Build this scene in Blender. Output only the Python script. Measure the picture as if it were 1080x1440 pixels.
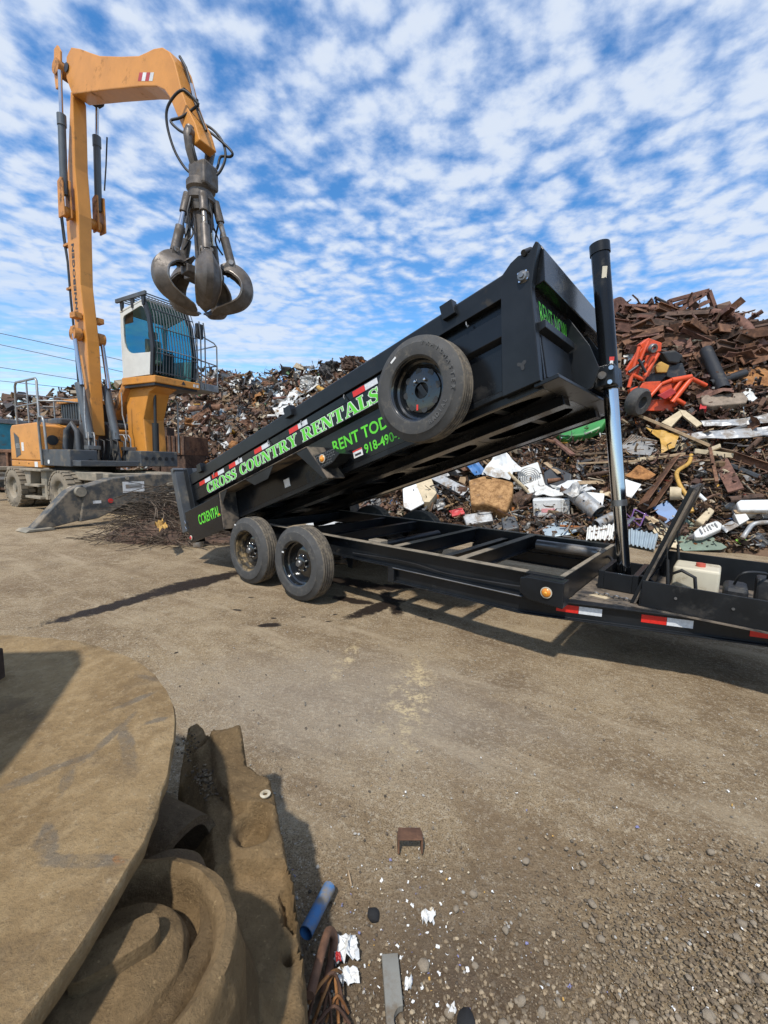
import bpy, bmesh, math, random
import numpy as np
from mathutils import Vector, Matrix, noise
R = math.radians
for o in list(bpy.data.objects): bpy.data.objects.remove(o)
SC = bpy.context.scene
COL = SC.collection
# ---------------------------------------------------------------- camera
CAMH, FPX, PITCH, ROLL = 1.467, 593.5, R(6.75), R(1.29)
_f = Vector((0, math.cos(PITCH), -math.sin(PITCH)))
_d0 = _f.cross(Vector((1, 0, 0)))
_r = Vector((1, 0, 0))*math.cos(ROLL) - _d0*math.sin(ROLL)
_d = _f.cross(_r)
cd = bpy.data.cameras.new('camera'); cam = bpy.data.objects.new('camera', cd); COL.objects.link(cam)
cd.sensor_fit = 'VERTICAL'; cd.sensor_height = 36; cd.sensor_width = 27; cd.lens = FPX/1440*36
cd.clip_start = .05; cd.clip_end = 3000
cam.matrix_world = Matrix(((_r.x, -_d.x, -_f.x, 0), (_r.y, -_d.y, -_f.y, 0), (_r.z, -_d.z, -_f.z, CAMH), (0, 0, 0, 1)))
SC.camera = cam
def ray(px, py):
    return (_r*((px-540)/FPX) + _d*((py-720)/FPX) + _f)
def G(px, py, z=0.0):                    # the point of height z that shows at a place of the photograph
    v = ray(px, py); t = (z-CAMH)/v.z
    return Vector((0, 0, CAMH)) + v*t
def AT(px, py, depth):                   # the point at a given distance in front of the viewer
    v = ray(px, py); return Vector((0, 0, CAMH)) + v*(depth/v.y)
# ---------------------------------------------------------------- sky and sun
SUN_TO = Vector((-.32, -.95, 0)).normalized()*math.cos(R(56)) + Vector((0, 0, math.sin(R(56))))
W = bpy.data.worlds.new('World'); SC.world = W; W.use_nodes = True
wn, wl = W.node_tree.nodes, W.node_tree.links
wn.clear()
def wnode(t, **k):
    n = wn.new(t)
    for a, b in k.items(): setattr(n, a, b)
    return n
def wmath(op, a, b=None, clamp=False):
    n = wnode('ShaderNodeMath', operation=op); n.use_clamp = clamp
    for i, x in enumerate((a, b)):
        if x is None: continue
        if isinstance(x, (int, float)): n.inputs[i].default_value = x
        else: wl.new(x, n.inputs[i])
    return n.outputs[0]
sky = wnode('ShaderNodeTexSky', sky_type='NISHITA'); sky.sun_disc = False
sky.sun_elevation = R(56); sky.sun_rotation = math.atan2(SUN_TO.x, SUN_TO.y)
sky.air_density = 1.0; sky.dust_density = .35; sky.ozone_density = 2.2
hsv = wnode('ShaderNodeHueSaturation'); hsv.inputs['Saturation'].default_value = 1.3; hsv.inputs['Value'].default_value = 1.35; hsv.inputs['Hue'].default_value = .500
wl.new(sky.outputs[0], hsv.inputs['Color'])
tc = wnode('ShaderNodeTexCoord')
sep = wnode('ShaderNodeSeparateXYZ'); wl.new(tc.outputs['Generated'], sep.inputs[0])
zc = wmath('ADD', wmath('MAXIMUM', sep.outputs[2], 0.0), .06)
cmb = wnode('ShaderNodeCombineXYZ')
wl.new(wmath('DIVIDE', sep.outputs[0], zc), cmb.inputs[0]); wl.new(wmath('DIVIDE', sep.outputs[1], zc), cmb.inputs[1])
def wnoise(scale, detail, rough, off=(0, 0, 0), rot=0, sc=(1, 1, 1), dist=0.0):
    mp = wnode('ShaderNodeMapping'); mp.inputs['Location'].default_value = off; mp.inputs['Rotation'].default_value = (0, 0, rot); mp.inputs['Scale'].default_value = sc
    wl.new(cmb.outputs[0], mp.inputs[0])
    n = wnode('ShaderNodeTexNoise'); n.inputs['Scale'].default_value = scale; n.inputs['Detail'].default_value = detail
    n.inputs['Roughness'].default_value = rough; n.inputs['Distortion'].default_value = dist
    wl.new(mp.outputs[0], n.inputs['Vector']); return n.outputs['Fac']
puff = wnoise(9.5, 5, .55, (3.1, 1.7, 0), .5, (1, 1.1, 1), .1)
def wvor(scale, off, warp):
    wn_ = wnode('ShaderNodeTexNoise'); wn_.inputs['Scale'].default_value = 4.5; wn_.inputs['Detail'].default_value = 5; wl.new(cmb.outputs[0], wn_.inputs['Vector'])
    sc_ = wnode('ShaderNodeVectorMath', operation='SCALE'); sc_.inputs['Scale'].default_value = warp; wl.new(wn_.outputs['Color'], sc_.inputs[0])
    ad = wnode('ShaderNodeVectorMath', operation='ADD'); wl.new(cmb.outputs[0], ad.inputs[0]); wl.new(sc_.outputs[0], ad.inputs[1])
    mp = wnode('ShaderNodeMapping'); mp.inputs['Location'].default_value = off; mp.inputs['Rotation'].default_value = (0, 0, .5); mp.inputs['Scale'].default_value = (1, 1.2, 1); wl.new(ad.outputs[0], mp.inputs[0])
    v_ = wnode('ShaderNodeTexVoronoi', feature='SMOOTH_F1'); v_.voronoi_dimensions = '2D'; v_.inputs['Scale'].default_value = scale; v_.inputs['Smoothness'].default_value = .35; wl.new(mp.outputs[0], v_.inputs['Vector']); return v_.outputs['Distance']
cell = wmath('SUBTRACT', 1.0, wmath('MULTIPLY', wvor(8.0, (1, 2, 0), .34), 1.0))
puff2 = wnoise(24, 4, .6, (9.1, 4.7, 0), .2)
cover = wnoise(.75, 3, .5, (4.4, 2.2, 0), .6, (1, 1, 1))
streak = wnoise(2.6, 6, .6, (1.3, 7.7, 0), R(25), (.35, 1.6, 1), .5)
def wmap(x, a, b, c=0, d=1, smooth=True):
    n = wnode('ShaderNodeMapRange'); n.interpolation_type = 'SMOOTHSTEP' if smooth else 'LINEAR'
    wl.new(x, n.inputs[0]); n.inputs[1].default_value = a; n.inputs[2].default_value = b; n.inputs[3].default_value = c; n.inputs[4].default_value = d
    return n.outputs[0]
dens = wmath('ADD', wmath('ADD', wmath('ADD', wmath('MULTIPLY', puff, .62), wmath('MULTIPLY', cell, .38)), wmath('MULTIPLY', puff2, .26)), wmath('MULTIPLY', wmath('SUBTRACT', cover, .5), .85))
low = wmap(sep.outputs[2], .10, .42)                    # thin streaky cloud low down, small puffs above
m_hi = wmap(dens, .39, .80)
m_lo = wmap(wmath('ADD', streak, wmath('MULTIPLY', wmath('SUBTRACT', cover, .5), .5)), .40, .66, 0, .85)
mask = wmath('ADD', wmath('MULTIPLY', m_hi, low), wmath('MULTIPLY', m_lo, wmath('SUBTRACT', 1.0, low)), True)
mask = wmath('MULTIPLY', mask, .95)
thick = wmap(dens, .55, .85)
ccol = wnode('ShaderNodeMix', data_type='RGBA'); wl.new(thick, ccol.inputs[0])
ccol.inputs[6].default_value = (3.7, 4.45, 5.9, 1); ccol.inputs[7].default_value = (4.6, 5.1, 5.9, 1)
mx = wnode('ShaderNodeMix', data_type='RGBA'); wl.new(mask, mx.inputs[0]); wl.new(hsv.outputs[0], mx.inputs[6]); wl.new(ccol.outputs[2], mx.inputs[7])
bg = wnode('ShaderNodeBackground'); bg.inputs[1].default_value = .1; wl.new(mx.outputs[2], bg.inputs[0])
wo = wnode('ShaderNodeOutputWorld'); wl.new(bg.outputs[0], wo.inputs[0])
sl = bpy.data.lights.new('sun', 'SUN'); sl.energy = 2.55; sl.angle = R(2.2); sl.color = (1, .95, .87)
so = bpy.data.objects.new('sun', sl); COL.objects.link(so); so.location = (-20, -20, 40)
so.rotation_euler = (-SUN_TO).to_track_quat('-Z', 'Y').to_euler()
SC.view_settings.view_transform = 'Standard'; SC.view_settings.look = 'None'; SC.view_settings.exposure = .70; SC.view_settings.gamma = 1
SC.view_settings.use_curve_mapping = False
SC.render.engine = 'CYCLES'; SC.cycles.max_bounces = 6; SC.cycles.diffuse_bounces = 2; SC.cycles.glossy_bounces = 3; SC.cycles.transmission_bounces = 4; SC.cycles.transparent_max_bounces = 8
SC.cycles.use_denoising = True
# ---------------------------------------------------------------- materials
def lin(h):
    c = [int(h[i:i+2], 16)/255 for i in (0, 2, 4)]
    return tuple(x/12.92 if x <= .04045 else ((x+.055)/1.055)**2.4 for x in c)
MATS = {}
class NT:
    def __init__(s, name):
        s.m = bpy.data.materials.new(name); s.m.use_nodes = True; s.n = s.m.node_tree.nodes; s.l = s.m.node_tree.links
        s.b = s.n['Principled BSDF']; s.tc = s.n.new('ShaderNodeTexCoord')
        MATS[name] = s.m
    def put(s, sock, x):
        if isinstance(x, (int, float)): sock.default_value = x
        elif isinstance(x, tuple): sock.default_value = (*x, 1) if len(x) == 3 and len(sock.default_value) == 4 else x
        else: s.l.new(x, sock)
    def noise(s, scale, detail=5, rough=.55, vec=None, dist=0, sc=None, w=0):
        n = s.n.new('ShaderNodeTexNoise'); n.inputs['Scale'].default_value = scale; n.inputs['Detail'].default_value = detail; n.inputs['Roughness'].default_value = rough; n.inputs['Distortion'].default_value = dist
        v = vec or s.tc.outputs['Object']
        mp = s.n.new('ShaderNodeMapping'); mp.inputs['Location'].default_value = (w*3.7, w*1.9, w*2.3); s.l.new(v, mp.inputs[0])
        if sc: mp.inputs['Scale'].default_value = sc
        s.l.new(mp.outputs[0], n.inputs['Vector']); return n.outputs['Fac']
    def vor(s, scale, feature='F1', out='Distance', vec=None):
        n = s.n.new('ShaderNodeTexVoronoi'); n.feature = feature; n.inputs['Scale'].default_value = scale
        s.l.new(vec or s.tc.outputs['Object'], n.inputs['Vector']); return n.outputs[out]
    def map(s, x, a, b, c=0., d=1.):
        n = s.n.new('ShaderNodeMapRange'); n.interpolation_type = 'SMOOTHSTEP'; s.put(n.inputs[0], x)
        for i, v in enumerate((a, b, c, d)): n.inputs[i+1].default_value = v
        return n.outputs[0]
    def math(s, op, a, b=0., clamp=False):
        n = s.n.new('ShaderNodeMath'); n.operation = op; n.use_clamp = clamp; s.put(n.inputs[0], a); s.put(n.inputs[1], b); return n.outputs[0]
    def mix(s, f, a, b, mode='MIX'):
        n = s.n.new('ShaderNodeMix'); n.data_type = 'RGBA'; n.blend_type = mode; s.put(n.inputs[0], f); s.put(n.inputs[6], a); s.put(n.inputs[7], b); return n.outputs[2]
    def bump(s, h, strength=.3, dist=.01):
        n = s.n.new('ShaderNodeBump'); n.inputs['Strength'].default_value = strength; n.inputs['Distance'].default_value = dist; s.l.new(h, n.inputs['Height'])
        s.l.new(n.outputs[0], s.b.inputs['Normal']); return n
    def fin(s, col, rough=.5, metal=0., spec=.5, coat=0.):
        s.put(s.b.inputs['Base Color'], col); s.put(s.b.inputs['Roughness'], rough); s.put(s.b.inputs['Metallic'], metal)
        s.b.inputs['Specular IOR Level'].default_value = spec; s.b.inputs['Coat Weight'].default_value = coat
        return s.m
def pm(name, col, rough=.5, metal=0., var=.18, scale=4, bump=0., bscale=50, dirt=None, damt=.4, dscale=2.5, coat=0., spec=.5):
    t = NT(name)
    a = tuple(max(0, x*(1-var)) for x in col); b = tuple(min(1, x*(1+var)) for x in col)
    c = t.mix(t.map(t.noise(scale, 6, .6), .3, .7), a, b); r = rough
    if dirt:
        k = t.map(t.noise(dscale, 9, .68, w=1), .72-damt*.55, .82-damt*.35)
        c = t.mix(k, c, dirt); r = t.math('ADD', t.math('MULTIPLY', k, .92-rough), rough)
        if metal: metal = t.math('MULTIPLY', t.math('SUBTRACT', 1., k), metal)
    if bump: t.bump(t.noise(bscale, 6, .65, w=2), bump, .01)
    return t.fin(c, r, metal, spec, coat)
DUST = (.30, .235, .17)
pm('black_paint', (.008, .009, .0105), .2, var=.25, bump=.04, bscale=25, dirt=(.022, .020, .018), damt=.22, dscale=2.2, spec=.32)
pm('black_frame', (.010, .0115, .0135), .33, var=.3, bump=.06, bscale=30, dirt=(.036, .032, .027), damt=.26, dscale=4, spec=.34)
pm('black_dusty', (.02, .02, .021), .6, var=.3, dirt=(.17, .135, .10), damt=.62, dscale=6)
pm('pale_flange', (.13, .115, .09), .75, var=.35, scale=9, dirt=(.26, .22, .165), damt=.7, dscale=5)
pm('chrome', (.55, .56, .58), .13, 1., var=.06, dirt=(.25, .25, .25), damt=.1)
pm('steel_grey', (.2, .2, .2), .4, .8, var=.2, dirt=(.12, .1, .08), damt=.4)
pm('galvanised', (.34, .35, .355), .5, .45, var=.18, scale=14, dirt=(.22, .18, .14), damt=.45, dscale=4)
pm('rubber', (.052, .051, .049), .75, var=.15, scale=10, bump=.12, bscale=90, dirt=(.11, .10, .085), damt=.36, dscale=14)
pm('rubber_tread', (.09, .08, .067), .85, var=.2, dirt=(.19, .16, .12), damt=.6, dscale=16, bump=.2, bscale=70)
pm('rubber_dusty', (.06, .055, .048), .9, var=.2, dirt=(.24, .2, .145), damt=.8, dscale=5)
pm('rubber_mark', (.10, .10, .098), .8)
pm('rim_black', (.008, .009, .010), .16, .0, var=.3, coat=.6)
pm('rim_dust', (.035, .03, .022), .4, .2, var=.3, dirt=(.30, .21, .10), damt=.52, dscale=9)
pm('amber', (.75, .26, .02), .25, coat=.5); pm('amber_core', (.9, .45, .05), .2, coat=.5)
pm('lamp_bezel', (.5, .45, .35), .5)
pm('red_lens', (.5, .02, .02), .25, coat=.5)
pm('tape_red', (.62, .022, .016), .3, var=.1, scale=60); pm('tape_white', (.62, .64, .66), .3, var=.12, scale=60, dirt=(.4, .38, .35), damt=.2)
pm('sign_green', (.115, .60, .035), .45, var=.05); pm('sign_edge', (.66, .74, .64), .45, var=.03)
pm('sticker_white', (.7, .7, .68), .5, var=.1, scale=30, dirt=(.3, .28, .26), damt=.3, dscale=20); pm('sticker_red', (.6, .04, .03), .5); pm('sticker_dark', (.03, .03, .03), .5)
pm('tank_cream', (.55, .50, .38), .5, var=.1, dirt=(.3, .24, .15), damt=.35, dscale=6)
pm('cable_black', (.012, .012, .013), .55); pm('plastic_black', (.016, .016, .017), .5, var=.2, dirt=(.1, .09, .07), damt=.3)
pm('cap_red', (.45, .08, .05), .5)
ORG = (.60, .255, .045)
pm('machine_orange', ORG, .45, var=.09, scale=2, bump=.04, bscale=12, dirt=(.27, .125, .045), damt=.30, dscale=2.6, coat=.05)
pm('machine_orange_worn', (.52, .22, .05), .55, var=.12, scale=3, dirt=(.10, .06, .035), damt=.46, dscale=4)
pm('machine_grey', (.06, .066, .073), .5, var=.15, dirt=(.16, .14, .11), damt=.4, dscale=3)
pm('cylinder_grey', (.085, .10, .115), .45, var=.12, dirt=(.12, .11, .1), damt=.25)
pm('cast_grey_dusty', (.06, .063, .062), .65, var=.25, dirt=(.22, .18, .13), damt=.55, dscale=4, bump=.15, bscale=30)
pm('chassis_dust', (.2, .18, .14), .85, var=.2, dirt=(.32, .27, .2), damt=.6, dscale=3)
pm('cab_white', (.62, .62, .58), .45, var=.05, dirt=(.42, .38, .31), damt=.25, dscale=3)
pm('cab_dark', (.02, .022, .025), .35, var=.2)
pm('guard_grey', (.10, .11, .12), .5, .3, var=.2)
pm('rail_grey', (.30, .31, .31), .45, .6, var=.2, dirt=(.25, .2, .15), damt=.3)
pm('seat_beige', (.35, .29, .2), .9); pm('cab_blind', (.16, .06, .02), .7)
pm('grapple_steel', (.125, .108, .094), .48, .45, var=.35, scale=5, bump=.15, bscale=22, dirt=(.10, .08, .062), damt=.45, dscale=4)
pm('grapple_worn', (.30, .27, .24), .35, .85, var=.25, dirt=(.10, .08, .06), damt=.4, dscale=9)
pm('wear_black', (.03, .028, .026), .6, .3, var=.3, dirt=(.1, .08, .06), damt=.4)
pm('stripe_red', (.42, .05, .05), .5); pm('stripe_white', (.66, .66, .64), .5)
def glass(name, tint, mixf=.55):
    t = NT(name); t.fin(tint, .04, 0., .6); tr = t.n.new('ShaderNodeBsdfTransparent'); tr.inputs[0].default_value = (*tint, 1)
    ms = t.n.new('ShaderNodeMixShader'); ms.inputs[0].default_value = mixf
    t.b.inputs['Base Color'].default_value = (.01, .012, .014, 1)
    t.l.new(tr.outputs[0], ms.inputs[1]); t.l.new(t.b.outputs[0], ms.inputs[2]); t.l.new(ms.outputs[0], t.n['Material Output'].inputs[0]); return t.m
glass('glass_tint', (.42, .78, .86), .14); glass('glass_clear', (.80, .87, .88), .14)
def rust(name, dark=(.045, .022, .015), light=(.17, .07, .035), rough=.85, bump=.35, bscale=18, scale=3.):
    t = NT(name); n1 = t.noise(scale, 9, .7); n2 = t.noise(scale*5, 6, .6, w=1)
    c = t.mix(t.map(n1, .35, .66), dark, light); c = t.mix(t.map(n2, .5, .75, 0, .6), c, tuple(x*1.5 for x in light))
    c = t.mix(t.map(t.noise(scale*.6, 5, .6, w=3), .56, .74, 0, .5), c, (.16, .125, .10))
    t.bump(t.noise(bscale, 7, .65, w=2), bump, .012); return t.fin(c, rough, .0, .3)
rust('rust', (.07, .038, .026), (.21, .108, .062)); rust('rust_dark', (.04, .027, .021), (.125, .076, .053)); rust('rust_maroon', (.085, .045, .036), (.20, .105, .076)); rust('rust_orange', (.14, .06, .022), (.36, .17, .06), scale=5)
rust('rust_brown_box', (.17, .085, .03), (.40, .23, .10), scale=7)
def mud(name, a, b, cc, bump=.6, s=1.):
    t = NT(name); n1 = t.noise(3.5*s, 10, .7); n2 = t.noise(26*s, 8, .7, w=1); n3 = t.noise(1.3*s, 5, .6, w=2)
    c = t.mix(t.map(n1, .3, .7), a, b); c = t.mix(t.map(n3, .45, .7, 0, .75), c, cc); c = t.mix(t.map(n2, .45, .8, 0, .5), c, tuple(x*1.45 for x in b))
    n5 = t.noise(130*s, 6, .75, w=5); c = t.mix(t.map(n5, .5, .72, 0, .55), c, tuple(x*.5 for x in a)); c = t.mix(t.map(t.noise(75*s, 5, .7, w=7), .6, .72, 0, .5), c, tuple(min(.5, x*1.9) for x in b))
    h = t.math('ADD', t.math('MULTIPLY', n2, .6), t.math('MULTIPLY', n5, .4)); h = t.math('ADD', h, t.math('MULTIPLY', n1, .9))
    t.bump(h, bump*1.6, .018); return t.fin(c, .95, 0., .15)
mud('mud_steel', (.165, .108, .052), (.275, .187, .096), (.10, .067, .036))
mud('mud_dark', (.12, .083, .05), (.20, .142, .085), (.075, .054, .035))
pm('stone', (.27, .22, .16), .95, var=.3, scale=12, bump=.5, bscale=40)
pm('wood', (.33, .235, .14), .8, var=.25, scale=8, dirt=(.15, .11, .07), damt=.3); pm('wood_dark', (.14, .095, .06), .85, var=.3, scale=8); pm('lumber_pale', (.5, .41, .27), .8, var=.15, scale=8, dirt=(.25, .2, .14), damt=.25)
pm('enamel_white', (.62, .63, .62), .4, var=.06, dirt=(.36, .30, .23), damt=.42, dscale=3); pm('plastic_white', (.6, .6, .57), .5, var=.08, dirt=(.35, .3, .23), damt=.35, dscale=5)
pm('paper', (.72, .72, .70), .8, var=.08); pm('blue_plastic', (.05, .17, .38), .55, var=.2, dirt=(.22, .19, .15), damt=.46, dscale=9); pm('blue_sheet', (.035, .13, .32), .45, dirt=(.15, .14, .13), damt=.2)
pm('green_plastic', (.035, .22, .05), .38, var=.12, dirt=(.2, .2, .12), damt=.14); pm('green_sheet', (.15, .20, .15), .6, var=.15, dirt=(.28, .25, .18), damt=.3, dscale=4)
pm('sheet_bluegrey', (.36, .43, .47), .45, .3, var=.1, dirt=(.3, .26, .2), damt=.25); pm('sheet_grey', (.30, .30, .29), .5, .4, var=.15, dirt=(.24, .19, .14), damt=.4)
pm('mower_orange', (.62, .075, .018), .4, var=.14, scale=6, dirt=(.16, .06, .03), damt=.34, dscale=6); pm('yellow_paint', (.47, .27, .055), .55, var=.15, dirt=(.2, .11, .04), damt=.35, dscale=6)
pm('dark_grey_plastic', (.03, .033, .038), .5, var=.2, dirt=(.14, .12, .1), damt=.3); pm('purple_paint', (.13, .06, .19), .5, dirt=(.2, .17, .15), damt=.3); pm('pink_print', (.75, .35, .35), .5); pm('concrete_slab', (.24, .19, .145), .95, var=.2, scale=9, bump=.5, bscale=25, dirt=(.13, .1, .075), damt=.35, dscale=8)
pm('teal_paint', (.05, .28, .36), .5, dirt=(.2, .15, .1), damt=.3); pm('bar_grey', (.22, .215, .19), .7, .2, var=.12, dirt=(.15, .12, .085), damt=.4, dscale=9, bump=.1); pm('coal', (.012, .012, .013), .8, bump=.4, bscale=30)
pm('lime_plastic', (.25, .6, .06), .5); pm('red_paint', (.42, .03, .03), .5, dirt=(.12, .05, .03), damt=.3)
t = NT('scrap_mix'); at = t.n.new('ShaderNodeAttribute'); at.attribute_name = 'Col'
nz = t.noise(9, 7, .7); c = t.mix(t.map(nz, .3, .75), t.mix(.45, at.outputs['Color'], (.05, .032, .022)), at.outputs['Color'])
c = t.mix(t.map(t.noise(4, 8, .7, w=2), .56, .7, 0, .65), c, (.11, .06, .035))
t.bump(t.noise(24, 6, .65, w=1), .3, .01); t.fin(c, .62, .12, .4)
t = NT('stone_mix'); at = t.n.new('ShaderNodeAttribute'); at.attribute_name = 'Col'
c = t.mix(t.map(t.noise(30, 6, .7), .3, .75, 0, .8), at.outputs['Color'], (.10, .08, .06)); t.bump(t.noise(60, 6, .65, w=1), .4, .006); t.fin(c, .95, 0, .2)
# ---------------------------------------------------------------- mesh helpers
def rotm(rx=0, ry=0, rz=0, loc=(0, 0, 0)):
    return Matrix.Translation(loc) @ Matrix.Rotation(rz, 4, 'Z') @ Matrix.Rotation(ry, 4, 'Y') @ Matrix.Rotation(rx, 4, 'X')
class MB:
    def __init__(s, M=None): s.v = []; s.f = []; s.M = M
    def add(s, vs, fs, M=None):
        b = len(s.v); M = M or s.M
        for v in vs:
            v = Vector(v); s.v.append(M @ v if M else v)
        s.f += [tuple(i+b for i in f) for f in fs]; return s
    def box(s, x0, x1, y0, y1, z0, z1, M=None):
        vs = [(x, y, z) for x in (x0, x1) for y in (y0, y1) for z in (z0, z1)]
        return s.add(vs, [(0, 1, 3, 2), (4, 6, 7, 5), (0, 4, 5, 1), (2, 3, 7, 6), (0, 2, 6, 4), (1, 5, 7, 3)], M)
    def cbox(s, c, d, M=None):
        return s.box(c[0]-d[0]/2, c[0]+d[0]/2, c[1]-d[1]/2, c[1]+d[1]/2, c[2]-d[2]/2, c[2]+d[2]/2, M)
    def prism(s, pts, a, b, axis='y', M=None):      # polygon in the plane across the axis, pulled from a to b
        n = len(pts)
        def p3(p, k): return {'y': (p[0], k, p[1]), 'x': (k, p[0], p[1]), 'z': (p[0], p[1], k)}[axis]
        vs = [p3(p, a) for p in pts] + [p3(p, b) for p in pts]
        fs = [tuple(range(n-1, -1, -1)), tuple(range(n, 2*n))] + [(i, (i+1) % n, n+(i+1) % n, n+i) for i in range(n)]
        return s.add(vs, fs, M)
    def cyl(s, p0, p1, r0, r1=None, n=14, M=None, caps=True):
        r1 = r0 if r1 is None else r1; p0 = Vector(p0); p1 = Vector(p1); d = (p1-p0).normalized()
        a = d.orthogonal().normalized(); b = d.cross(a)
        vs = [p0+(a*math.cos(t)+b*math.sin(t))*r0 for t in [2*math.pi*i/n for i in range(n)]] + [p1+(a*math.cos(t)+b*math.sin(t))*r1 for t in [2*math.pi*i/n for i in range(n)]]
        fs = [(i, (i+1) % n, n+(i+1) % n, n+i) for i in range(n)]
        if caps: fs += [tuple(range(n-1, -1, -1)), tuple(range(n, 2*n))]
        return s.add(vs, fs, M)
    def tube(s, path, r, n=7, M=None, closed=False):
        P = [Vector(p) for p in path]; m = len(P); vs = []; fs = []; up = None
        for i, p in enumerate(P):
            if closed: d = P[(i+1) % m]-P[i-1]
            else: d = P[min(i+1, m-1)]-P[max(i-1, 0)]
            d.normalize()
            if up is None: up = d.orthogonal().normalized()
            up = (up-d*up.dot(d)).normalized(); b = d.cross(up); rr = r[i] if isinstance(r, (list, tuple)) else r
            vs += [p+(up*math.cos(2*math.pi*k/n)+b*math.sin(2*math.pi*k/n))*rr for k in range(n)]
        for i in range(m if closed else m-1):
            for k in range(n):
                j = (i+1) % m; fs.append((i*n+k, i*n+(k+1) % n, j*n+(k+1) % n, j*n+k))
        if not closed: fs += [tuple(range(n-1, -1, -1)), tuple(range((m-1)*n, m*n))]
        return s.add(vs, fs, M)
    def lathe(s, prof, n=40, axis='y', M=None, closed=False):   # prof: (radius, height along axis)
        vs = []; fs = []; m = len(prof)
        for k in range(n):
            c, q = math.cos(2*math.pi*k/n), math.sin(2*math.pi*k/n)
            for r, h in prof: vs.append({'y': (r*c, h, r*q), 'z': (r*c, r*q, h), 'x': (h, r*c, r*q)}[axis])
        for k in range(n):
            j = (k+1) % n
            for i in range(m if closed else m-1):
                i2 = (i+1) % m; fs.append((k*m+i, k*m+i2, j*m+i2, j*m+i))
        return s.add(vs, fs, M)
    def sweep(s, prof, path, M=None):       # prof: (side, up) closed polygon; path: xyz points, profile kept upright, mitred
        P = [Vector(p) for p in path]; n = len(prof); vs = []; fs = []
        for i, p in enumerate(P):
            d0 = (P[i]-P[i-1]).normalized() if i else None; d1 = (P[i+1]-P[i]).normalized() if i < len(P)-1 else None
            d = ((d0 or d1)+(d1 or d0)).normalized(); k = 1/max(.3, d.dot(d1 or d0))
            sd = Vector((-d.y, d.x, 0)).normalized()
            vs += [p+sd*a*k+Vector((0, 0, b)) for a, b in prof]
        for i in range(len(P)-1):
            for k in range(n): fs.append((i*n+k, i*n+(k+1) % n, (i+1)*n+(k+1) % n, (i+1)*n+k))
        fs += [tuple(range(n-1, -1, -1)), tuple(range((len(P)-1)*n, len(P)*n))]
        return s.add(vs, fs, M)
    def mesh(s, name):
        me = bpy.data.meshes.new(name); me.from_pydata([tuple(v) for v in s.v], [], s.f); me.update()
        bm = bmesh.new(); bm.from_mesh(me); bmesh.ops.recalc_face_normals(bm, faces=bm.faces); bm.to_mesh(me); bm.free(); return me
    def build(s, name, mat, parent=None, smooth=0, bevel=0, M=None, seg=2):
        me = s.mesh(name); return link(name, me, mat, parent, smooth, bevel, M, seg)
def link(name, me, mat, parent=None, smooth=0, bevel=0, M=None, seg=2):
    for x in (mat if isinstance(mat, (list, tuple)) else [mat]):
        if x: me.materials.append(MATS[x])
    if smooth:
        me.polygons.foreach_set('use_smooth', [True]*len(me.polygons)); me.set_sharp_from_angle(angle=R(smooth))
    o = bpy.data.objects.new(name, me); COL.objects.link(o)
    if parent: o.parent = parent
    if M is not None: o.matrix_local = M
    if bevel:
        b = o.modifiers.new('bevel', 'BEVEL'); b.width = bevel; b.segments = seg; b.limit_method = 'ANGLE'; b.angle_limit = R(38); b.harden_normals = False
    return o
def tag(o, label, cat, group=None, kind=None):
    if label: o['label'] = label
    if cat: o['category'] = cat
    if group: o['group'] = group
    if kind: o['kind'] = kind
    return o
def empty(name, loc, rz, label, cat, group=None, M=None):
    o = bpy.data.objects.new(name, None); COL.objects.link(o); o.empty_display_size = .2
    if M is not None: o.matrix_world = M
    else: o.location = loc; o.rotation_euler = (0, 0, rz)
    return tag(o, label, cat, group)
def copy_tree(o, parent=None):
    c = o.copy(); COL.objects.link(c); c.parent = parent
    for ch in list(o.children): copy_tree(ch, c)
    return c
def textmesh(txt, size, offset=0, extrude=.0008, align='LEFT', shear=0, space=1.):
    cu = bpy.data.curves.new('lettering', 'FONT'); cu.body = txt; cu.size = size; cu.offset = offset; cu.extrude = extrude; cu.align_x = align; cu.shear = shear; cu.space_character = space; cu.resolution_u = 3
    o = bpy.data.objects.new('lettering', cu); COL.objects.link(o); bpy.context.view_layer.update()
    me = bpy.data.meshes.new_from_object(o.evaluated_get(bpy.context.evaluated_depsgraph_get())); bpy.data.objects.remove(o); return me
def tri_noise(p, s, seed=0): return noise.noise(Vector(p)*s+Vector((seed*7.1, seed*3.3, seed*5.7)))
def bez(pts, n):
    P = [Vector(p) for p in pts]; out = []
    for i in range(len(P)-1):
        p0, p1, p2, p3 = P[max(i-1, 0)], P[i], P[i+1], P[min(i+2, len(P)-1)]
        for k in range(n):
            t_ = k/n; out.append(.5*((2*p1)+(-p0+p2)*t_+(2*p0-5*p1+4*p2-p3)*t_*t_+(-p0+3*p1-3*p2+p3)*t_**3))
    return out+[P[-1]]
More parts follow.
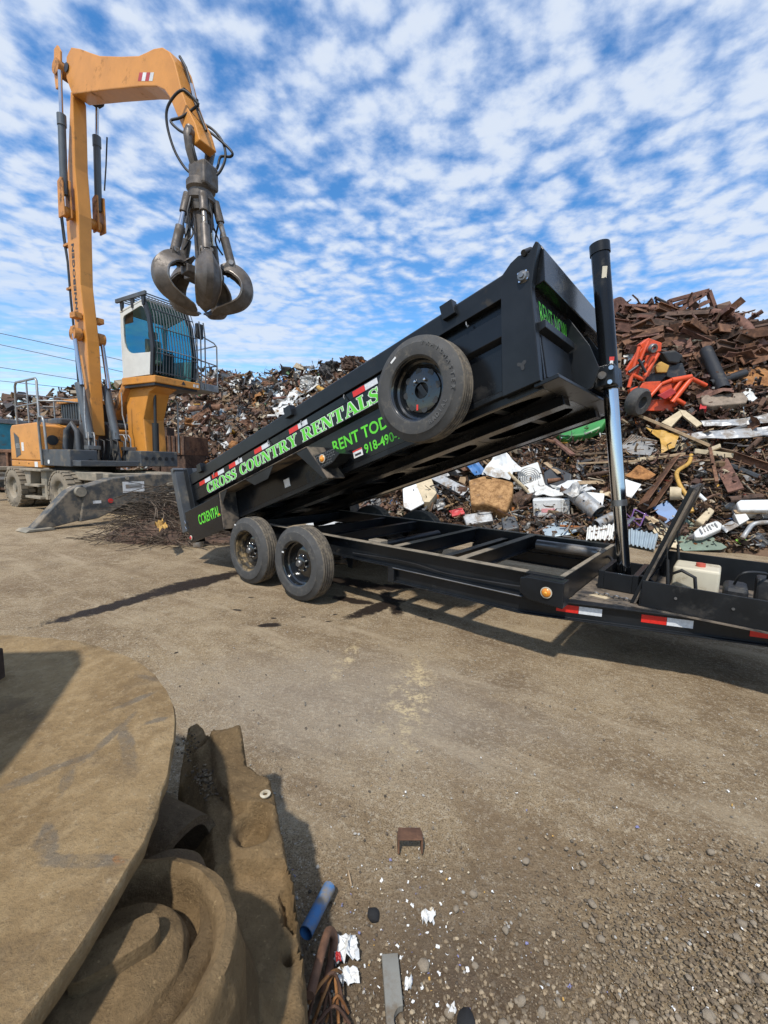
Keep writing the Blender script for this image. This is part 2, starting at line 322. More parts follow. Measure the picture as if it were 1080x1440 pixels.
# ---------------------------------------------------------------- ground
def growth(a, b, step, far, k=1.16):
    xs = list(np.arange(a, b+1e-6, step)); s = step
    hi = xs[-1]; lo = xs[0]; up = []; dn = []
    while hi < far: s *= k; hi += s; up.append(hi)
    s = step
    while lo > -far: s *= k; lo -= s; dn.append(lo)
    return np.array(dn[::-1]+xs+up)
gx = growth(-2.6, 3.6, .035, 900); gy = growth(.3, 5.2, .035, 900)
gv = []
for y in gy:
    for x in gx:
        z = 0.
        if -9 < x < 9 and -1 < y < 11:
            p = Vector((x, y, 0)); z = .011*noise.noise(p*1.3)+.006*noise.noise(p*4.1+Vector((3, 3, 3)))
            if -3 < x < 4 and y < 5.5:
                g = max(0, min(1, (x*.7-y*.75+.35)/.8)) if y < 2.6 else 0     # broken, stony corner
                z += (.006+.012*g)*noise.noise(p*13)+(.002+.006*g)*noise.noise(p*27)
            z -= .012
        gv.append((x, y, z))
nx, ny = len(gx), len(gy)
me = bpy.data.meshes.new('ground'); me.from_pydata(gv, [], [(j*nx+i, j*nx+i+1, (j+1)*nx+i+1, (j+1)*nx+i) for j in range(ny-1) for i in range(nx-1)])
t = NT('yard_dirt'); OB = t.tc.outputs['Object']
n1 = t.noise(.9, 10, .68); n2 = t.noise(6, 9, .72, w=1); n3 = t.noise(42, 8, .75, w=2); n4 = t.noise(160, 5, .7, w=3)
c = t.mix(t.map(n1, .34, .66), (.205, .14, .078), (.34, .255, .152))
c = t.mix(t.map(n2, .42, .72, 0, .6), c, (.41, .322, .205))
pb_ = t.noise(2.4, 9, .72, w=9); c = t.mix(t.map(pb_, .48, .66, 0, .7), c, (.16, .107, .058))
c = t.mix(t.map(n3, .48, .64, 0, .75), c, (.46, .38, .265)); c = t.mix(t.map(n4, .47, .62, 0, .85), c, (.10, .07, .042))
sp1 = t.vor(38); sp2 = t.vor(85); c = t.mix(t.math('MULTIPLY', t.map(sp1, .20, .12), t.map(n2, .5, .6)), c, (.40, .36, .30)); c = t.mix(t.math('MULTIPLY', t.map(sp2, .22, .12), t.map(n3, .45, .55)), c, (.44, .40, .34))
tk = t.noise(1., 6, .6, w=13, sc=(1, 1, 1)); mpk = t.n.new('ShaderNodeMapping'); mpk.vector_type = 'TEXTURE'; mpk.inputs['Rotation'].default_value = (0, 0, R(-34)); mpk.inputs['Scale'].default_value = (2.6, .45, 1); t.l.new(OB, mpk.inputs[0]); tr_ = t.noise(1.6, 7, .62, vec=mpk.outputs[0], dist=.4)
c = t.mix(t.map(tr_, .50, .70, 0, .5), c, (.42, .335, .222)); c = t.mix(t.map(tr_, .44, .30, 0, .5), c, (.17, .116, .068))
dn = t.math('MULTIPLY', t.math('SUBTRACT', t.noise(3.2, 8, .72, w=5), .5), 1.5)
dn2 = t.math('MULTIPLY', t.math('SUBTRACT', t.noise(11, 7, .7, w=6), .5), 1.7)
def blob(cx, cy, rx, ry, ang, nz, soft=.25):
    mp = t.n.new('ShaderNodeMapping'); mp.vector_type = 'TEXTURE'; mp.inputs['Location'].default_value = (cx, cy, 0); mp.inputs['Rotation'].default_value = (0, 0, ang); mp.inputs['Scale'].default_value = (rx, ry, 1000)
    t.l.new(OB, mp.inputs[0]); vl = t.n.new('ShaderNodeVectorMath'); vl.operation = 'LENGTH'; t.l.new(mp.outputs[0], vl.inputs[0])
    return t.map(t.math('ADD', vl.outputs['Value'], nz), 1+soft, 1-soft)
def between(a, b, ry, nz=None, soft=.3, ext=1.1):
    p, q = G(*a), G(*b); m = (p+q)/2; d = q-p
    return blob(m.x, m.y, d.length/2*ext, ry, math.atan2(d.y, d.x), nz or dn2, soft)
# damp soil beside the castings
c = t.mix(t.math('MULTIPLY', blob(-.02, .62, .62, .42, .5, dn, .5), .9), c, t.mix(t.map(n3, .4, .7), (.052, .036, .024), (.12, .088, .06)))
c = t.mix(t.math('MULTIPLY', blob(.2, 1.1, .5, .3, .2, dn, .5), .5), c, (.125, .088, .058))
# scuffed yellowish scrape and dry pale patches
c = t.mix(t.math('MULTIPLY', t.math('MULTIPLY', between((585, 940), (562, 1035), .12, dn2, .7), t.math('MULTIPLY', t.map(n3, .42, .54), t.map(t.noise(9, 6, .7, w=17), .44, .56))), 1.), c, (.60, .46, .24))
c = t.mix(t.math('MULTIPLY', t.math('MULTIPLY', between((500, 905), (470, 950), .05, dn2, .6), t.math('MULTIPLY', t.map(n3, .42, .54), t.map(t.noise(9, 6, .7, w=17), .44, .56))), .9), c, (.56, .43, .23))
c = t.mix(t.math('MULTIPLY', between((300, 960), (700, 1010), .55, dn, .7), .35), c, (.36, .32, .265))
# oil
stains = [((335, 804), (205, 836), .14), ((225, 832), (85, 870), .09), ((366, 878), (392, 877), .036), ((455, 812), (525, 822), .13), ((520, 826), (575, 822), .10), ((500, 864), (562, 842), .075), ((470, 838), (520, 848), .06),
          ((540, 832), (560, 860), .06), ((350, 838), (356, 839), .012), ((382, 868), (388, 868), .012), ((402, 829), (410, 829), .013), ((328, 855), (338, 857), .02), ((423, 866), (430, 866), .010), ((458, 872), (466, 871), .010), ((468, 863), (474, 862), .010), ((602, 870), (607, 869), .013), ((245, 917), (250, 915), .01), ((390, 808), (420, 800), .05)]
ks = None
for a, b, ry in stains:
    k = between(a, b, ry*1.25, dn2, .22, 1.25); ks = k if ks is None else t.math('MAXIMUM', ks, k)
c = t.mix(ks, c, (.026, .018, .013))
h = t.math('ADD', t.math('MULTIPLY', n3, .5), t.math('MULTIPLY', n2, .8)); h = t.math('ADD', h, t.math('MULTIPLY', n4, .16))
t.bump(h, 1.0, .022); t.fin(c, t.math('SUBTRACT', .95, t.math('MULTIPLY', ks, .35)), 0., .2)
tag(link('ground', me, 'yard_dirt', smooth=180), 'packed dirt scrapyard ground with oil stains', None, kind='structure')
# ---------------------------------------------------------------- the long scrap heap
FOOT = np.array([(-60, 44), (-34, 30), (-14, 21.5), (-7, 17.5), (-3.6, 13.2), (-1.4, 10.9), (.5, 10.3), (2.6, 9.5), (4.2, 8.4), (5.8, 7.5), (9, 6.3), (14, 5), (30, 2)], float)
SKY = [(-400, 566), (0, 560), (60, 562), (120, 548), (200, 540), (230, 530), (300, 524), (350, 531), (400, 526), (440, 520), (480, 518), (520, 512), (600, 492), (700, 478), (800, 458), (850, 446), (900, 440), (950, 436), (1000, 446), (1030, 452), (1060, 462), (1080, 474), (1120, 478), (1500, 490)]
def footd(x, y):
    x = np.asarray(x, float); y = np.asarray(y, float); best = np.full(x.shape, 1e9); sg = np.ones(x.shape)
    for (ax, ay), (bx, by) in zip(FOOT[:-1], FOOT[1:]):
        dx, dy = bx-ax, by-ay; tt = np.clip(((x-ax)*dx+(y-ay)*dy)/(dx*dx+dy*dy), 0, 1)
        ex, ey = x-(ax+tt*dx), y-(ay+tt*dy); d = np.hypot(ex, ey); cr = dx*(y-ay)-dy*(x-ax)
        k = d < best; best = np.where(k, d, best); sg = np.where(k, np.sign(cr), sg)
    return best*sg
def slope(x): return np.interp(x, [-10, -2, 2, 6], [.85, .9, .95, 1.05])
_rt, _ht = [], []
for px in range(-400, 1501, 20):
    v = ray(px, float(np.interp(px, [a for a, b in SKY], [b for a, b in SKY]))); v = v/v.y
    ts = np.linspace(3, 80, 1200); hh = slope(v.x*ts)*footd(v.x*ts, ts); zz = CAMH+v.z*ts
    k = np.argmax(hh >= zz) if (hh >= zz).any() else len(ts)-1
    _rt.append(v.x); _ht.append(min(zz[k], 9))
def pile_h(x, y):
    x = np.asarray(x, float); y = np.asarray(y, float); d = footd(x, y)
    Hh = np.interp(x/np.maximum(y, .5), _rt, _ht); a = slope(x)*d
    st = .16*np.sin(a*2.7+x*.8)*(a > .4)
    return np.minimum(a+st, Hh)
def pile_hit(px, py):
    v = ray(px, py); v = v/v.y; ts = np.linspace(4, 60, 1600); zz = CAMH+v.z*ts; hh = pile_h(v.x*ts, ts)
    k = np.argmax((hh >= zz) & (hh > -.5)) if ((hh >= zz)).any() else -1
    if k <= 0: return None
    return Vector((v.x*ts[k], ts[k], zz[k]))
xs = np.concatenate([np.arange(-60, -14, 1.2), np.arange(-14, 15, .22), np.arange(15, 31, 1.2)]); ys = np.concatenate([np.arange(3, 24, .22), np.arange(24, 60, 1.2)])
X, Y = np.meshgrid(xs, ys); Z = pile_h(X, Y); nx, ny = len(xs), len(ys)
vs = []
for j in range(ny):
    for i in range(nx):
        x, y, z = X[j, i], Y[j, i], Z[j, i]
        if z > .05: z += .16*noise.noise(Vector((x*1.4, y*1.4, z)))+.10*noise.noise(Vector((x*3.3, y*3.3, z*2)))-.12
        vs.append((x, y, max(z, -.12)))
fs = [(j*nx+i, j*nx+i+1, (j+1)*nx+i+1, (j+1)*nx+i) for j in range(ny-1) for i in range(nx-1) if max(Z[j, i], Z[j, i+1], Z[j+1, i], Z[j+1, i+1]) > -.03]
me = bpy.data.meshes.new('scrap_mound'); me.from_pydata(vs, [], fs)
bm = bmesh.new(); bm.from_mesh(me); bmesh.ops.delete(bm, geom=[v for v in bm.verts if not v.link_faces], context='VERTS'); bm.to_mesh(me); bm.free()
rust('mound_dirt', (.05, .03, .02), (.16, .098, .058), bump=.8, bscale=9, scale=1.6)
tag(link('scrap_mound', me, 'mound_dirt', smooth=180), 'brown earth and fines under the long scrap heap', None, kind='structure')
rng = random.Random(7); nr = np.random.default_rng(5)
def rndrot(tilt=1.):
    return np.array((Matrix.Rotation(rng.uniform(0, 6.28), 3, 'Z') @ Matrix.Rotation(rng.gauss(0, .55)*tilt, 3, 'X') @ Matrix.Rotation(rng.gauss(0, .45)*tilt, 3, 'Y')))
def t_grid(a, b): return [(j*(a+1)+i, j*(a+1)+i+1, (j+1)*(a+1)+i+1, (j+1)*(a+1)+i) for j in range(b) for i in range(a)]
_boxf = [(0, 1, 3, 2), (4, 6, 7, 5), (0, 4, 5, 1), (2, 3, 7, 6), (0, 2, 6, 4), (1, 5, 7, 3)]
def tmpl(kind):
    if kind == 'sheet':
        a = rng.uniform(.35, .9); u = np.array([(i/4-.5, (j/3-.5)*a, 0) for j in range(4) for i in range(5)]); u += nr.normal(0, .06, u.shape); u[:, 2] += nr.normal(0, .10, len(u))+rng.uniform(-1.2, 1.2)*u[:, 0]**2; return u, t_grid(4, 3)
    if kind == 'strip':
        k = rng.uniform(.5, 3.5); w = rng.uniform(.06, .14); u = []
        for j in range(2):
            for i in range(7): a = (i/6-.5)*k; u.append((math.sin(a)/k, (j-.5)*w, (1-math.cos(a))/k*1.6))
        return np.array(u)+nr.normal(0, .012, (14, 3)), t_grid(6, 1)
    if kind == 'bar':
        a, b = rng.uniform(.015, .05), rng.uniform(.015, .05); u = np.array([(x, y*a, z*b) for x in (-.5, .5) for y in (-1, 1) for z in (-1, 1)], float); return u, _boxf
    if kind == 'tube':
        r = rng.uniform(.03, .09); b = rng.uniform(-.1, .1); u = []
        for x in (-.5, 0, .5):
            for k in range(6): u.append((x, math.cos(k*1.047)*r+(b if x == 0 else 0), math.sin(k*1.047)*r))
        return np.array(u), [(i*6+k, i*6+(k+1) % 6, (i+1)*6+(k+1) % 6, (i+1)*6+k) for i in range(2) for k in range(6)]
    u = np.array([(x*.5, y*rng.uniform(.25, .5), z*rng.uniform(.15, .4)) for x in (-1, 1) for y in (-1, 1) for z in (-1, 1)]); u += nr.normal(0, .07, u.shape); return u, _boxf
PAL = {'rust': (.15, .082, .052), 'maroon': (.12, .065, .05), 'dark': (.024, .020, .018), 'brown': (.13, .078, .045), 'grey': (.22, .215, .205), 'dgrey': (.075, .075, .075), 'white': (.60, .60, .57), 'cream': (.42, .35, .25), 'tan': (.28, .185, .10), 'blue': (.06, .15, .33), 'yellow': (.42, .23, .03), 'green': (.05, .15, .06), 'orange': (.35, .12, .03), 'lblue': (.32, .40, .46), 'red': (.3, .035, .025)}
def mass(name, n, where, pal, kinds, size, label, mat='scrap_mix', tilt=1.):
    keys = list(pal); wts = [pal[k] for k in keys]; kk = list(kinds); kw = [kinds[k] for k in kk]
    V, F, C = [], [], []; b = 0
    for _ in range(n):
        p = where()
        if p is None: continue
        p, dep = p; k = rng.choices(kk, kw)[0]; u, f = tmpl(k); s = size(k)*dep/593.5
        u = (u*s) @ rndrot(tilt).T+np.array(p); V.append(u); F += [tuple(i+b for i in q) for q in f]; b += len(u)
        col = np.array(PAL[rng.choices(keys, wts)[0]])*rng.uniform(.6, 1.35); C.append(np.tile(np.append(np.clip(col, 0, .75), 1), (len(u), 1)))
    V = np.vstack(V); me = bpy.data.meshes.new(name); me.from_pydata(V.tolist(), [], F)
    ca = me.color_attributes.new('Col', 'FLOAT_COLOR', 'POINT'); ca.data.foreach_set('color', np.vstack(C).astype(np.float32).ravel())
    return tag(link(name, me, mat), label, None, kind='stuff')
def on_pile(x0, x1, lo, hi, lift=.06):
    def f():
        px = rng.uniform(x0, x1); top = float(np.interp(px, [a for a, b in SKY], [b for a, b in SKY]))
        py = rng.uniform(max(top-6, lo), hi); h = pile_hit(px, max(py, top+1.5))
        if h is None: return None
        if py < top: h.z += rng.uniform(0, .25)
        return (h.x, h.y, h.z+rng.gauss(lift, .08)), h.y
    return f
lp = {'rust': .25, 'maroon': .1, 'dark': .12, 'brown': .13, 'grey': .17, 'dgrey': .09, 'white': .12, 'cream': .13, 'tan': .11, 'blue': .012, 'lblue': .012, 'yellow': .01, 'green': .008, 'orange': .01}
mass('scrap_rubble', 6500, on_pile(195, 575, 500, 735), lp, {'sheet': .50, 'strip': .2, 'bar': .16, 'tube': .06, 'chunk': .08}, lambda k: (3.2+9*rng.random()**2+(16*rng.random() if rng.random() < .06 else 0))*(1.7 if k in ('bar', 'strip', 'tube') else 1), 'crumpled metal, plastic and rusty shreds heaped behind the excavator and trailer')
mass('scrap_rubble', 2600, on_pile(-60, 215, 535, 700), {**lp, 'maroon': .15, 'dark': .22}, {'sheet': .36, 'strip': .17, 'bar': .2, 'tube': .08, 'chunk': .2}, lambda k: (3+12*rng.random()**2)*(1.8 if k in ('bar', 'strip') else 1), 'dark mixed scrap heaped far behind the excavator cab')
mass('scrap_rubble', 4200, on_pile(560, 1130, 590, 775), {'rust': .17, 'maroon': .08, 'dark': .13, 'brown': .23, 'grey': .09, 'dgrey': .09, 'white': .05, 'cream': .06, 'tan': .14, 'blue': .006, 'yellow': .008, 'lblue': .01, 'red': .006, 'orange': .008}, {'sheet': .36, 'strip': .2, 'bar': .32, 'tube': .05, 'chunk': .07}, lambda k: rng.uniform(4, 14)*(2.2 if k in ('bar', 'strip', 'tube') else 1), 'broken wood, wire and metal fragments in the heap behind the trailer frame')
mass('scrap_rubble', 2600, on_pile(800, 1130, 400, 610), {'rust': .3, 'maroon': .3, 'dark': .2, 'brown': .13, 'grey': .04, 'dgrey': .06, 'cream': .01, 'tan': .02}, {'sheet': .34, 'strip': .18, 'bar': .36, 'tube': .08, 'chunk': .04}, lambda k: rng.uniform(5, 16)*(2.4 if k in ('bar', 'strip', 'tube') else 1), 'dark rusty steel fragments filling the top of the heap')
mass('scrap_rubble', 480, on_pile(560, 1130, 600, 770, .32), {'rust': .2, 'maroon': .1, 'dark': .12, 'brown': .25, 'grey': .1, 'dgrey': .08, 'cream': .06, 'tan': .14, 'white': .03}, {'sheet': .25, 'strip': .3, 'bar': .4, 'tube': .05}, lambda k: rng.uniform(3, 9)*(2.6 if k in ('bar', 'strip', 'tube') else 1), 'loose wires, laths and flakes strewn over the lower heap')
mass('scrap_rubble', 1500, on_pile(1125, 1460, 440, 830), {'rust': .3, 'maroon': .25, 'dark': .15, 'brown': .2, 'grey': .06, 'dgrey': .06, 'tan': .05, 'white': .02}, {'sheet': .36, 'strip': .2, 'bar': .32, 'tube': .05, 'chunk': .07}, lambda k: rng.uniform(6, 18)*(2.2 if k in ('bar', 'strip', 'tube') else 1), 'rusty scrap carrying the heap on beyond the pump box')
mass('scrap_rubble', 1500, on_pile(565, 855, 455, 625), {'rust': .28, 'maroon': .18, 'dark': .15, 'brown': .2, 'grey': .08, 'dgrey': .07, 'tan': .05, 'cream': .03, 'white': .03}, {'sheet': .4, 'strip': .2, 'bar': .28, 'tube': .05, 'chunk': .07}, lambda k: rng.uniform(5, 14)*(2 if k in ('bar', 'strip', 'tube') else 1), 'mixed scrap on the slope screened by the raised bed')
# ---------------------------------------------------------------- dump trailer  (x forward, y away across, z up)
TH = R(-39.2); TO = Vector((-.908, 4.285, 0)); YW = 2.38
TM = Matrix.Translation(TO) @ Matrix.Rotation(TH, 4, 'Z'); TMI = TM.inverted()
def TY(px, py, y):                       # trailer-frame point on the upright plane y
    p0 = TMI @ Vector((0, 0, CAMH)); d = TMI.to_3x3() @ ray(px, py); return p0+d*((y-p0.y)/d.y)
TR = empty('dump_trailer', TO, TH, 'black tandem axle dump trailer with its bed raised and green rental lettering', 'trailer')
C_IN = [(-.05, 0), (.02, 0), (.02, .19), (-.05, .19), (-.05, .182), (.012, .182), (.012, .008), (-.05, .008)]
def ibeam(w, h, tf=.01, tw=.008):
    return [(-w/2, 0), (w/2, 0), (w/2, tf), (tw/2, tf), (tw/2, h-tf), (w/2, h-tf), (w/2, h), (-w/2, h), (-w/2, h-tf), (-tw/2, h-tf), (-tw/2, tf), (-w/2, tf)]
for near in (True, False):
    s = 1 if near else -1; yo = .35 if near else YW-.35
    m = MB(); m.sweep([(-a*s, b) for a, b in [(-x, z) for x, z in C_IN]], [(-2.25, yo, .488), (2.56, yo, .488)]); m.build('frame_rail', 'black_frame', TR, bevel=.002)
    MB().box(-2.2, 2.30, (yo-.052 if near else yo-.018), (yo+.018 if near else yo+.052), .6785, .683).build('rail_cap', 'pale_flange', TR)
    m = MB(); m.sweep(ibeam(.09, .135), [(1.02, yo-.0*s, .35), (2.25, yo, .35), (2.55, yo+.09*s, .352), (4.55, 1.19-.06*s, .358)]); m.build('tongue_beam', 'black_frame', TR, bevel=.002)
    m = MB(); m.box(.99, 1.06, yo-.05, yo+.05, .345, .486); m.build('beam_end', 'black_frame', TR, bevel=.003)
for x, h, zt in ((.10, .12, .665), (1.014, .15, .676), (1.40, .12, .60), (1.718, .15, .676), (-.45, .12, .66), (-1.4, .12, .66), (-2.2, .16, .66)):
    m = MB(); m.sweep(ibeam(.075, h), [(x, .37, zt-h), (x, YW-.37, zt-h)]); m.build('crossmember', 'black_frame', TR)
    if x > .9: MB().box(x-.035, x+.035, .37, YW-.37, zt+.001, zt+.004).build('crossmember_cap', 'pale_flange', TR)
m = MB(); m.box(2.53, 2.565, .30, YW-.30, .485, .68); m.build('front_crossmember', 'black_frame', TR, bevel=.004)
MB().box(2.528, 2.563, .36, YW-.36, .681, .685).build('crossmember_cap', 'pale_flange', TR)
MB().cyl((1.82, 1.90, .60), (2.50, 1.90, .60), .055, n=20).build('hydraulic_cylinder', 'steel_grey', TR, smooth=40)
MB().lathe([(.02, 0), (.055, 0), (.06, .02), (.06, .05), (.02, .05)], 20, 'x', Matrix.Translation((2.47, 1.90, .60))).build('cylinder_eye', 'wear_black', TR, smooth=40)
for yy in (.215, YW-.215):
    sg = -1 if yy < 1 else 1
    m = MB(); m.prism([(2.29, .545), (2.29, .655), (2.34, .672), (2.60, .672), (2.60, .485), (2.36, .50)], yy, yy-sg*.13); br = m.build('lamp_bracket', 'black_frame', TR, bevel=.008)
    M = Matrix.Translation((2.488, yy+sg*.004, .585))
    lp_ = MB().lathe([(0, 0), (.036, 0), (.04, sg*.006), (.04, sg*.012), (.033, sg*.014)], 24, 'y', M).build('lamp_bezel', 'lamp_bezel', br, smooth=40)
    MB().lathe([(.033, sg*.01), (.026, sg*.02), (.012, sg*.024), (.0, sg*.024)], 24, 'y', M).build('amber_lens', 'amber', br, smooth=40)
    MB().lathe([(.012, sg*.022), (.006, sg*.028), (0, sg*.029)], 16, 'y', M).build('lens_core', 'amber_core', br, smooth=60)
MB().cbox((.72, .47, .655), (.16, .12, .07)).build('bed_rest', 'pale_flange', TR, bevel=.008)
MB().cyl((.72, .5, .63), (.72, 1.6, .62), .04, n=12).build('hinge_tube', 'black_frame', TR, smooth=40)
# wheels
def tyre_prof(Rr, w, ri, grooves=4):
    p = [(ri, .012), (ri+.012, .0), (ri+(Rr-ri)*.35, -.006), (ri+(Rr-ri)*.62, -.002), (Rr-.05, .010), (Rr-.018, .022), (Rr-.004, .034)]
    y0, y1 = .036, w-.036; g = (y1-y0)/(grooves*2+1)
    for i in range(grooves):
        a = y0+g*(2*i+1)+g*.1; b = a+g*.8
        p += [(Rr, a-.002), (Rr-.015, a), (Rr-.015, b), (Rr, b+.002)]
    p += [(Rr-.004, w-.034), (Rr-.018, w-.022), (Rr-.05, w-.010), (ri+(Rr-ri)*.5, w+.002), (ri+.012, w), (ri, w-.012)]
    return p
def split_tread(me, axis_idx, w):
    for p in me.polygons:
        cc = p.center; r = math.hypot(cc[0], cc[2]); p.material_index = 1 if r > .384 else 0
TYRE = MB().lathe(tyre_prof(.395, .215, .236), 72).mesh('tyre'); TYRE.materials.append(MATS['rubber']); TYRE.materials.append(MATS['rubber_tread']); split_tread(TYRE, 1, .215)
m = MB().lathe([(.240, .006), (.247, .004), (.249, .012), (.243, .02), (.226, .028), (.220, .075), (.205, .085), (.198, .118)], 56); RIMB = m.mesh('rim')
m = MB(); m.lathe([(.2, .115), (.16, .105), (.14, .098), (.075, .098), (.07, .07), (.055, .062), (.0, .060)], 48); DISC = m.mesh('disc')
m = MB(); m.lathe([(.0, .028), (.03, .03), (.038, .04), (.04, .09)], 20); HUB = m.mesh('hub')
m = MB().lathe([(.0, 0), (.008, .001), (.012, .006), (.013, .022), (.017, .03)], 10); NUT = m.mesh('lug_nut')
for me_ in (TYRE, RIMB, DISC, HUB, NUT):
    me_.polygons.foreach_set('use_smooth', [True]*len(me_.polygons)); me_.set_sharp_from_angle(angle=R(35))
for me_, k in ((HUB, 'steel_grey'), (NUT, 'chrome')): me_.materials.append(MATS[k])
def wheel(parent, x, y, z, flip=False, M=None, rim='rim_black', barrel='rim_black', name='wheel'):
    M = M or Matrix.Translation((x, y, z))
    if flip: M = M @ Matrix.Rotation(math.pi, 4, 'Z')
    w = bpy.data.objects.new(name, TYRE); COL.objects.link(w); w.parent = parent; w.matrix_local = M
    for nm, me_, k in (('rim', RIMB, barrel), ('wheel_disc', DISC, rim), ('hub', HUB, None)):
        q = me_.copy() if k else me_
        if k: q.materials.append(MATS[k])
        o = bpy.data.objects.new(nm, q); COL.objects.link(o); o.parent = w
    for i in range(8):
        a = 2*math.pi*(i+.5)/8; o = bpy.data.objects.new('lug_nut', NUT); COL.objects.link(o); o.parent = w; o.location = (.07*1.18*math.cos(a), .072, .07*1.18*math.sin(a))
    return w
AX = -.912
for i, x in enumerate((0, AX)):
    w = wheel(TR, x, 0, .393, barrel='rim_dust' if i else 'rim_black')
    MB().cbox((-.20, -.006, .29 if i else .10), (.03, .004, .016), rotm(0, 0, 0)).build('tyre_label', 'sticker_white', w)
    wheel(TR, x, YW, .393, flip=True)
    MB().cyl((x, .18, .34), (x, YW-.18, .34), .06, n=14).build('axle', 'black_frame', TR, smooth=40)
    for yy in (.42, YW-.42):
        m = MB()
        for q in range(4): m.tube([(x-.36+.05*q, yy, .40+.02*q), (x, yy, .36+.016*q+.0), (x+.36-.05*q, yy, .40+.02*q)], .02, 5)
        m.build('leaf_spring', 'black_dusty', TR)
for yy in (.42, YW-.42):
    for x in (.42, -.45, -1.34): MB().prism([(x-.06, .49), (x+.06, .49), (x+.03, .36), (x-.03, .36)], yy-.04, yy+.04).build('spring_hanger', 'black_frame', TR, bevel=.003)
# hoist
cb = Vector((2.806, 1.19, .55)); ct = Vector((2.409, 1.19, 3.264)); ax = (ct-cb).normalized()
def cp(z): return cb+ax*((z-cb.z)/ax.z)
hy = MB().cyl(cp(2.10), cp(3.20), .069, n=28).build('hoist_cylinder', 'black_paint', TR, smooth=40)
MB().cyl(cp(3.19), cp(3.27), .077, n=28).build('cylinder_cap', 'black_frame', hy, smooth=40)
MB().cyl(cp(1.18), cp(2.12), .056, n=28).build('cylinder_stage', 'chrome', hy, smooth=40)
MB().cyl(cp(1.15), cp(1.20), .060, n=28).build('stage_collar', 'steel_grey', hy, smooth=40)
MB().cyl(cp(.56), cp(1.17), .049, n=28).build('cylinder_stage', 'chrome', hy, smooth=40)
m = MB(); q = cp(3.02); m.box(-.001, .001, -.018, .018, -.045, .045, Matrix.Translation(q) @ Matrix.Rotation(R(-62), 4, 'Z') @ Matrix.Translation((.0705, 0, 0))); m.build('sticker', 'tank_cream', hy)
q = cp(2.30); MB().box(-.001, .001, -.012, .012, -.045, .02, Matrix.Translation(q) @ Matrix.Rotation(R(-62), 4, 'Z') @ Matrix.Translation((.0705, 0, 0))).build('sticker', 'sticker_white', hy)
MB().box(-.001, .001, -.018, .018, .02, .05, Matrix.Translation(q) @ Matrix.Rotation(R(-62), 4, 'Z') @ Matrix.Translation((.0705, 0, 0))).build('sticker', 'sticker_red', hy)
qb = cp(2.19); trn = MB().cbox((0, 0, 0), (.17, .30, .17), Matrix.Translation(qb+Vector((-.02, 0, 0))) @ Matrix.Rotation(R(-8), 4, 'Y')).build('trunnion_block', 'black_frame', hy, bevel=.012)
for dx, dz in ((-.06, .055), (.06, .055), (-.06, -.055), (.06, -.055)):
    MB().cyl(qb+Vector((dx-.02, -.15, dz)), qb+Vector((dx-.02, -.172, dz)), .018, n=10).build('bolt', 'chrome', hy, smooth=40)
MB().cyl(qb+Vector((-.02, -.15, 0)), qb+Vector((-.02, -.18, 0)), .03, n=14).build('trunnion_pin', 'steel_grey', hy, smooth=40)
m = MB(); m.box(2.66, 2.70, .92, 1.46, .50, .645); m.box(2.90, 2.94, .92, 1.46, .50, .645); m.box(2.70, 2.90, .92, .945, .50, .64); m.box(2.70, 2.90, 1.435, 1.46, .50, .64); m.build('hoist_base', 'black_frame', TR, bevel=.004)
MB().box(2.57, 3.95, .62, YW-.62, .489, .497).build('front_deck', 'black_dusty', TR)
MB().prism([(2.57, .50), (2.57, YW-.50), (2.95, YW-.60), (2.95, .60)], .4845, .4885, 'z').build('deck_wing', 'black_dusty', TR)
# pump box with its lid open
pb = MB(); pb.box(3.00, 4.15, .64, .652, .50, .685); pb.box(3.0, 4.15, YW-.652, YW-.64, .50, .74); pb.box(4.15, 4.162, .64, YW-.64, .5, .70); pb.box(2.99, 3.0, .64, YW-.64, .5, .60)
PBX = pb.build('pump_box', 'black_frame', TR, bevel=.003)
m = MB(); m.prism([(2.93, .50), (2.955, .497), (3.235, 1.345), (3.21, 1.352)], .67, YW-.67); lid = m.build('box_lid', 'black_frame', PBX, bevel=.004)
for ya in (.67, YW-.70): MB().prism([(2.955, .50), (2.968, .50), (3.248, 1.335), (3.235, 1.345)], ya, ya+.03).build('lid_rim', 'black_dusty', PBX)
for yy in (.78, 1.55):
    MB().cyl((3.14, yy, .62), (3.12, yy, .83), .011, n=8).cyl((3.12, yy, .83), (3.10, yy, .97), .005, n=6).build('gas_strut', 'plastic_black', PBX, smooth=40)
rs = MB(); rs.box(3.14, 3.42, 1.0, 1.30, .52, .75); RSV = rs.build('fluid_reservoir', 'tank_cream', PBX, bevel=.02, seg=3)
MB().cyl((3.3, 1.12, .75), (3.3, 1.12, .775), .03, n=14).build('filler_cap', 'cap_red', RSV, smooth=40)
MB().box(3.62, 3.78, 1.2, 1.36, .50, .71).build('battery_box', 'plastic_black', PBX, bevel=.02)
MB().tube([(3.12, .95, .55), (3.14, .93, .70), (3.20, .92, .74), (3.28, .93, .70), (3.30, .95, .55)], .012, 8).build('hose', 'cable_black', PBX, smooth=60)
MB().tube([(3.9, 1.5, .52), (3.95, 1.45, .72), (4.05, 1.4, .70), (4.1, 1.35, .55)], .012, 8).build('hose', 'cable_black', PBX, smooth=60)
# coupler and jack, just beyond the picture
MB().box(4.45, 4.95, 1.12, 1.26, .36, .48).build('coupler', 'black_frame', TR, bevel=.01)
jk = MB().box(4.35, 4.45, 1.14, 1.24, .10, 1.0).build('jack', 'black_frame', TR, bevel=.006); MB().box(4.28, 4.52, 1.07, 1.31, -.005, .02).build('jack_foot', 'steel_grey', jk)
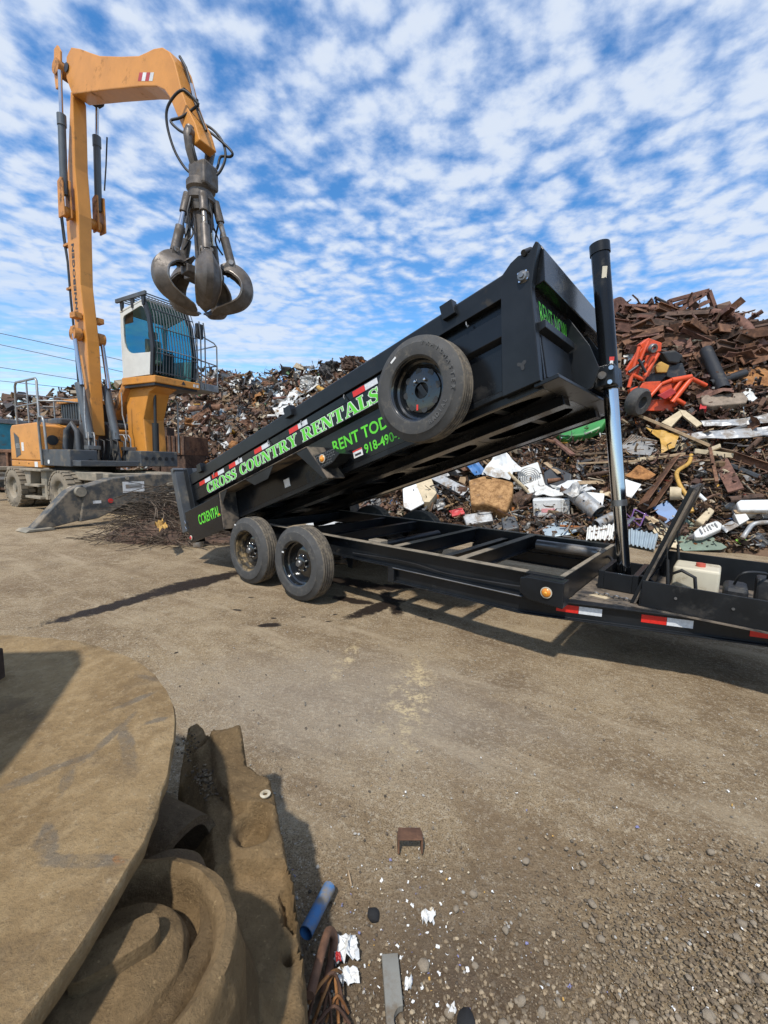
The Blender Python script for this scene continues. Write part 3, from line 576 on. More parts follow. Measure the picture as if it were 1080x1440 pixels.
# reflective tape on the tongue beam
def web(x):
    if x < 2.55: return .35+.09*(x-2.25)/.3
    return .44+(1.13-.44)*(x-2.55)/2.0
for x0 in (2.50, 3.02, 3.60):
    for k, mt in ((0, 'tape_red'), (1, 'tape_white')):
        a, b = x0+k*.145, x0+k*.145+.143
        m = MB(); ya, yb = web(a)-.052, web(b)-.052
        m.add([(a, ya+.045, .400), (b, yb+.045, .400), (b, yb+.045, .455), (a, ya+.045, .455)], [(0, 1, 2, 3)]); m.build('reflective_tape', mt, TR)
# ---- the bed
AL = R(18.6); H0 = Vector((-2.29, 0, .49))
BMX = Matrix.Translation(H0) @ Matrix(((math.cos(AL), 0, -math.sin(AL), 0), (0, 1, 0, 0), (math.sin(AL), 0, math.cos(AL), 0), (0, 0, 0, 1)))
BMI = BMX.inverted()
def UV(px, py, y=.15): q = BMI @ TY(px, py, y); return q.x, q.z
BED = bpy.data.objects.new('dump_bed', None)
m = MB()
def both(f):
    f(lambda y: y); f(lambda y: YW-y)
def Bx(m, u0, u1, ya, yb, v0, v1):
    m.box(u0, u1, min(ya, yb), max(ya, yb), v0, v1)
both(lambda Y: Bx(m, -.02, 4.86, Y(.188), Y(.205), -.03, .70))
m.box(-.02, 4.93, .20, YW-.20, -.012, 0.0)                                   # floor
m.prism([(4.905, -.03), (4.925, -.03), (5.02, .70), (5.00, .70)], .19, YW-.19)  # front wall
BED = m.build('dump_bed', 'black_paint', TR, bevel=.003, M=BMX)
def sub(m, name, mat, **k): return m.build(name, mat, BED, **k)
for fn in (lambda y: y, lambda y: YW-y):
    Y = fn
    m = MB(); m.prism([(Y(.125), .613), (Y(.125), .755), (Y(.14), .77), (Y(.25), .77), (Y(.25), .70), (Y(.2), .62)], -.05, 4.87, 'x'); sub(m, 'top_rail', 'black_frame', bevel=.004)
    m = MB(); m.prism([(Y(.187), .345), (Y(.14), .375), (Y(.14), .525), (Y(.187), .545)], 0.0, 4.84, 'x'); sub(m, 'side_rib', 'black_paint', bevel=.003)
    m = MB(); m.prism([(Y(.186), -.03), (Y(.15), -.02), (Y(.15), .012), (Y(.186), .03)], 3.9, 4.84, 'x'); sub(m, 'bottom_rib', 'black_frame', bevel=.003)
    post = [(4.64, -.035), (4.845, .75), (4.93, .80), (4.99, .815), (5.06, .79), (5.115, .835), (5.13, .82), (5.07, .70), (5.02, .58), (5.005, .5), (4.915, -.035)]
    m = MB(); m.prism(post, Y(.118), Y(.186)); sub(m, 'corner_post', 'black_frame', bevel=.005)
    m = MB(); m.prism([(-.06, -.1), (-.06, .86), (.05, .86), (.07, .72), (.07, -.1)], Y(.11), Y(.187)); sub(m, 'rear_post', 'black_frame', bevel=.005)
    # fender over the tandem wheels
    yo = -.035
    m = MB(); m.box(1.02, 2.72, min(Y(yo), Y(.187)), max(Y(yo), Y(.187)), .246, .254)
    m.prism([(2.72, .254), (2.735, .25), (2.93, -.12), (2.915, -.125)], Y(yo), Y(.187))
    m.prism([(1.02, .254), (1.005, .25), (.95, -.20), (.965, -.20)], Y(yo), Y(.187))
    fe = sub(m, 'fender', 'black_dusty', bevel=.002)
    for gp in ([(1.60, .245), (2.16, .245), (2.02, .135), (1.76, .135)], [(2.55, .245), (2.73, .245), (2.92, -.11), (2.86, -.11)], [(1.02, .245), (1.2, .245), (1.03, .10)]):
        sub(MB().prism(gp, Y(yo+.012), Y(yo+.006)), 'fender_gusset', 'black_frame', bevel=.002)
    m = MB(); m.prism([(2.80, -.02), (2.80, .135), (3.04, .125), (3.13, .05), (3.02, .0)], Y(yo+.01), Y(.15)); st = sub(m, 'step_bracket', 'black_frame', bevel=.005)
    for i in range(10):
        for j in range(5):
            a = .6 if (i+j) % 2 else -.6
            mm = MB(); mm.box(-.010, .010, -.0012, .0012, -.003, .003, Matrix.Translation((2.825+.026*i, Y(yo+.009), .015+.024*j)) @ Matrix.Rotation(a, 4, 'Y'))
            if not (abs(i-2) < 2 and abs(j-2) < 2) and (i < 8 or j > 1): sub(mm, 'tread_bar', 'steel_grey') if Y(0) < 1 else None
    M = Matrix.Translation((2.905, Y(yo+.008), .073)); sg = -1 if Y(0) < 1 else 1
    sub(MB().lathe([(0, 0), (.036, 0), (.04, sg*.006), (.04, sg*.012), (.033, sg*.014)], 24, 'y', M), 'lamp_bezel', 'lamp_bezel', smooth=40)
    sub(MB().lathe([(.033, sg*.01), (.026, sg*.02), (.012, sg*.024), (.0, sg*.024)], 24, 'y', M), 'amber_lens', 'amber', smooth=40)
    sub(MB().lathe([(.012, sg*.022), (.006, sg*.028), (0, sg*.029)], 16, 'y', M), 'lens_core', 'amber_core', smooth=60)
    # rear side skirt behind the wheels
    m = MB(); m.box(.02, .955, min(Y(-.02), Y(.0)), max(Y(-.02), Y(.0)), -.20, .235); m.box(.02, .95, min(Y(.0), Y(.187)), max(Y(.0), Y(.187)), .225, .237); m.box(.02, .035, min(Y(.0), Y(.187)), max(Y(.0), Y(.187)), -.2, .224); sub(m, 'rear_skirt', 'black_paint', bevel=.004)
    M = Matrix.Translation((.08, Y(-.022), -.135)); sub(MB().lathe([(0, 0), (.03, 0), (.034, sg*.008), (.026, sg*.012)], 20, 'y', M), 'lamp_bezel', 'lamp_bezel', smooth=40); sub(MB().lathe([(.026, sg*.01), (.014, sg*.02), (0, sg*.021)], 18, 'y', M), 'red_lens', 'red_lens', smooth=40)
    sub(MB().lathe([(.012, 0), (.010, sg*.012), (0, sg*.014)], 12, 'y', Matrix.Translation((.90, Y(-.021), .0))), 'marker_lens', 'amber', smooth=40)
    # tie-down hooks and stake pockets
    for u in (.7, 1.32, 1.95, 2.55, 3.2, 3.85, 4.52):
        sub(MB().tube([(u, Y(.13), .60), (u+.004, Y(.115), .575), (u+.012, Y(.113), .55), (u+.02, Y(.118), .56)], .006, 6), 'tarp_hook', 'steel_grey', smooth=60)
    for u in (4.42, 2.42, .42):
        m = MB(); m.box(u-.055, u+.055, min(Y(.085), Y(.16)), max(Y(.085), Y(.16)), .69, .80); sub(m, 'stake_pocket', 'black_frame', bevel=.004)
    if Y(0) < 1:
        # tarp arm pivot and lifting-hole on the post
        M = Matrix.Translation((4.985, .118, .665))
        sub(MB().lathe([(0, -.04), (.016, -.04), (.018, -.028), (.03, -.026), (.034, -.012), (.042, 0)], 20, 'y', M), 'tarp_pivot', 'steel_grey', smooth=40)
        for a in (.6, 2.2, 3.8, 5.4): sub(MB().cyl((4.985+.036*math.cos(a), .118, .665+.036*math.sin(a)), (4.985+.036*math.cos(a), .105, .665+.036*math.sin(a)), .008, n=8), 'bolt', 'chrome', smooth=40)
        sub(MB().cyl((5.03, .10, .80), (5.06, .17, .83), .02, n=12), 'tarp_roller', 'plastic_black', smooth=40)
        m = MB()
        for a in (.5, 2.6, 4.7): m.prism([(4.83+.012*math.cos(a+1.57)*k+.034*math.cos(a)*j, .115+.012*math.sin(a+1.57)*k+.034*math.sin(a)*j) for k, j in ((1, 0), (1, .8), (.5, 1.05), (-.5, 1.05), (-1, .8), (-1, 0))], .1165-.0005*a, .119)
        sub(m, 'slot', 'sticker_dark')
# tarp shroud and front wall
m = MB(); m.prism([(5.005, .60), (4.97, .80), (5.125, .835), (5.135, .80), (5.09, .60)], .19, YW-.19); sub(m, 'tarp_shroud', 'black_paint', bevel=.006)
for ya, yb in ((.19, .86), (YW-.86, YW-.19)): sub(MB().prism([(4.965, .30), (5.02, .31), (5.03, .36), (4.975, .365)], ya, yb), 'front_rib', 'black_frame', bevel=.004)
fpn = MB(); fpn.prism([(4.926, .0), (4.936, .0), (4.972, .29), (4.962, .29)], .23, .86); sub(fpn, 'front_panel', 'black_frame', bevel=.003)
for yy in (.90, YW-.92):
    m = MB(); m.prism([(4.90, -.05), (5.06, -.02), (5.14, .10), (5.12, .30), (5.03, .58), (4.99, .58)], yy, yy+.02); sub(m, 'hoist_gusset', 'black_frame', bevel=.003)
m = MB(); m.box(4.86, 5.03, .14, YW-.14, -.06, -.032); sub(m, 'front_sill', 'black_frame', bevel=.004)
# underside frame with long oval cut-outs
def holed(m, u0, u1, y0, y1, v, n=20):
    cu, cy = (u0+u1)/2, (y0+y1)/2; a, b = (u1-u0)*.42, (y1-y0)*.30; vs = []; fs = []
    for i in range(n):
        t_ = 2*math.pi*i/n; c_, s_ = math.cos(t_), math.sin(t_); k = 1/max(abs(c_), abs(s_))
        vs += [(cu+a*c_, cy+b*s_, v), (cu+(u1-u0)/2*c_*k, cy+(y1-y0)/2*s_*k, v)]
    for i in range(n): j = (i+1) % n; fs.append((2*i, 2*i+1, 2*j+1, 2*j))
    m.add(vs, fs)
for y0, y1 in ((.22, .62), (.78, 1.60), (1.76, 2.16)):
    for i in range(5):
        m = MB(); holed(m, .1+i*.96, 1.05+i*.96, y0, y1, -.062); sub(m, 'floor_plate', 'black_paint')
for yy in (.62, 1.60):
    m = MB(); m.box(-.05, 4.9, yy, yy+.16, -.13, -.02); sub(m, 'underside_beam', 'black_paint', bevel=.004)
m = MB(); m.box(-.02, 4.9, .19, .22, -.075, -.015); m.box(-.02, 4.9, 2.16, 2.19, -.075, -.015); sub(m, 'floor_edge', 'black_frame')
for i in range(9): sub(MB().box(.3+i*.52, .36+i*.52, .22, YW-.22, -.055, -.013), 'floor_joist', 'black_frame')
# tailgate
m = MB(); m.prism([(-.20, -.02), (-.07, -.02), (-.09, .90), (-.21, .92)], .0, YW-.0); tg = sub(m, 'tailgate', 'machine_grey', bevel=.008)
sub(MB().cyl((-.10, -.02, .88), (-.10, .12, .88), .025, n=10), 'tailgate_pin', 'steel_grey', smooth=40)
sub(MB().tube([(-.0, -.03, .12), (.02, -.035, .08), (.0, -.04, .04), (.02, -.035, .0)], .006, 6), 'chain', 'chrome')
# reflective tape and stickers on the side
sub(MB().box(.0, 3.72, .1405, .187, .527, .60), 'tape_rail', 'black_paint', bevel=.003)
for u in (.26, .62, 1.06, 1.64, 2.32, 3.30):
    for k, mt in ((0, 'tape_red'), (1, 'tape_white')): sub(MB().box(u+.155*k, u+.155*k+.152, .1385, .1403, .536, .588), 'reflective_tape', mt)
sub(MB().box(3.10, 3.22, .1845, .1865, .015, .085), 'sticker', 'sticker_white'); sub(MB().box(3.10, 3.22, .1835, .184, .072, .086), 'sticker', 'sticker_red'); sub(MB().box(3.12, 3.20, .1835, .184, .03, .05), 'sticker', 'sticker_dark')
sub(MB().box(2.0, 2.10, .1845, .1865, .03, .12), 'sticker', 'sticker_white')
# ---- lettering
def ring(cx, cy, rx, ry, tx, ty, a0=0, a1=360, n=20):
    P = []
    for i in range(n):
        t0, t1 = R(a0+(a1-a0)*i/n), R(a0+(a1-a0)*(i+1)/n)
        P.append([(cx+rx*math.cos(t0), cy+ry*math.sin(t0)), (cx+rx*math.cos(t1), cy+ry*math.sin(t1)), (cx+(rx-tx)*math.cos(t1), cy+(ry-ty)*math.sin(t1)), (cx+(rx-tx)*math.cos(t0), cy+(ry-ty)*math.sin(t0))])
    return P
def rc(x0, y0, x1, y1): return [(x0, y0), (x1, y0), (x1, y1), (x0, y1)]
def pl(*p): return [(p[i], p[i+1]) for i in range(0, len(p), 2)]
def stem(x, w=.2, top=True, bot=True, e=.08):
    o = [rc(x, 0, x+w, 1)]
    if bot: o.append(rc(x-e, 0, x+w+e, .07))
    if top: o.append(rc(x-e, .93, x+w+e, 1))
    return o
def S_():
    P = []; pts = [(.56, .74), (.50, .90), (.34, .965), (.17, .90), (.12, .74), (.22, .60), (.40, .49), (.52, .37), (.52, .19), (.40, .06), (.25, .035), (.11, .11), (.05, .27)]
    wd = [.03, .05, .06, .10, .16, .20, .22, .20, .15, .09, .06, .05, .03]
    for i in range(len(pts)-1):
        (xa, ya), (xb, yb) = pts[i], pts[i+1]; dx, dy = xb-xa, yb-ya; l = math.hypot(dx, dy); nx_, ny_ = -dy/l, dx/l
        P.append([(xa-nx_*wd[i]/2, ya-ny_*wd[i]/2), (xb-nx_*wd[i+1]/2, yb-ny_*wd[i+1]/2), (xb+nx_*wd[i+1]/2, yb+ny_*wd[i+1]/2), (xa+nx_*wd[i]/2, ya+ny_*wd[i]/2)])
    return P+[rc(.53, .66, .58, 1.0), rc(.03, .0, .08, .36)]
LET = {'C': (ring(.38, .5, .38, .52, .2, .07, 42, 318)+[rc(.62, .66, .68, 1.0), rc(.62, .0, .68, .30)], .76),
       'O': (ring(.40, .5, .40, .52, .2, .07, 0, 360, 26), .86), 'S': (S_(), .66),
       'R': (stem(.08)+[rc(.28, .93, .45, 1), rc(.28, .45, .45, .52)]+ring(.44, .725, .26, .275, .18, .07, -90, 90, 12)+[pl(.36, .48, .56, .48, .80, .0, .58, .0), rc(.6, 0, .86, .07)], .86),
       'U': ([rc(.08, .3, .28, 1), rc(.58, .3, .66, 1), rc(0, .93, .36, 1), rc(.5, .93, .74, 1)]+ring(.37, .32, .29, .34, .2, .08, 180, 360, 14), .80),
       'N': ([rc(.08, 0, .15, 1), rc(.66, 0, .73, 1), pl(.08, 1, .30, 1, .73, 0, .51, 0), rc(0, 0, .24, .07), rc(0, .93, .2, 1), rc(.56, .93, .82, 1)], .88),
       'T': (stem(.27, .2, False)+[rc(0, .92, .74, 1), rc(0, .68, .06, .95), rc(.68, .68, .74, .95)], .80),
       'Y': ([rc(.30, 0, .50, .45), rc(.22, 0, .58, .07), pl(.30, .45, .50, .45, .28, 1, .06, 1), pl(.40, .40, .48, .45, .72, 1, .62, 1), rc(0, .93, .36, 1), rc(.54, .93, .80, 1)], .80),
       'E': (stem(.08)+[rc(.28, 0, .62, .07), rc(.28, .93, .60, 1), rc(.28, .46, .46, .53), rc(.56, 0, .62, .3), rc(.54, .7, .60, 1), rc(.42, .36, .47, .63)], .72),
       'A': ([pl(.06, 0, .13, 0, .42, 1, .34, 1), pl(.34, 1, .48, 1, .82, 0, .60, 0), rc(.2, .28, .6, .35), rc(0, 0, .24, .07), rc(.52, 0, .9, .07)], .90),
       'L': (stem(.08)+[rc(.28, 0, .62, .07), rc(.56, 0, .62, .34)], .68), ' ': ([], .42)}
def grow(p, d):
    n = len(p); a = sum(p[i][0]*p[(i+1) % n][1]-p[(i+1) % n][0]*p[i][1] for i in range(n)); q = p if a > 0 else p[::-1]; out = []
    for i in range(n):
        (x0, y0), (x1, y1), (x2, y2) = q[i-1], q[i], q[(i+1) % n]
        l1 = math.hypot(x1-x0, y1-y0) or 1; l2 = math.hypot(x2-x1, y2-y1) or 1
        n1 = ((y1-y0)/l1, -(x1-x0)/l1); n2 = ((y2-y1)/l2, -(x2-x1)/l2); k = 1+n1[0]*n2[0]+n1[1]*n2[1]; k = max(k, .5)
        out.append((x1+d*(n1[0]+n2[0])/k, y1+d*(n1[1]+n2[1])/k))
    return out
def serif(txt, u0, u1, v0, v1, y):
    tot = sum(LET[c][1] for c in txt); x = 0; sx = (u1-u0)/tot; sy = v1-v0
    for ch in txt:
        P, wd = LET[ch]
        for lay, (d, mt) in enumerate(((.045, 'sign_edge'), (0, 'sign_green'))):
            if not P: continue
            m = MB()
            for i, p in enumerate(P):
                q = grow(p, d) if d else p; yy = y-.0012-.0022*lay-.00003*i
                m.add([(u0+(x+a)*sx, yy, v0+b*sy) for a, b in q], [tuple(range(len(q)))])
            sub(m, 'letter' if lay else 'letter_outline', mt)
        x += wd
serif('CROSS COUNTRY RENTALS', .44, 3.60, .388, .512, .139)
def sans(txt, u0, v0, w, h, y, mat='sign_green', off=.02, name='lettering', shear=0):
    me_ = textmesh(txt, 1, off, .0, shear=shear)
    xs_ = [v.co.x for v in me_.vertices]; ys_ = [v.co.y for v in me_.vertices]; ax_, bx_, ay_, by_ = min(xs_), max(xs_), min(ys_), max(ys_)
    for v in me_.vertices: v.co = Vector((u0+(v.co.x-ax_)/(bx_-ax_)*w, y, v0+(v.co.y-ay_)/(by_-ay_)*h))
    me_.materials.clear(); return link(name, me_, mat, BED)
sans('RENT TODAY', 2.86, .150, .92, .115, .1855); sans('918-490-24', 3.25, .012, .50, .088, .1855); sans('CCRENTAL', .36, -.02, .56, .135, -.0215)
me_ = textmesh('RENT NOW', 1, .0, 0); xs_ = [v.co.x for v in me_.vertices]; ys_ = [v.co.y for v in me_.vertices]
for v in me_.vertices:
    a = (v.co.x-min(xs_))/(max(xs_)-min(xs_)); b = (v.co.y-min(ys_))/(max(ys_)-min(ys_)); b_ = .38+.155*b; v.co = Vector((4.925+.095*(b_+.03)/.73+.0025, .27+.62*a, b_))
me_.materials.clear(); link('lettering', me_, 'sign_green', BED)
# spare wheel on the side
u, v = UV(583.7, 546.7, -.10)
SP = wheel(TR, 0, 0, 0, M=BMX @ Matrix.Translation((u, -.105, v)) @ Matrix.Rotation(.3, 4, 'Y'), name='spare_wheel')
for ch in list(SP.children):
    if ch.name.startswith(('lug_nut', 'hub', 'wheel_disc')): bpy.data.objects.remove(ch)
MB().lathe([(.2, .117), (.172, .105), (.165, .092), (.13, .088), (.062, .088), (.058, .13)], 48).build('wheel_disc', 'rim_black', SP, smooth=35)
for i in range(8):
    a = 2*math.pi*i/8+.2
    m = MB().lathe([(0, 0), (.027, 0)], 14, 'y', Matrix.Translation((.145*math.cos(a), .0885, .145*math.sin(a)))); m.build('hand_hole', 'sticker_dark', SP)
    m = MB().lathe([(0, 0), (.008, 0)], 8, 'y', Matrix.Translation((.085*math.cos(a), .0872, .085*math.sin(a)))); m.build('stud_hole', 'sticker_dark', SP)
MB().lathe([(0, .125), (.06, .125)], 24, 'y').build('centre_bore', 'sticker_dark', SP)
MB().box(-.05, .055, .095, .11, -.022, .022, Matrix.Rotation(.9, 4, 'Y')).build('carrier_plate', 'black_frame', SP, bevel=.004)
for a in (1.1, 2.2): MB().lathe([(0, 0), (.010, .002), (.013, .008), (.014, .025)], 12, 'y', Matrix.Translation((.085*math.cos(a), .064, .085*math.sin(a)))).build('lug_nut', 'chrome', SP, smooth=40)
MB().box(-.008, .008, .0862, .0872, -.022, .022, Matrix.Translation((-.035, 0, -.125))).build('sticker', 'sticker_red', SP)
MB().box(-.03, .03, -.0075, -.0065, -.008, .008, Matrix.Translation((-.20, 0, .235)) @ Matrix.Rotation(-.7, 4, 'Y')).build('tyre_label', 'sticker_white', SP)
for word, a0, step, rad in (('TRAILMASTER', 78, -8.2, .318), ('RADIAL', 300, 7.5, .305)):
    for i, ch in enumerate(word):
        a = R(a0+step*i); me_ = textmesh(ch, .045, .0008, .0012, 'CENTER')
        q = Matrix.Translation((rad*math.cos(a), -.0075, rad*math.sin(a))) @ Matrix.Rotation(-(a-math.pi/2) if step < 0 else -(a+math.pi/2), 4, 'Y') @ Matrix.Rotation(math.pi/2, 4, 'X')
        me_.transform(q); me_.materials.clear(); link('tyre_letter', me_, 'rubber_mark', SP)
MB().cyl((u, .10, v), (u, .19, v), .05, n=14, M=BMX).build('spare_mount', 'black_frame', TR, smooth=40)
# welds, hoses, wiring and chain
MB().tube([(1.05, .297, .4875), (2.28, .297, .4875)], .006, 6).build('weld_seam', 'steel_grey', TR, smooth=60)
for x in (1.014, 1.718): MB().tube([(x-.04, .372, .60), (x-.04, .372, .675)], .006, 5).build('weld_seam', 'steel_grey', TR)
MB().tube(bez([(2.86, 1.05, .60), (2.98, .95, .64), (3.06, .9, .60), (3.12, .92, .56)], 5), .013, 7).build('hydraulic_hose', 'cable_black', TR, smooth=60)
MB().tube(bez([(2.80, 1.30, .60), (2.66, 1.5, .56), (2.60, 1.7, .60), (2.45, 1.86, .62)], 5), .013, 7).build('hydraulic_hose', 'cable_black', TR, smooth=60)
MB().tube(bez([(2.40, .30, .58), (2.2, .33, .55), (1.6, .335, .53), (1.2, .335, .56), (.5, .335, .54)], 5), .007, 6).build('wiring_loom', 'cable_black', TR, smooth=60)
for i in range(11):
    MB().lathe([(.018, -.005), (.023, 0), (.018, .005), (.013, 0)], 12, 'y', Matrix.Translation((2.70+.034*i, .70+.012*(i % 3), .506)) @ Matrix.Rotation(R(90)*(i % 2)*.5+.4, 4, 'X'), True).build('chain_link', 'steel_grey', TR)
m = MB(); m.prism([(2.66, .66), (2.78, .64), (2.80, .70), (2.70, .74)], .4975, .5005, 'z'); m.build('cardboard_scrap', 'lumber_pale', TR)
for x in (3.2, 3.5, 3.8): MB().cyl((x, .637, .60), (x, .632, .60), .009, n=8).build('bolt', 'steel_grey', PBX)
MB().box(3.44, 3.58, .99, 1.25, .52, .66).build('pump_motor', 'plastic_black', PBX, bevel=.03); MB().tube(bez([(3.5, 1.1, .66), (3.54, 1.05, .76), (3.66, 1.15, .76), (3.68, 1.25, .71)], 5), .008, 6).build('hose', 'cable_black', PBX, smooth=60)
# ---------------------------------------------------------------- material handler  (x forward, y to its left, z up; origin under the slew ring)
EO = Vector((-8.6, 12.1, 0)); EH = R(-30); EM = Matrix.Translation(EO) @ Matrix.Rotation(EH, 4, 'Z'); EMI = EM.inverted()
def EXY(px, py, y):
    p0 = EMI @ Vector((0, 0, CAMH)); d = EMI.to_3x3() @ ray(px, py); q = p0+d*((y-p0.y)/d.y); return (q.x, q.z)
def EXX(px, py, x):
    p0 = EMI @ Vector((0, 0, CAMH)); d = EMI.to_3x3() @ ray(px, py); q = p0+d*((x-p0.x)/d.x); return (q.y, q.z)
EX = empty('material_handler', EO, EH, 'orange wheeled scrap handler with raised white cab and tall upright boom', 'excavator')
def eb(m, name, mat, par=None, **k): return m.build(name, mat, par or EX, **k)
# undercarriage
m = MB(); m.box(-3.2, 3.3, -.55, .55, .62, 1.02); CH = eb(m, 'chassis', 'chassis_dust', bevel=.03)
for s in (-1, 1):
    m = MB(); m.box(-2.4, 2.6, s*.55, s*.95, .86, 1.06); eb(m, 'side_deck', 'chassis_dust', bevel=.02)
eb(MB().cyl((0, 0, 1.0), (0, 0, 1.22), .78, n=32), 'slew_ring', 'wear_black', smooth=40)
TB = MB().lathe([(.30, .02), (.34, -.005), (.44, .0), (.515, .03), (.52, .04), (.52, .29), (.515, .30), (.44, .33), (.34, .335), (.30, .31)], 40).mesh('tyre')
TB.materials.append(MATS['rubber_dusty']); TB.polygons.foreach_set('use_smooth', [True]*len(TB.polygons)); TB.set_sharp_from_angle(angle=R(40))
LUG = MB()
for k in range(26):
    a = 2*math.pi*k/26
    for h in (0, 1):
        LUG.box(-.045, .045, (.005 if h else .175), (.165 if h else .325), .505, .548, Matrix.Rotation(a+.06*h, 4, 'Y'))
LUGM = LUG.mesh('tread_blocks'); LUGM.materials.append(MATS['rubber_dusty'])
RIE = MB().lathe([(.31, .02), (.29, .03), (.27, .10), (.2, .12), (.12, .12), (.11, .05), (0, .05)], 28).mesh('rim'); RIE.materials.append(MATS['chassis_dust'])
for x in (-1.3, 1.35):
    eb(MB().cyl((x, -.9, .55), (x, .9, .55), .14, n=12), 'axle', 'wear_black', smooth=40)
    for y, fl in ((-1.22, 0), (-.84, 0), (1.22, 1), (.84, 1)):
        w = bpy.data.objects.new('wheel', TB); COL.objects.link(w); w.parent = EX; w.matrix_local = Matrix.Translation((x, y, .535)) @ Matrix.Rotation(math.pi*fl, 4, 'Z')
        o = bpy.data.objects.new('tread_blocks', LUGM); COL.objects.link(o); o.parent = w; o['kind'] = 'stuff'
        o = bpy.data.objects.new('rim', RIE); COL.objects.link(o); o.parent = w
# access steps between the wheels
m = MB(); m.prism([(-.62, 1.06), (-.20, 1.06), (-.26, .70), (-.44, .62)], -1.18, -.95); eb(m, 'step_bracket', 'chassis_dust', bevel=.01)
m = MB(); m.box(.22, .52, -1.12, -.92, .30, 1.06); eb(m, 'step_bracket', 'chassis_dust', bevel=.01)
m = MB(); m.box(-.70, .55, -1.25, -.9, 1.03, 1.09); eb(m, 'step_plate', 'chassis_dust', bevel=.01)
for z in (.66, .34): eb(MB().box(-.46, .40, -1.24, -1.02, z-.03, z+.03), 'step_plate', 'chassis_dust', bevel=.008)
# stabilisers
arm = [(-1.86, .10), (-1.72, .82), (-1.2, .98), (-.4, 1.06), (.4, 1.06), (1.2, .98), (1.72, .82), (1.86, .10), (1.5, .14), (.85, .42), (.3, .36), (-.3, .36), (-.85, .42), (-1.5, .14)]
for x0, s in ((3.42, 1), (-3.75, -1)):
    m = MB(); m.prism(arm, x0, x0+.36, 'x'); A = eb(m, 'stabiliser_beam', 'cast_grey_dusty', bevel=.02)
    for k in (-1, 1):
        m = MB(); m.prism([(k*2.66, .03), (k*2.34, .03), (k*1.86, .12), (k*1.64, .70), (k*1.76, .86), (k*2.02, .74)], x0+.05, x0+.31, 'x'); L = eb(m, 'stabiliser_leg', 'cast_grey_dusty', bevel=.02)
        m = MB(); m.prism([(k*2.80, 0.0), (k*2.30, 0.0), (k*2.36, .05), (k*2.74, .05)], x0-.05, x0+.41, 'x'); eb(m, 'stabiliser_foot', 'chassis_dust', bevel=.01)
        eb(MB().cyl((x0-.03, k*1.82, .72), (x0+.40, k*1.82, .72), .10, n=18), 'hinge_pin', 'chassis_dust', smooth=40)
        eb(MB().cyl((x0+.36, k*1.25, .50), (x0+.375, k*1.25, .50), .05, n=14), 'reflector', 'red_lens', smooth=40)
        eb(MB().box(x0+.361, x0+.367, k*1.5-.10, k*1.5+.06, .46, .52), 'sign_plate', 'sticker_white')
    for z in (.58, .82): eb(MB().box(x0+.36, x0+.43, .05, .75, z-.035, z+.035), 'guide_rail', 'chassis_dust', bevel=.01)
    eb(MB().box(x0+.361, x0+.367, -.98, -.50, .66, .90), 'data_plate', 'sticker_white'); eb(MB().box(x0+.367, x0+.369, -.92, -.56, .75, .84), 'plate_print', 'sheet_grey')
    eb(MB().box(3.2 if s > 0 else -3.42, 3.44 if s > 0 else -3.18, -1.1, 1.1, .95, 1.07), 'end_cover', 'chassis_dust', bevel=.02)
# upper structure
m = MB(); m.box(-1.6, 2.05, -1.0, 1.45, 1.20, 1.34); UP = eb(m, 'upper_deck', 'machine_grey', bevel=.015)
m = MB(); m.prism([(-1.72, 1.30), (-1.66, 2.14), (-1.55, 2.26), (-.05, 2.30), (.12, 2.22), (.12, 1.30)], -1.05, 1.45); eb(m, 'engine_housing', 'machine_orange', bevel=.03)
m = MB(); m.box(-1.70, .12, -1.055, 1.455, 1.12, 1.285); eb(m, 'counterweight_skirt', 'machine_orange', bevel=.02)
m = MB(); m.prism([(-1.42, 2.06), (-1.12, 1.92), (-1.05, 1.45), (-1.36, 1.36)], -1.056, -1.05); bd = eb(m, 'badge', 'machine_grey', bevel=.002)
me_ = textmesh('835', .17, .006, .001); me_.transform(Matrix.Translation((-1.33, -1.0575, 1.63)) @ Matrix.Rotation(math.pi/2, 4, 'X')); me_.materials.clear(); link('badge_number', me_, 'rail_grey', bd)
eb(MB().box(-.98, -.84, -1.057, -1.051, 1.55, 1.78), 'sticker', 'sticker_white'); eb(MB().box(-.25, -.07, -1.061, -1.056, 1.13, 1.27), 'sticker', 'sticker_white')
m = MB(); m.box(.121, .14, -.95, -.10, 1.5, 2.2); eb(m, 'radiator_panel', 'machine_orange_worn', bevel=.01)
eb(MB().cyl((.14, -.78, 1.85), (.17, -.78, 1.85), .13, n=20), 'air_intake', 'cab_dark', smooth=40)
m = MB(); m.prism([(-.45, 1.58), (-.05, 1.55), (-.02, 2.20), (-.38, 2.24)], .141, .17, 'x'); eb(m, 'radiator_grille', 'cab_dark', bevel=.02)
m = MB(); m.box(-1.55, .05, -.55, 1.35, 2.28, 2.46); eb(m, 'engine_cover', 'machine_grey', bevel=.05)
m = MB(); m.box(-1.35, -.05, .10, 1.30, 2.46, 2.96); hd = eb(m, 'cooler_housing', 'cab_dark', bevel=.02)
m = MB(); m.box(-1.42, .02, .02, 1.38, 2.96, 3.06); eb(m, 'cooler_roof', 'machine_orange', hd, bevel=.015)
for i in range(9): eb(MB().box(-1.28+.14*i, -1.25+.14*i, .085, .10, 2.48, 2.94), 'louvre', 'machine_grey', hd)
m = MB(); m.box(.16, 1.65, -1.05, -.42, 1.18, 1.60); tb = eb(m, 'tool_locker', 'machine_grey', bevel=.02)
eb(MB().cyl((1.652, -.60, 1.32), (1.66, -.60, 1.32), .06, n=16), 'locker_latch', 'cab_dark', tb); eb(MB().cyl((.55, -1.06, 1.28), (.55, -1.052, 1.28), .055, n=14), 'sticker', 'sticker_white', tb)
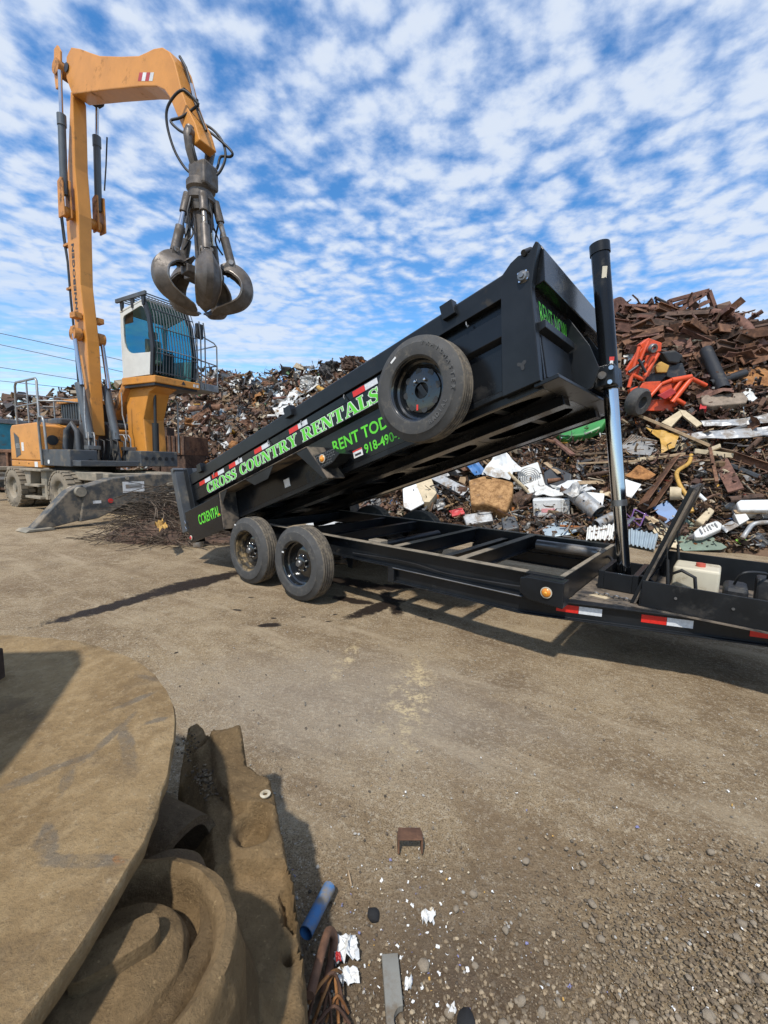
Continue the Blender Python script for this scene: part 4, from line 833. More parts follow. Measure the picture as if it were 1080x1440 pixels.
m = MB(); m.box(1.2, 2.1, .42, 1.5, 1.20, 1.62); eb(m, 'front_locker', 'machine_grey', bevel=.02)
for i in range(5): eb(MB().cyl((2.10, .58+.19*i, 1.42), (2.115, .58+.19*i, 1.42), .05, n=12), 'vent_hole', 'cab_dark')
for y in (-.30, .30):
    m = MB(); m.prism([(.1, 1.34), (1.35, 1.34), (1.2, 2.1), (.75, 2.35), (.35, 2.1)], y-.03, y+.03); eb(m, 'boom_bracket', 'machine_grey', bevel=.01)
for i in range(7):
    y = -.5+.17*i; eb(MB().tube([(1.30, y, 1.34), (1.42, y+.03, 1.62), (1.38, y+.05, 1.85), (1.15, y+.05, 1.9)], .022, 7), 'hydraulic_hose', 'cable_black', smooth=60)
for y in (-.42, .5): eb(MB().box(1.3, 1.52, y-.15, y+.15, 1.62, 1.72), 'valve_block', 'steel_grey', bevel=.01); 
for y in (-.5, -.36, .42, .56): eb(MB().tube([(1.42, y, 1.72), (1.42, y, 1.95), (1.36, y*.95, 2.05), (1.22, y*.9, 2.05)], .016, 7), 'hydraulic_pipe', 'galvanised', smooth=60)
eb(MB().tube([(.45, -.62, 1.62), (.48, -.58, 2.1), (.6, -.5, 2.3), (.75, -.45, 2.1), (.78, -.45, 1.5)], .07, 9), 'exhaust_duct', 'machine_grey', smooth=60)
# handrails and ladder
def rail(path, r=.022, name='handrail'): eb(MB().tube(path, r, 8), name, 'rail_grey', smooth=60)
rail([(-1.30, -1.0, 2.28), (-1.26, -1.0, 3.30), (-1.18, -1.0, 3.40), (-.02, -1.0, 3.42), (.04, -1.0, 3.36), (.06, -1.0, 1.40)], .03)
rail([(-.55, -1.0, 2.3), (-.55, -1.0, 3.41)]); rail([(-1.3, -1.0, 2.75), (.05, -1.0, 2.80)]); rail([(-1.28, -1.0, 3.1), (-1.3, .9, 3.15), (-.1, 1.0, 3.15)]); rail([(-1.28, -.1, 2.45), (-1.28, -.1, 3.14)])
rail([(.24, -1.08, 1.2), (.24, -1.1, 2.30), (.30, -1.1, 2.42), (.48, -1.1, 2.42), (.55, -1.1, 2.30), (.55, -1.08, 1.6)], .03); rail([(.05, -1.0, 2.85), (.6, -.7, 2.85), (.62, -.3, 2.85)]); rail([(.62, -.3, 2.85), (.62, -.3, 1.6)])
# boom
HB = .155
bk = [EXY(*p, -HB) for p in ((117, 612), (112, 540), (107, 478), (99, 400), (94, 330), (92, 296), (95, 235), (97, 180), (99, 128))]
ft = [EXY(*p, -HB) for p in ((131, 612), (126, 540), (122, 478), (113, 400), (111, 330), (110.5, 300), (105, 235), (103.5, 180), (102, 136))]
prof = [(x-.0, z) for x, z in bk] + [(max(x, 0)+.0, z) for x, z in ft[::-1]]
m = MB(); m.prism(prof, -HB, HB); BO = eb(m, 'boom', 'machine_orange', bevel=.02)
e0, e1 = bk[-1], ft[-1]
FT = lambda z: float(np.interp(z, [q[1] for q in ft], [q[0] for q in ft])); BK = lambda z: float(np.interp(z, [q[1] for q in bk], [q[0] for q in bk]))
me_ = textmesh('SENNEBOGEN', .27, .012, .001, space=1.12); me_.transform(Matrix.Translation((BK(5.2)+.235, -HB-.003, 4.98)) @ Matrix.Rotation(R(3.6), 4, 'Y') @ Matrix.Rotation(-math.pi/2, 4, 'Y') @ Matrix.Rotation(math.pi/2, 4, 'X'))
ys_ = [v.co.z for v in me_.vertices]; k = (6.95-4.98)/(max(ys_)-min(ys_))
for v in me_.vertices: v.co.z = 4.98+(v.co.z-4.98)*k; v.co.x = BK(v.co.z)+.10+(v.co.x-(BK(5.2)+.235)+.235)*.62
me_.materials.clear(); link('lettering', me_, 'sticker_dark', BO)
for z in (4.62, 7.62): 
    xx = (FT(z)+BK(z))/2
    eb(MB().cyl((xx, -.36, z), (xx, .50 if z > 6 else .40, z), .13, n=22), 'cross_tube', 'machine_orange', BO, smooth=40)
CYL = lambda s: -.33 if s < 0 else .47
for s in (-1, 1):
    x = (FT(7.62)+BK(7.62))/2+.05
    m = MB(); m.prism([(x-.14, 7.45), (x+.16, 7.45), (x+.16, 8.32), (x+.05, 8.36), (x-.10, 8.30)], CYL(s)-.10, CYL(s)-.065); m.prism([(x-.14, 7.45), (x+.16, 7.45), (x+.16, 8.32), (x+.05, 8.36), (x-.10, 8.30)], CYL(s)+.065, CYL(s)+.10); eb(m, 'cylinder_lug', 'machine_orange_worn', BO, bevel=.01)
    x2 = (FT(4.62)+BK(4.62))/2+.04
    eb(MB().cyl((x2, s*.20, 4.62), (x2, s*.38, 4.62), .165, n=22), 'lift_cylinder_eye', 'machine_orange_worn', BO, smooth=40)
    eb(MB().box(x2-.12, x2+.14, s*.18, s*.36, 5.02, 5.16), 'hose_clamp', 'machine_orange_worn', BO, bevel=.01)
    eb(MB().cyl((1.15, s*.33, 1.9), (x2+.10, s*.33, 3.35), .105, n=18), 'lift_cylinder', 'cylinder_grey', smooth=40)
    eb(MB().cyl((1.15+(x2+.02-1.15)*.53, s*.33, 3.30), (x2+.02, s*.33, 4.6), .055, n=16), 'lift_rod', 'chrome', smooth=40)
    eb(MB().tube([(1.26, s*.46, 3.2), (1.24, s*.47, 2.6), (1.30, s*.5, 2.3), (1.35, s*.5, 1.9)], .018, 7), 'hydraulic_pipe', 'galvanised', smooth=60)
    eb(MB().cyl((x, CYL(s), 8.0), (x+.10, CYL(s), 9.72), .085, n=18), 'stick_cylinder', 'cylinder_grey', smooth=40); eb(MB().cyl((x+.095, CYL(s), 9.55), (x+.103, CYL(s), 9.80), .10, n=18), 'cylinder_gland', 'cylinder_grey', smooth=40)
    eb(MB().cyl((x+.10, CYL(s), 9.7), (x+.16 if s < 0 else x+.20, CYL(s), 10.75 if s < 0 else 10.45), .045, n=14), 'stick_rod', 'chrome', smooth=40)
for i, dx in enumerate((0, .07)):
    eb(MB().tube([(BK(z)-.12-dx, -.12+.02*i, z) for z in (2.6, 3.6, 4.6, 5.6, 6.6)]+[(BK(7.0)-.20-dx, -.12, 7.2), (BK(7.8)-.24-dx, -.14, 7.9), (BK(8.2)-.12-dx, -.2, 8.25), (BK(8.2)+.05, -.3, 8.1)], .022, 7), 'boom_hose', 'cable_black', BO, smooth=60)
for z in (4.9, 5.9, 7.0): eb(MB().box(BK(z)-.24, BK(z)+.02, -.16, -.05, z-.03, z+.03), 'hose_clamp', 'machine_orange_worn', BO, bevel=.006)
eb(MB().tube([(1.2, .45, 9.6), (1.05, .47, 9.0), (.95, .45, 8.4)], .018, 7), 'boom_hose', 'cable_black', BO, smooth=60)
# stick
HS = .2
sp = [EXY(*p, -HS) for p in ((100, 66), (112, 68), (125, 73), (140, 78), (170, 79), (195, 78), (206, 73), (216, 68), (228, 66), (238, 72), (245, 86), (250, 105), (256, 130), (264, 152), (274, 172), (281, 196), (272, 204), (258, 182), (247, 158), (238, 136), (231, 126), (220, 121), (200, 121), (150, 126), (118, 130), (101, 132), (93, 110), (93, 80))]
m = MB(); m.prism(sp, -HS, HS); ST = eb(m, 'stick', 'machine_orange', bevel=.02)
ex, ez = EXY(97, 106, 0)
eb(MB().cyl((ex, -.30, ez), (ex, .40, ez), .17, n=24), 'elbow_pin', 'machine_orange_worn', ST, smooth=40)
m = MB(); m.prism([(ex-.16, ez-.42), (ex+.10, ez-.45), (ex+.18, ez+.30), (ex+.05, ez+.48), (ex-.12, ez+.46), (ex-.2, ez)], -.25, -.205); eb(m, 'elbow_plate', 'machine_orange', ST, bevel=.01)
eb(MB().cyl((ex+.36, -HS-.006, ez-.12), (ex+.36, -HS-.03, ez-.12), .10, n=18), 'work_lamp', 'cab_dark', ST, smooth=40)
m = MB(); m.prism([(x+.05, ez-.05), (x+.6, ez-.2), (x+.36, ez-.52), (x+.10, ez-.50)], .15, .56); eb(m, 'cylinder_lug', 'wear_black', ST, bevel=.01)
for i in range(4):
    a, b, c_, d_ = EXY(194+5*i, 101, -HS)[0], EXY(199+5*i, 101, -HS)[0], 0, 0
    q = [EXY(*p, -HS) for p in ((194+5.2*i, 114), (199+5.2*i, 114), (201.2+5.2*i, 102), (196.2+5.2*i, 102))]
    m = MB(); m.add([(x, -HS-.004, z) for x, z in q], [(0, 1, 2, 3)]); eb(m, 'warning_stripe', 'stripe_white' if i % 2 else 'stripe_red', ST)
for i in range(4):
    y = -.09+.07*i; pts = [EXY(*p, y) for p in ((249, 84), (258, 100), (264, 122), (269, 145), (278, 168), (286, 188))]
    eb(MB().tube([(x+.09, y, z+.02) for x, z in pts], .026, 7), 'stick_hose', 'cable_black', ST, smooth=60)
    a, b = pts[2], pts[3]; eb(MB().cyl((a[0]+.11, y, a[1]), (b[0]+.11, y, b[1]), .032, n=8), 'hose_fitting', 'chrome', ST, smooth=40)
m = MB(); m.box(pts[3][0]+.02, pts[3][0]+.16, -.16, .18, pts[3][1]-.03, pts[3][1]+.05); eb(m, 'hose_clamp', 'wear_black', ST, bevel=.01)
tx, tz = EXY(280, 205, 0)
# cab, its riser and platform
m = MB(); m.prism([(1.0, 1.34), (1.85, 1.34), (1.75, 2.5), (2.05, 3.20), (2.4, 3.32), (2.4, 3.42), (1.0, 3.42), (.95, 2.9)], .75, 1.35); eb(m, 'cab_riser', 'machine_orange', bevel=.02)
eb(MB().cyl((1.95, .95, 1.6), (1.97, .95, 2.4), .085, n=14).cyl((1.97, .95, 2.4), (2.0, .95, 3.3), .04, n=10), 'riser_cylinder', 'cab_dark', smooth=40)
m = MB(); m.prism([(.35, 2.6), (.55, 2.5), (1.25, 3.42), (1.05, 3.5)], .6, .9); eb(m, 'riser_arm', 'machine_orange_worn', bevel=.02)
CX0, CX1, CY0, CY1, CZ0, CZ1 = 1.16, 2.58, .60, 1.86, 3.62, 5.50
m = MB(); m.prism([(CX0-.06, 3.42), (CX1+.06, 3.40), (CX1+.06, 3.58), (CX0-.06, 3.62)], CY0-.03, CY1+.05); CF = eb(m, 'cab_floor', 'machine_orange', bevel=.02)
eb(MB().box(CX0, CX1, CY0, CY1, 3.34, 3.40), 'floor_pan', 'cab_dark', CF)
q = [(-.22, 0), (.22, 0), (0, .19)]
tri_ = MB(); tri_.prism([(CY0+.72, 3.46), (CY0+.86, 3.46), (CY0+.79, 3.56)], CX1+.061, CX1+.064, 'x'); eb(tri_, 'warning_sign', 'sticker_dark', CF)
for yy in (1.12, 1.22): eb(MB().box(CX1+.061, CX1+.064, CY0+yy-.03, CY0+yy+.04, 3.45, 3.53), 'sticker', 'sticker_white', CF)
# right wall of the cab: white shell with one large rounded window
def rounded(pts, r, n=5):
    out = []; N = len(pts)
    for i in range(N):
        p = Vector(pts[i]); a = (Vector(pts[i-1])-p); b = (Vector(pts[(i+1) % N])-p); rr = min(r[i] if isinstance(r, list) else r, a.length*.48, b.length*.48)
        a.normalize(); b.normalize(); s0 = p+a*rr; s1 = p+b*rr
        for k in range(n+1): t_ = k/n; out.append(tuple(s0*(1-t_)**2+p*2*t_*(1-t_)+s1*t_*t_))
    return out
wo_ = [(CX0, CZ0), (CX1-.10, CZ0), (CX1-.02, 4.3), (CX1-.14, 5.1), (CX1-.35, CZ1), (CX0+.02, CZ1-.16)]
win = rounded([(CX0+.10, 4.25), (CX1-.13, 4.18), (CX1-.06, 4.35), (CX1-.19, 5.1), (CX1-.42, CZ1-.10), (CX0+.10, CZ1-.26)], [.45, .05, .1, .2, .12, .1])
def wall_with_hole(outer, hole, y0, y1):
    bm = bmesh.new(); fo = [bm.verts.new((x, y0, z)) for x, z in outer]; ho = [bm.verts.new((x, y0, z)) for x, z in hole]
    ed = [bm.edges.new((L_[i], L_[(i+1) % len(L_)])) for L_ in (fo, ho) for i in range(len(L_))]
    bmesh.ops.triangle_fill(bm, use_beauty=True, use_dissolve=False, edges=ed)
    g = bmesh.ops.extrude_face_region(bm, geom=bm.faces[:]); bmesh.ops.translate(bm, verts=[v for v in g['geom'] if isinstance(v, bmesh.types.BMVert)], vec=(0, y1-y0, 0))
    bmesh.ops.recalc_face_normals(bm, faces=bm.faces); me = bpy.data.meshes.new('cab'); bm.to_mesh(me); bm.free(); return me
CAB = link('cab', wall_with_hole(wo_, win, CY0, CY0+.05), 'cab_white', EX)
link('cab_wall', wall_with_hole(wo_, win, CY1-.05, CY1), 'cab_white', CAB)
eb(MB().prism(win, CY0+.022, CY0+.028), 'side_window', 'glass_clear', CAB); eb(MB().prism(win, CY1-.028, CY1-.022), 'side_window', 'glass_tint', CAB)
eb(MB().box(CX0-.05, CX0, CY0, CY1, CZ0, 4.15), 'rear_wall', 'cab_white', CAB, bevel=.01); eb(MB().box(CX0-.02, CX0-.012, CY0+.05, CY1-.05, 4.15, CZ1-.16), 'rear_window', 'glass_tint', CAB)
for y in (CY0, CY1-.05): eb(MB().prism([(CX0-.05, 4.15), (CX0, 4.15), (CX0+.02, CZ1-.16), (CX0-.03, CZ1-.16)], y, y+.05), 'rear_pillar', 'cab_white', CAB)
m = MB(); m.prism([(CX0-.04, CZ1-.16), (CX1-.35, CZ1), (CX1-.30, CZ1+.05), (CX0-.04, CZ1-.09)], CY0-.01, CY1+.01); eb(m, 'cab_roof', 'cab_white', CAB, bevel=.015)
# front: dark pillars and tinted glass behind a bar guard
fp = [(CX1-.10, CZ0), (CX1-.02, 4.3), (CX1-.14, 5.1), (CX1-.35, CZ1)]
for y in (CY0-.004, CY1-.07):
    m = MB(); m.prism([(x-.10 if i else x-.10, z) for i, (x, z) in enumerate(fp)]+[(x+.03, z) for x, z in fp[::-1]], y, y+.075); eb(m, 'front_pillar', 'cab_dark', CAB, bevel=.008)
m = MB()
for i in range(3):
    (xa, za), (xb, zb) = fp[i], fp[i+1]; m.add([(xa, CY0+.07, za), (xa, CY1-.07, za), (xb, CY1-.07, zb), (xb, CY0+.07, zb)], [(0, 1, 2, 3)])
eb(m, 'windscreen', 'glass_tint', CAB)
for i in range(15):
    y = CY0+.06+i*.083
    eb(MB().tube([(CX1+.03, y, 3.64), (CX1+.09, y, 4.3), (CX1-.02, y, 5.15), (CX1-.20, y, CZ1+.06)], .013, 6), 'guard_bar', 'guard_grey', CAB, smooth=60)
for x, z in ((CX1+.03, 3.68), (CX1+.085, 4.15), (CX1+.05, 4.8), (CX1-.06, 5.26)): eb(MB().cyl((x, CY0+.03, z), (x, CY1-.03, z), .014, n=7), 'guard_bar', 'guard_grey', CAB, smooth=60)
# roof guard
for y in (CY0-.03, CY1+.03): eb(MB().box(CX0-.15, CX1-.18, y-.03, y+.03, CZ1+.10, CZ1+.20, Matrix.Translation((0, 0, 0))), 'roof_guard_rail', 'guard_grey', CAB, bevel=.008)
for i in range(9): eb(MB().cyl((CX0-.1+i*.155, CY0, CZ1+.17), (CX0-.1+i*.155, CY1, CZ1+.17), .016, n=7), 'roof_guard_bar', 'guard_grey', CAB, smooth=60)
for i in range(3): eb(MB().prism([(CX0+.02+i*.5, CZ1+.10), (CX0+.16+i*.5, CZ1+.10), (CX0+.12+i*.5, CZ1-.12), (CX0+.05+i*.5, CZ1-.12)], CY0-.03, CY0+.02), 'guard_foot', 'cab_dark', CAB)
# inside: seat, console, blind
m = MB(); m.box(1.5, 1.95, 1.05, 1.5, 4.0, 4.12); m.box(1.44, 1.56, 1.05, 1.5, 4.08, 4.75); m.box(1.45, 1.56, 1.15, 1.4, 4.78, 4.98); se = eb(m, 'operator_seat', 'seat_beige', CAB, bevel=.04); eb(MB().box(1.6, 1.85, 1.15, 1.4, 3.62, 4.0), 'seat_base', 'cab_dark', CAB)
m = MB(); m.prism([(2.0, 3.62), (2.2, 3.62), (2.25, 4.3), (2.12, 4.35)], 1.15, 1.4); eb(m, 'steering_column', 'cab_dark', CAB); eb(MB().lathe([(.16, 0), (.18, .015), (.16, .03), (.15, .015)], 20, 'z', Matrix.Translation((2.1, 1.27, 4.36)) @ Matrix.Rotation(.5, 4, 'Y'), True), 'steering_wheel', 'cab_dark', CAB, smooth=60)
eb(MB().box(1.18, 1.62, CY0+.06, CY0+.07, 5.05, 5.32), 'sun_blind', 'cab_blind', CAB)
# access platform on the far side of the cab, with railing and mirror
m = MB(); m.box(1.55, 2.60, CY1+.06, CY1+.72, 3.42, 3.62); PF = eb(m, 'platform', 'rail_grey', bevel=.01)
def prail(path, r=.02): eb(MB().tube(path, r, 8), 'platform_rail', 'rail_grey', PF, smooth=60)
prail([(2.58, CY1+.70, 3.5), (2.58, CY1+.70, 4.75), (2.56, CY1+.62, 4.84), (2.56, CY1+.12, 4.95), (2.56, CY1+.05, 4.9), (2.56, CY1+.05, 3.6)]); prail([(2.58, CY1+.70, 4.2), (2.58, CY1+.05, 4.25)]); prail([(1.56, CY1+.70, 3.5), (1.56, CY1+.70, 4.75), (2.56, CY1+.70, 4.78)]); prail([(1.56, CY1+.70, 4.2), (2.58, CY1+.70, 4.2)]); prail([(2.6, CY0+.1, 4.28), (2.7, CY0+.5, 4.26), (2.66, CY1+.05, 4.25)], .014)
eb(MB().cbox((2.55, CY1+.14, 5.05), (.10, .22, .42)), 'mirror', 'plastic_black', PF, bevel=.03)
for y in (CY1+.1, CY1+.24): eb(MB().tube([(2.64, y, 3.45), (2.66, y, 4.9), (2.6, y, 5.3)], .02, 7), 'grab_rail', 'guard_grey', PF, smooth=60)
rail([(2.05, 1.58, 1.6), (2.05, 1.58, 3.0), (2.05, 1.50, 3.1)], .025)
# ---------------------------------------------------------------- grapple hanging from the stick
gw = EM @ Vector((tx+.02, 0, tz))
GR = empty('scrap_grapple', (gw.x, gw.y, gw.z), EH+R(8), 'dark steel orange-peel grapple with curved tines hanging from the orange stick', 'grapple')
def gb(m, name, mat, par=None, **k): return m.build(name, mat, par or GR, **k)
for s in (-1, 1):
    gb(MB().tube([(s*.02, s*.22, .18), (s*.02, s*.26, .02), (-.02, s*.24, -.22), (-.03, s*.12, -.42), (-.03, s*.08, -.5)], [.09, .10, .085, .09, .1], 10), 'link_yoke', 'grapple_steel', smooth=60)
gb(MB().cyl((0, -.32, .06), (0, .32, .06), .10, n=18), 'link_pin', 'grapple_steel', smooth=40)
m = MB(); m.box(-.14, .30, -.20, .20, -.86, -.40); gb(m, 'rotator_motor', 'grapple_steel', bevel=.05)
m = MB(); m.lathe([(.0, -.70), (.25, -.70), (.28, -.74), (.28, -.86), (.23, -.90), (.23, -1.00), (.30, -1.02), (.30, -1.10), (.25, -1.14), (.22, -1.3), (0, -1.3)], 24, 'z'); gb(m, 'rotator', 'grapple_steel', smooth=35)
m = MB(); m.lathe([(.0, -1.2), (.17, -1.2), (.14, -2.36), (.20, -2.42), (.26, -2.50), (.26, -2.58), (0, -2.62)], 16, 'z'); gb(m, 'centre_column', 'grapple_steel', smooth=35)
NT_ = 5
spine = bez([(.26, 0, -2.40), (.48, 0, -2.26), (.74, 0, -2.32), (.93, 0, -2.54), (.95, 0, -2.84), (.78, 0, -3.08), (.44, 0, -3.22), (.16, 0, -3.27)], 5)
wd = np.interp(np.linspace(0, 1, len(spine)), [0, .2, .38, .55, .75, .92, 1], [.10, .17, .22, .24, .23, .17, .04]); th = np.interp(np.linspace(0, 1, len(spine)), [0, .3, .6, 1], [.13, .12, .10, .05])
for k in range(NT_):
    A = Matrix.Rotation(2*math.pi*(k+.47)/NT_, 4, 'Z'); m = MB(A); vs = []; fs = []; EDG = []
    for i, p in enumerate(spine):
        d = (spine[min(i+1, len(spine)-1)]-spine[max(i-1, 0)]).normalized(); nrm = Vector((d.z, 0, -d.x))
        if nrm.dot(Vector((0, 0, -2.6))-p+Vector((0, 0, 0))) > 0: nrm = -nrm
        w, h = wd[i], th[i]
        kf = 1.55*min(1, w/.2); sec = [(-w, -kf*h), (-.46*w, -.05*h), (-.26*w, .42*h), (.26*w, .42*h), (.46*w, -.05*h), (w, -kf*h), (w*.95, -(kf+.3)*h), (.3*w, -.42*h), (-.3*w, -.42*h), (-w*.95, -(kf+.3)*h)]; EDG.append(nrm*(-kf*h))
        vs += [p+Vector((0, a, 0))+nrm*b for a, b in sec]
    n = 10
    for i in range(len(spine)-1):
        for q in range(n): fs.append((i*n+q, i*n+(q+1) % n, (i+1)*n+(q+1) % n, (i+1)*n+q))
    fs += [tuple(range(n)), tuple(range((len(spine)-1)*n, len(spine)*n))[::-1]]
    m.add(vs, fs); tn = gb(m, 'tine', 'grapple_steel', smooth=40)
    for s in (-1, 1):
        m = MB(A); e = [spine[i]+Vector((0, s*wd[i]*.99, 0))+EDG[i] for i in range(7, len(spine)-2)]; m.tube(e, .016, 5); gb(m, 'tine_edge', 'grapple_worn', tn, smooth=60)
        m = MB(A); m.prism([(.34, -2.42), (.52, -2.16), (.64, -2.18), (.70, -2.42)], s*.06, s*.10); gb(m, 'tine_lug', 'grapple_steel', tn, bevel=.008)
    m = MB(A); m.cyl((.58, -.12, -2.22), (.58, .12, -2.22), .05, n=12); gb(m, 'lug_pin', 'grapple_worn', tn, smooth=40)
    m = MB(A); m.cyl((.57, 0, -2.22), (.44, 0, -1.72), .088, .092, n=14); gb(m, 'tine_cylinder', 'grapple_steel', tn, smooth=40)
    m = MB(A); m.cyl((.445, 0, -1.74), (.36, 0, -1.40), .055, n=14); gb(m, 'cylinder_rod', 'chrome' if k % 2 else 'grapple_worn', tn, smooth=40)
    m = MB(A); m.cyl((.365, 0, -1.42), (.27, 0, -1.04), .085, n=12); gb(m, 'rod_eye', 'grapple_steel', tn, smooth=40)
    m = MB(A); m.box(.16, .40, -.15, .15, -2.58, -2.42); gb(m, 'tine_hinge', 'grapple_steel', tn, bevel=.02)
    m = MB(A); m.tube([(.26, .1, -1.12), (.36, .16, -1.45), (.32, .14, -1.75), (.22, .10, -1.5)], .02, 6); gb(m, 'grapple_hose', 'cable_black', smooth=60)
for pts in ([(.16, -.16, .60), (-.10, -.30, .82), (-.42, -.36, .60), (-.50, -.34, .30), (-.40, -.28, -.15), (-.22, -.20, -.48), (-.06, -.14, -.62)], [(.10, -.1, .65), (-.25, -.2, .45), (-.46, -.28, .38), (-.30, -.26, .2), (-.02, -.24, .0), (.08, -.22, -.3), (.08, -.12, -.55)],
            [(-.22, .16, .62), (.10, .24, .44), (.34, .28, .16), (.42, .26, -.16), (.34, .18, -.46), (.2, .08, -.62)], [(-.18, .16, .55), (.22, .22, .25), (.56, .28, -.06), (.52, .30, -.14), (.30, .26, -.12), (.26, .2, -.35), (.2, .1, -.52)]):
    gb(MB().tube(bez(pts, 6), .026, 7), 'rotator_hose', 'cable_black', smooth=60)
for k in range(4):
    a = 1.3*k+.4; gb(MB().tube(bez([(.2*math.cos(a), .2*math.sin(a), -.95), (.34*math.cos(a+.2), .34*math.sin(a+.2), -1.3), (.26*math.cos(a+.5), .26*math.sin(a+.5), -1.75), (.4*math.cos(a+.5), .4*math.sin(a+.5), -2.0)], 5), .018, 6), 'grapple_hose', 'cable_black', smooth=60)
# grease caked at the joints
for (x, z, r) in ((ex, ez, .30), (tx, tz+.12, .20)): eb(MB().cyl((x, -HS-.012, z), (x, -HS-.02, z), r*.55, n=18), 'pin_cap', 'wear_black', ST, smooth=40)
for x in (-1.2, -.6): eb(MB().cyl((x, -1.062, 1.21), (x, -1.056, 1.21), .02, n=10), 'bolt', 'wear_black')
for y in (-1.6, 1.6): eb(MB().cyl((3.79, y*.55, .98), (3.80, y*.55, .98), .04, n=10), 'bolt', 'chassis_dust')
# ---------------------------------------------------------------- muddy castings beside the viewer
def inside(px_, py_, poly):
    r = np.zeros(px_.shape, bool); n = len(poly)
    for i in range(n):
        (x0, y0), (x1, y1) = poly[i], poly[(i+1) % n]
        k = ((y0 > py_) != (y1 > py_)) & (px_ < (x1-x0)*(py_-y0)/(y1-y0+1e-12)+x0); r ^= k
    return r
def pdist(X, Y, poly):
    d = np.full(X.shape, 1e9); n = len(poly)
    for i in range(n):
        (x0, y0), (x1, y1) = poly[i], poly[(i+1) % n]; dx, dy = x1-x0, y1-y0; t_ = np.clip(((X-x0)*dx+(Y-y0)*dy)/(dx*dx+dy*dy+1e-12), 0, 1); d = np.minimum(d, np.hypot(X-x0-t_*dx, Y-y0-t_*dy))
    return np.where(inside(X, Y, poly), d, -d)
def lump(name, outline, z0, top, rnd, mat, label, cat, feat=None, res=.009, rough=.007, seed=1, group=None):
    # weathered casting: plan outline, height function, rounded shoulders
    P = [(p.x, p.y) if isinstance(p, Vector) else p for p in outline]; xs = [p[0] for p in P]; ys = [p[1] for p in P]
    gx_ = np.arange(min(xs)-res*3, max(xs)+res*3, res); gy_ = np.arange(min(ys)-res*3, max(ys)+res*3, res); X, Y = np.meshgrid(gx_, gy_); D = pdist(X, Y, P)
    nzv = np.array([[noise.noise(Vector((x*5, y*5, seed*3.1))) for x in gx_] for y in gy_]); nz2 = np.array([[noise.noise(Vector((x*21, y*21, seed*1.7))) for x in gx_] for y in gy_]); nz3 = np.array([[noise.noise(Vector((x*11+3, y*11, seed*2.7))) for x in gx_] for y in gy_])
    D2 = D+.012*nzv; T = top(X, Y) if callable(top) else np.full(X.shape, top)
    if feat is not None: T = T+feat(X, Y)
    D2 = D2+.006*nz2; k = np.clip((D2+.006)/rnd, 0, 1); k = np.sqrt(np.clip(1-(1-k)**2, 0, 1)); Z = z0+(T-z0)*np.where(k > 0, .62+.38*k, 0)*(D2 > -.006)
    Z = Z+np.where(k > 0, rough*nzv+rough*.6*nz2+rough*.9*np.abs(nz3)*-1, 0); keep = D2 > -.02; Z = np.where(D2 > -.006, Z, z0)
    vs = np.stack([X, Y, Z], -1).reshape(-1, 3); nx_, ny_ = len(gx_), len(gy_)
    fs = [(j*nx_+i, j*nx_+i+1, (j+1)*nx_+i+1, (j+1)*nx_+i) for j in range(ny_-1) for i in range(nx_-1) if keep[j, i] or keep[j+1, i+1] or keep[j, i+1] or keep[j+1, i]]
    me = bpy.data.meshes.new(name); me.from_pydata(vs.tolist(), [], fs); bm = bmesh.new(); bm.from_mesh(me); bmesh.ops.delete(bm, geom=[v for v in bm.verts if not v.link_faces], context='VERTS'); bm.to_mesh(me); bm.free()
    return tag(link(name, me, mat, smooth=50), label, cat, group)
# the big disc
DC, DR, DZ = Vector((-1.516, .615, .72)), 1.061, .72
N1, N2 = 22, 150; vs = []; fs = []
def dz(x, y, r):
    p = Vector((x*2.2, y*2.2, .3)); return .010*noise.noise(p)+.003*noise.noise(p*6)-.05*(1-(r/DR)**2)
for i in range(N1+1):
    for k in range(N2):
        a = 2*math.pi*k/N2; chip = .010*noise.noise(Vector((math.cos(a)*6, math.sin(a)*6, 1)))+.006*noise.noise(Vector((math.cos(a)*26, math.sin(a)*26, 5)))
        r = DR*(i/N1)**.8; x, y = DC.x+(r+(chip if i == N1 else 0))*math.cos(a), DC.y+(r+(chip if i == N1 else 0))*math.sin(a); vs.append((x, y, DZ+dz(x, y, r)-(.004 if i == N1 else 0)))
for i in range(N1):
    for k in range(N2): fs.append((i*N2+k, i*N2+(k+1) % N2, (i+1)*N2+(k+1) % N2, (i+1)*N2+k))
b0 = N1*N2
for dzz, dr in ((-.012, .004), (-.040, .0), (-.052, -.012), (-.06, -.5)):
    b1 = len(vs)
    for k in range(N2):
        x, y, z = vs[N1*N2+k]; a = 2*math.pi*k/N2; vs.append((x+dr*math.cos(a), y+dr*math.sin(a), DZ+dzz))
    for k in range(N2): fs.append((b0+k, b0+(k+1) % N2, b1+(k+1) % N2, b1+k))
    b0 = b1
t = NT('disc_mud'); n1 = t.noise(2.6, 10, .7); n2 = t.noise(20, 9, .7, w=1); n3 = t.noise(90, 6, .7, w=2)
c = t.mix(t.map(n1, .3, .7), (.195, .128, .062), (.315, .22, .112)); c = t.mix(t.map(n2, .42, .68, 0, .65), c, (.38, .275, .15)); c = t.mix(t.map(n3, .52, .72, 0, .4), c, (.11, .08, .05))
OB = t.tc.outputs['Object']; dnn = t.math('MULTIPLY', t.math('SUBTRACT', t.noise(14, 7, .7, w=4), .5), 2.6)
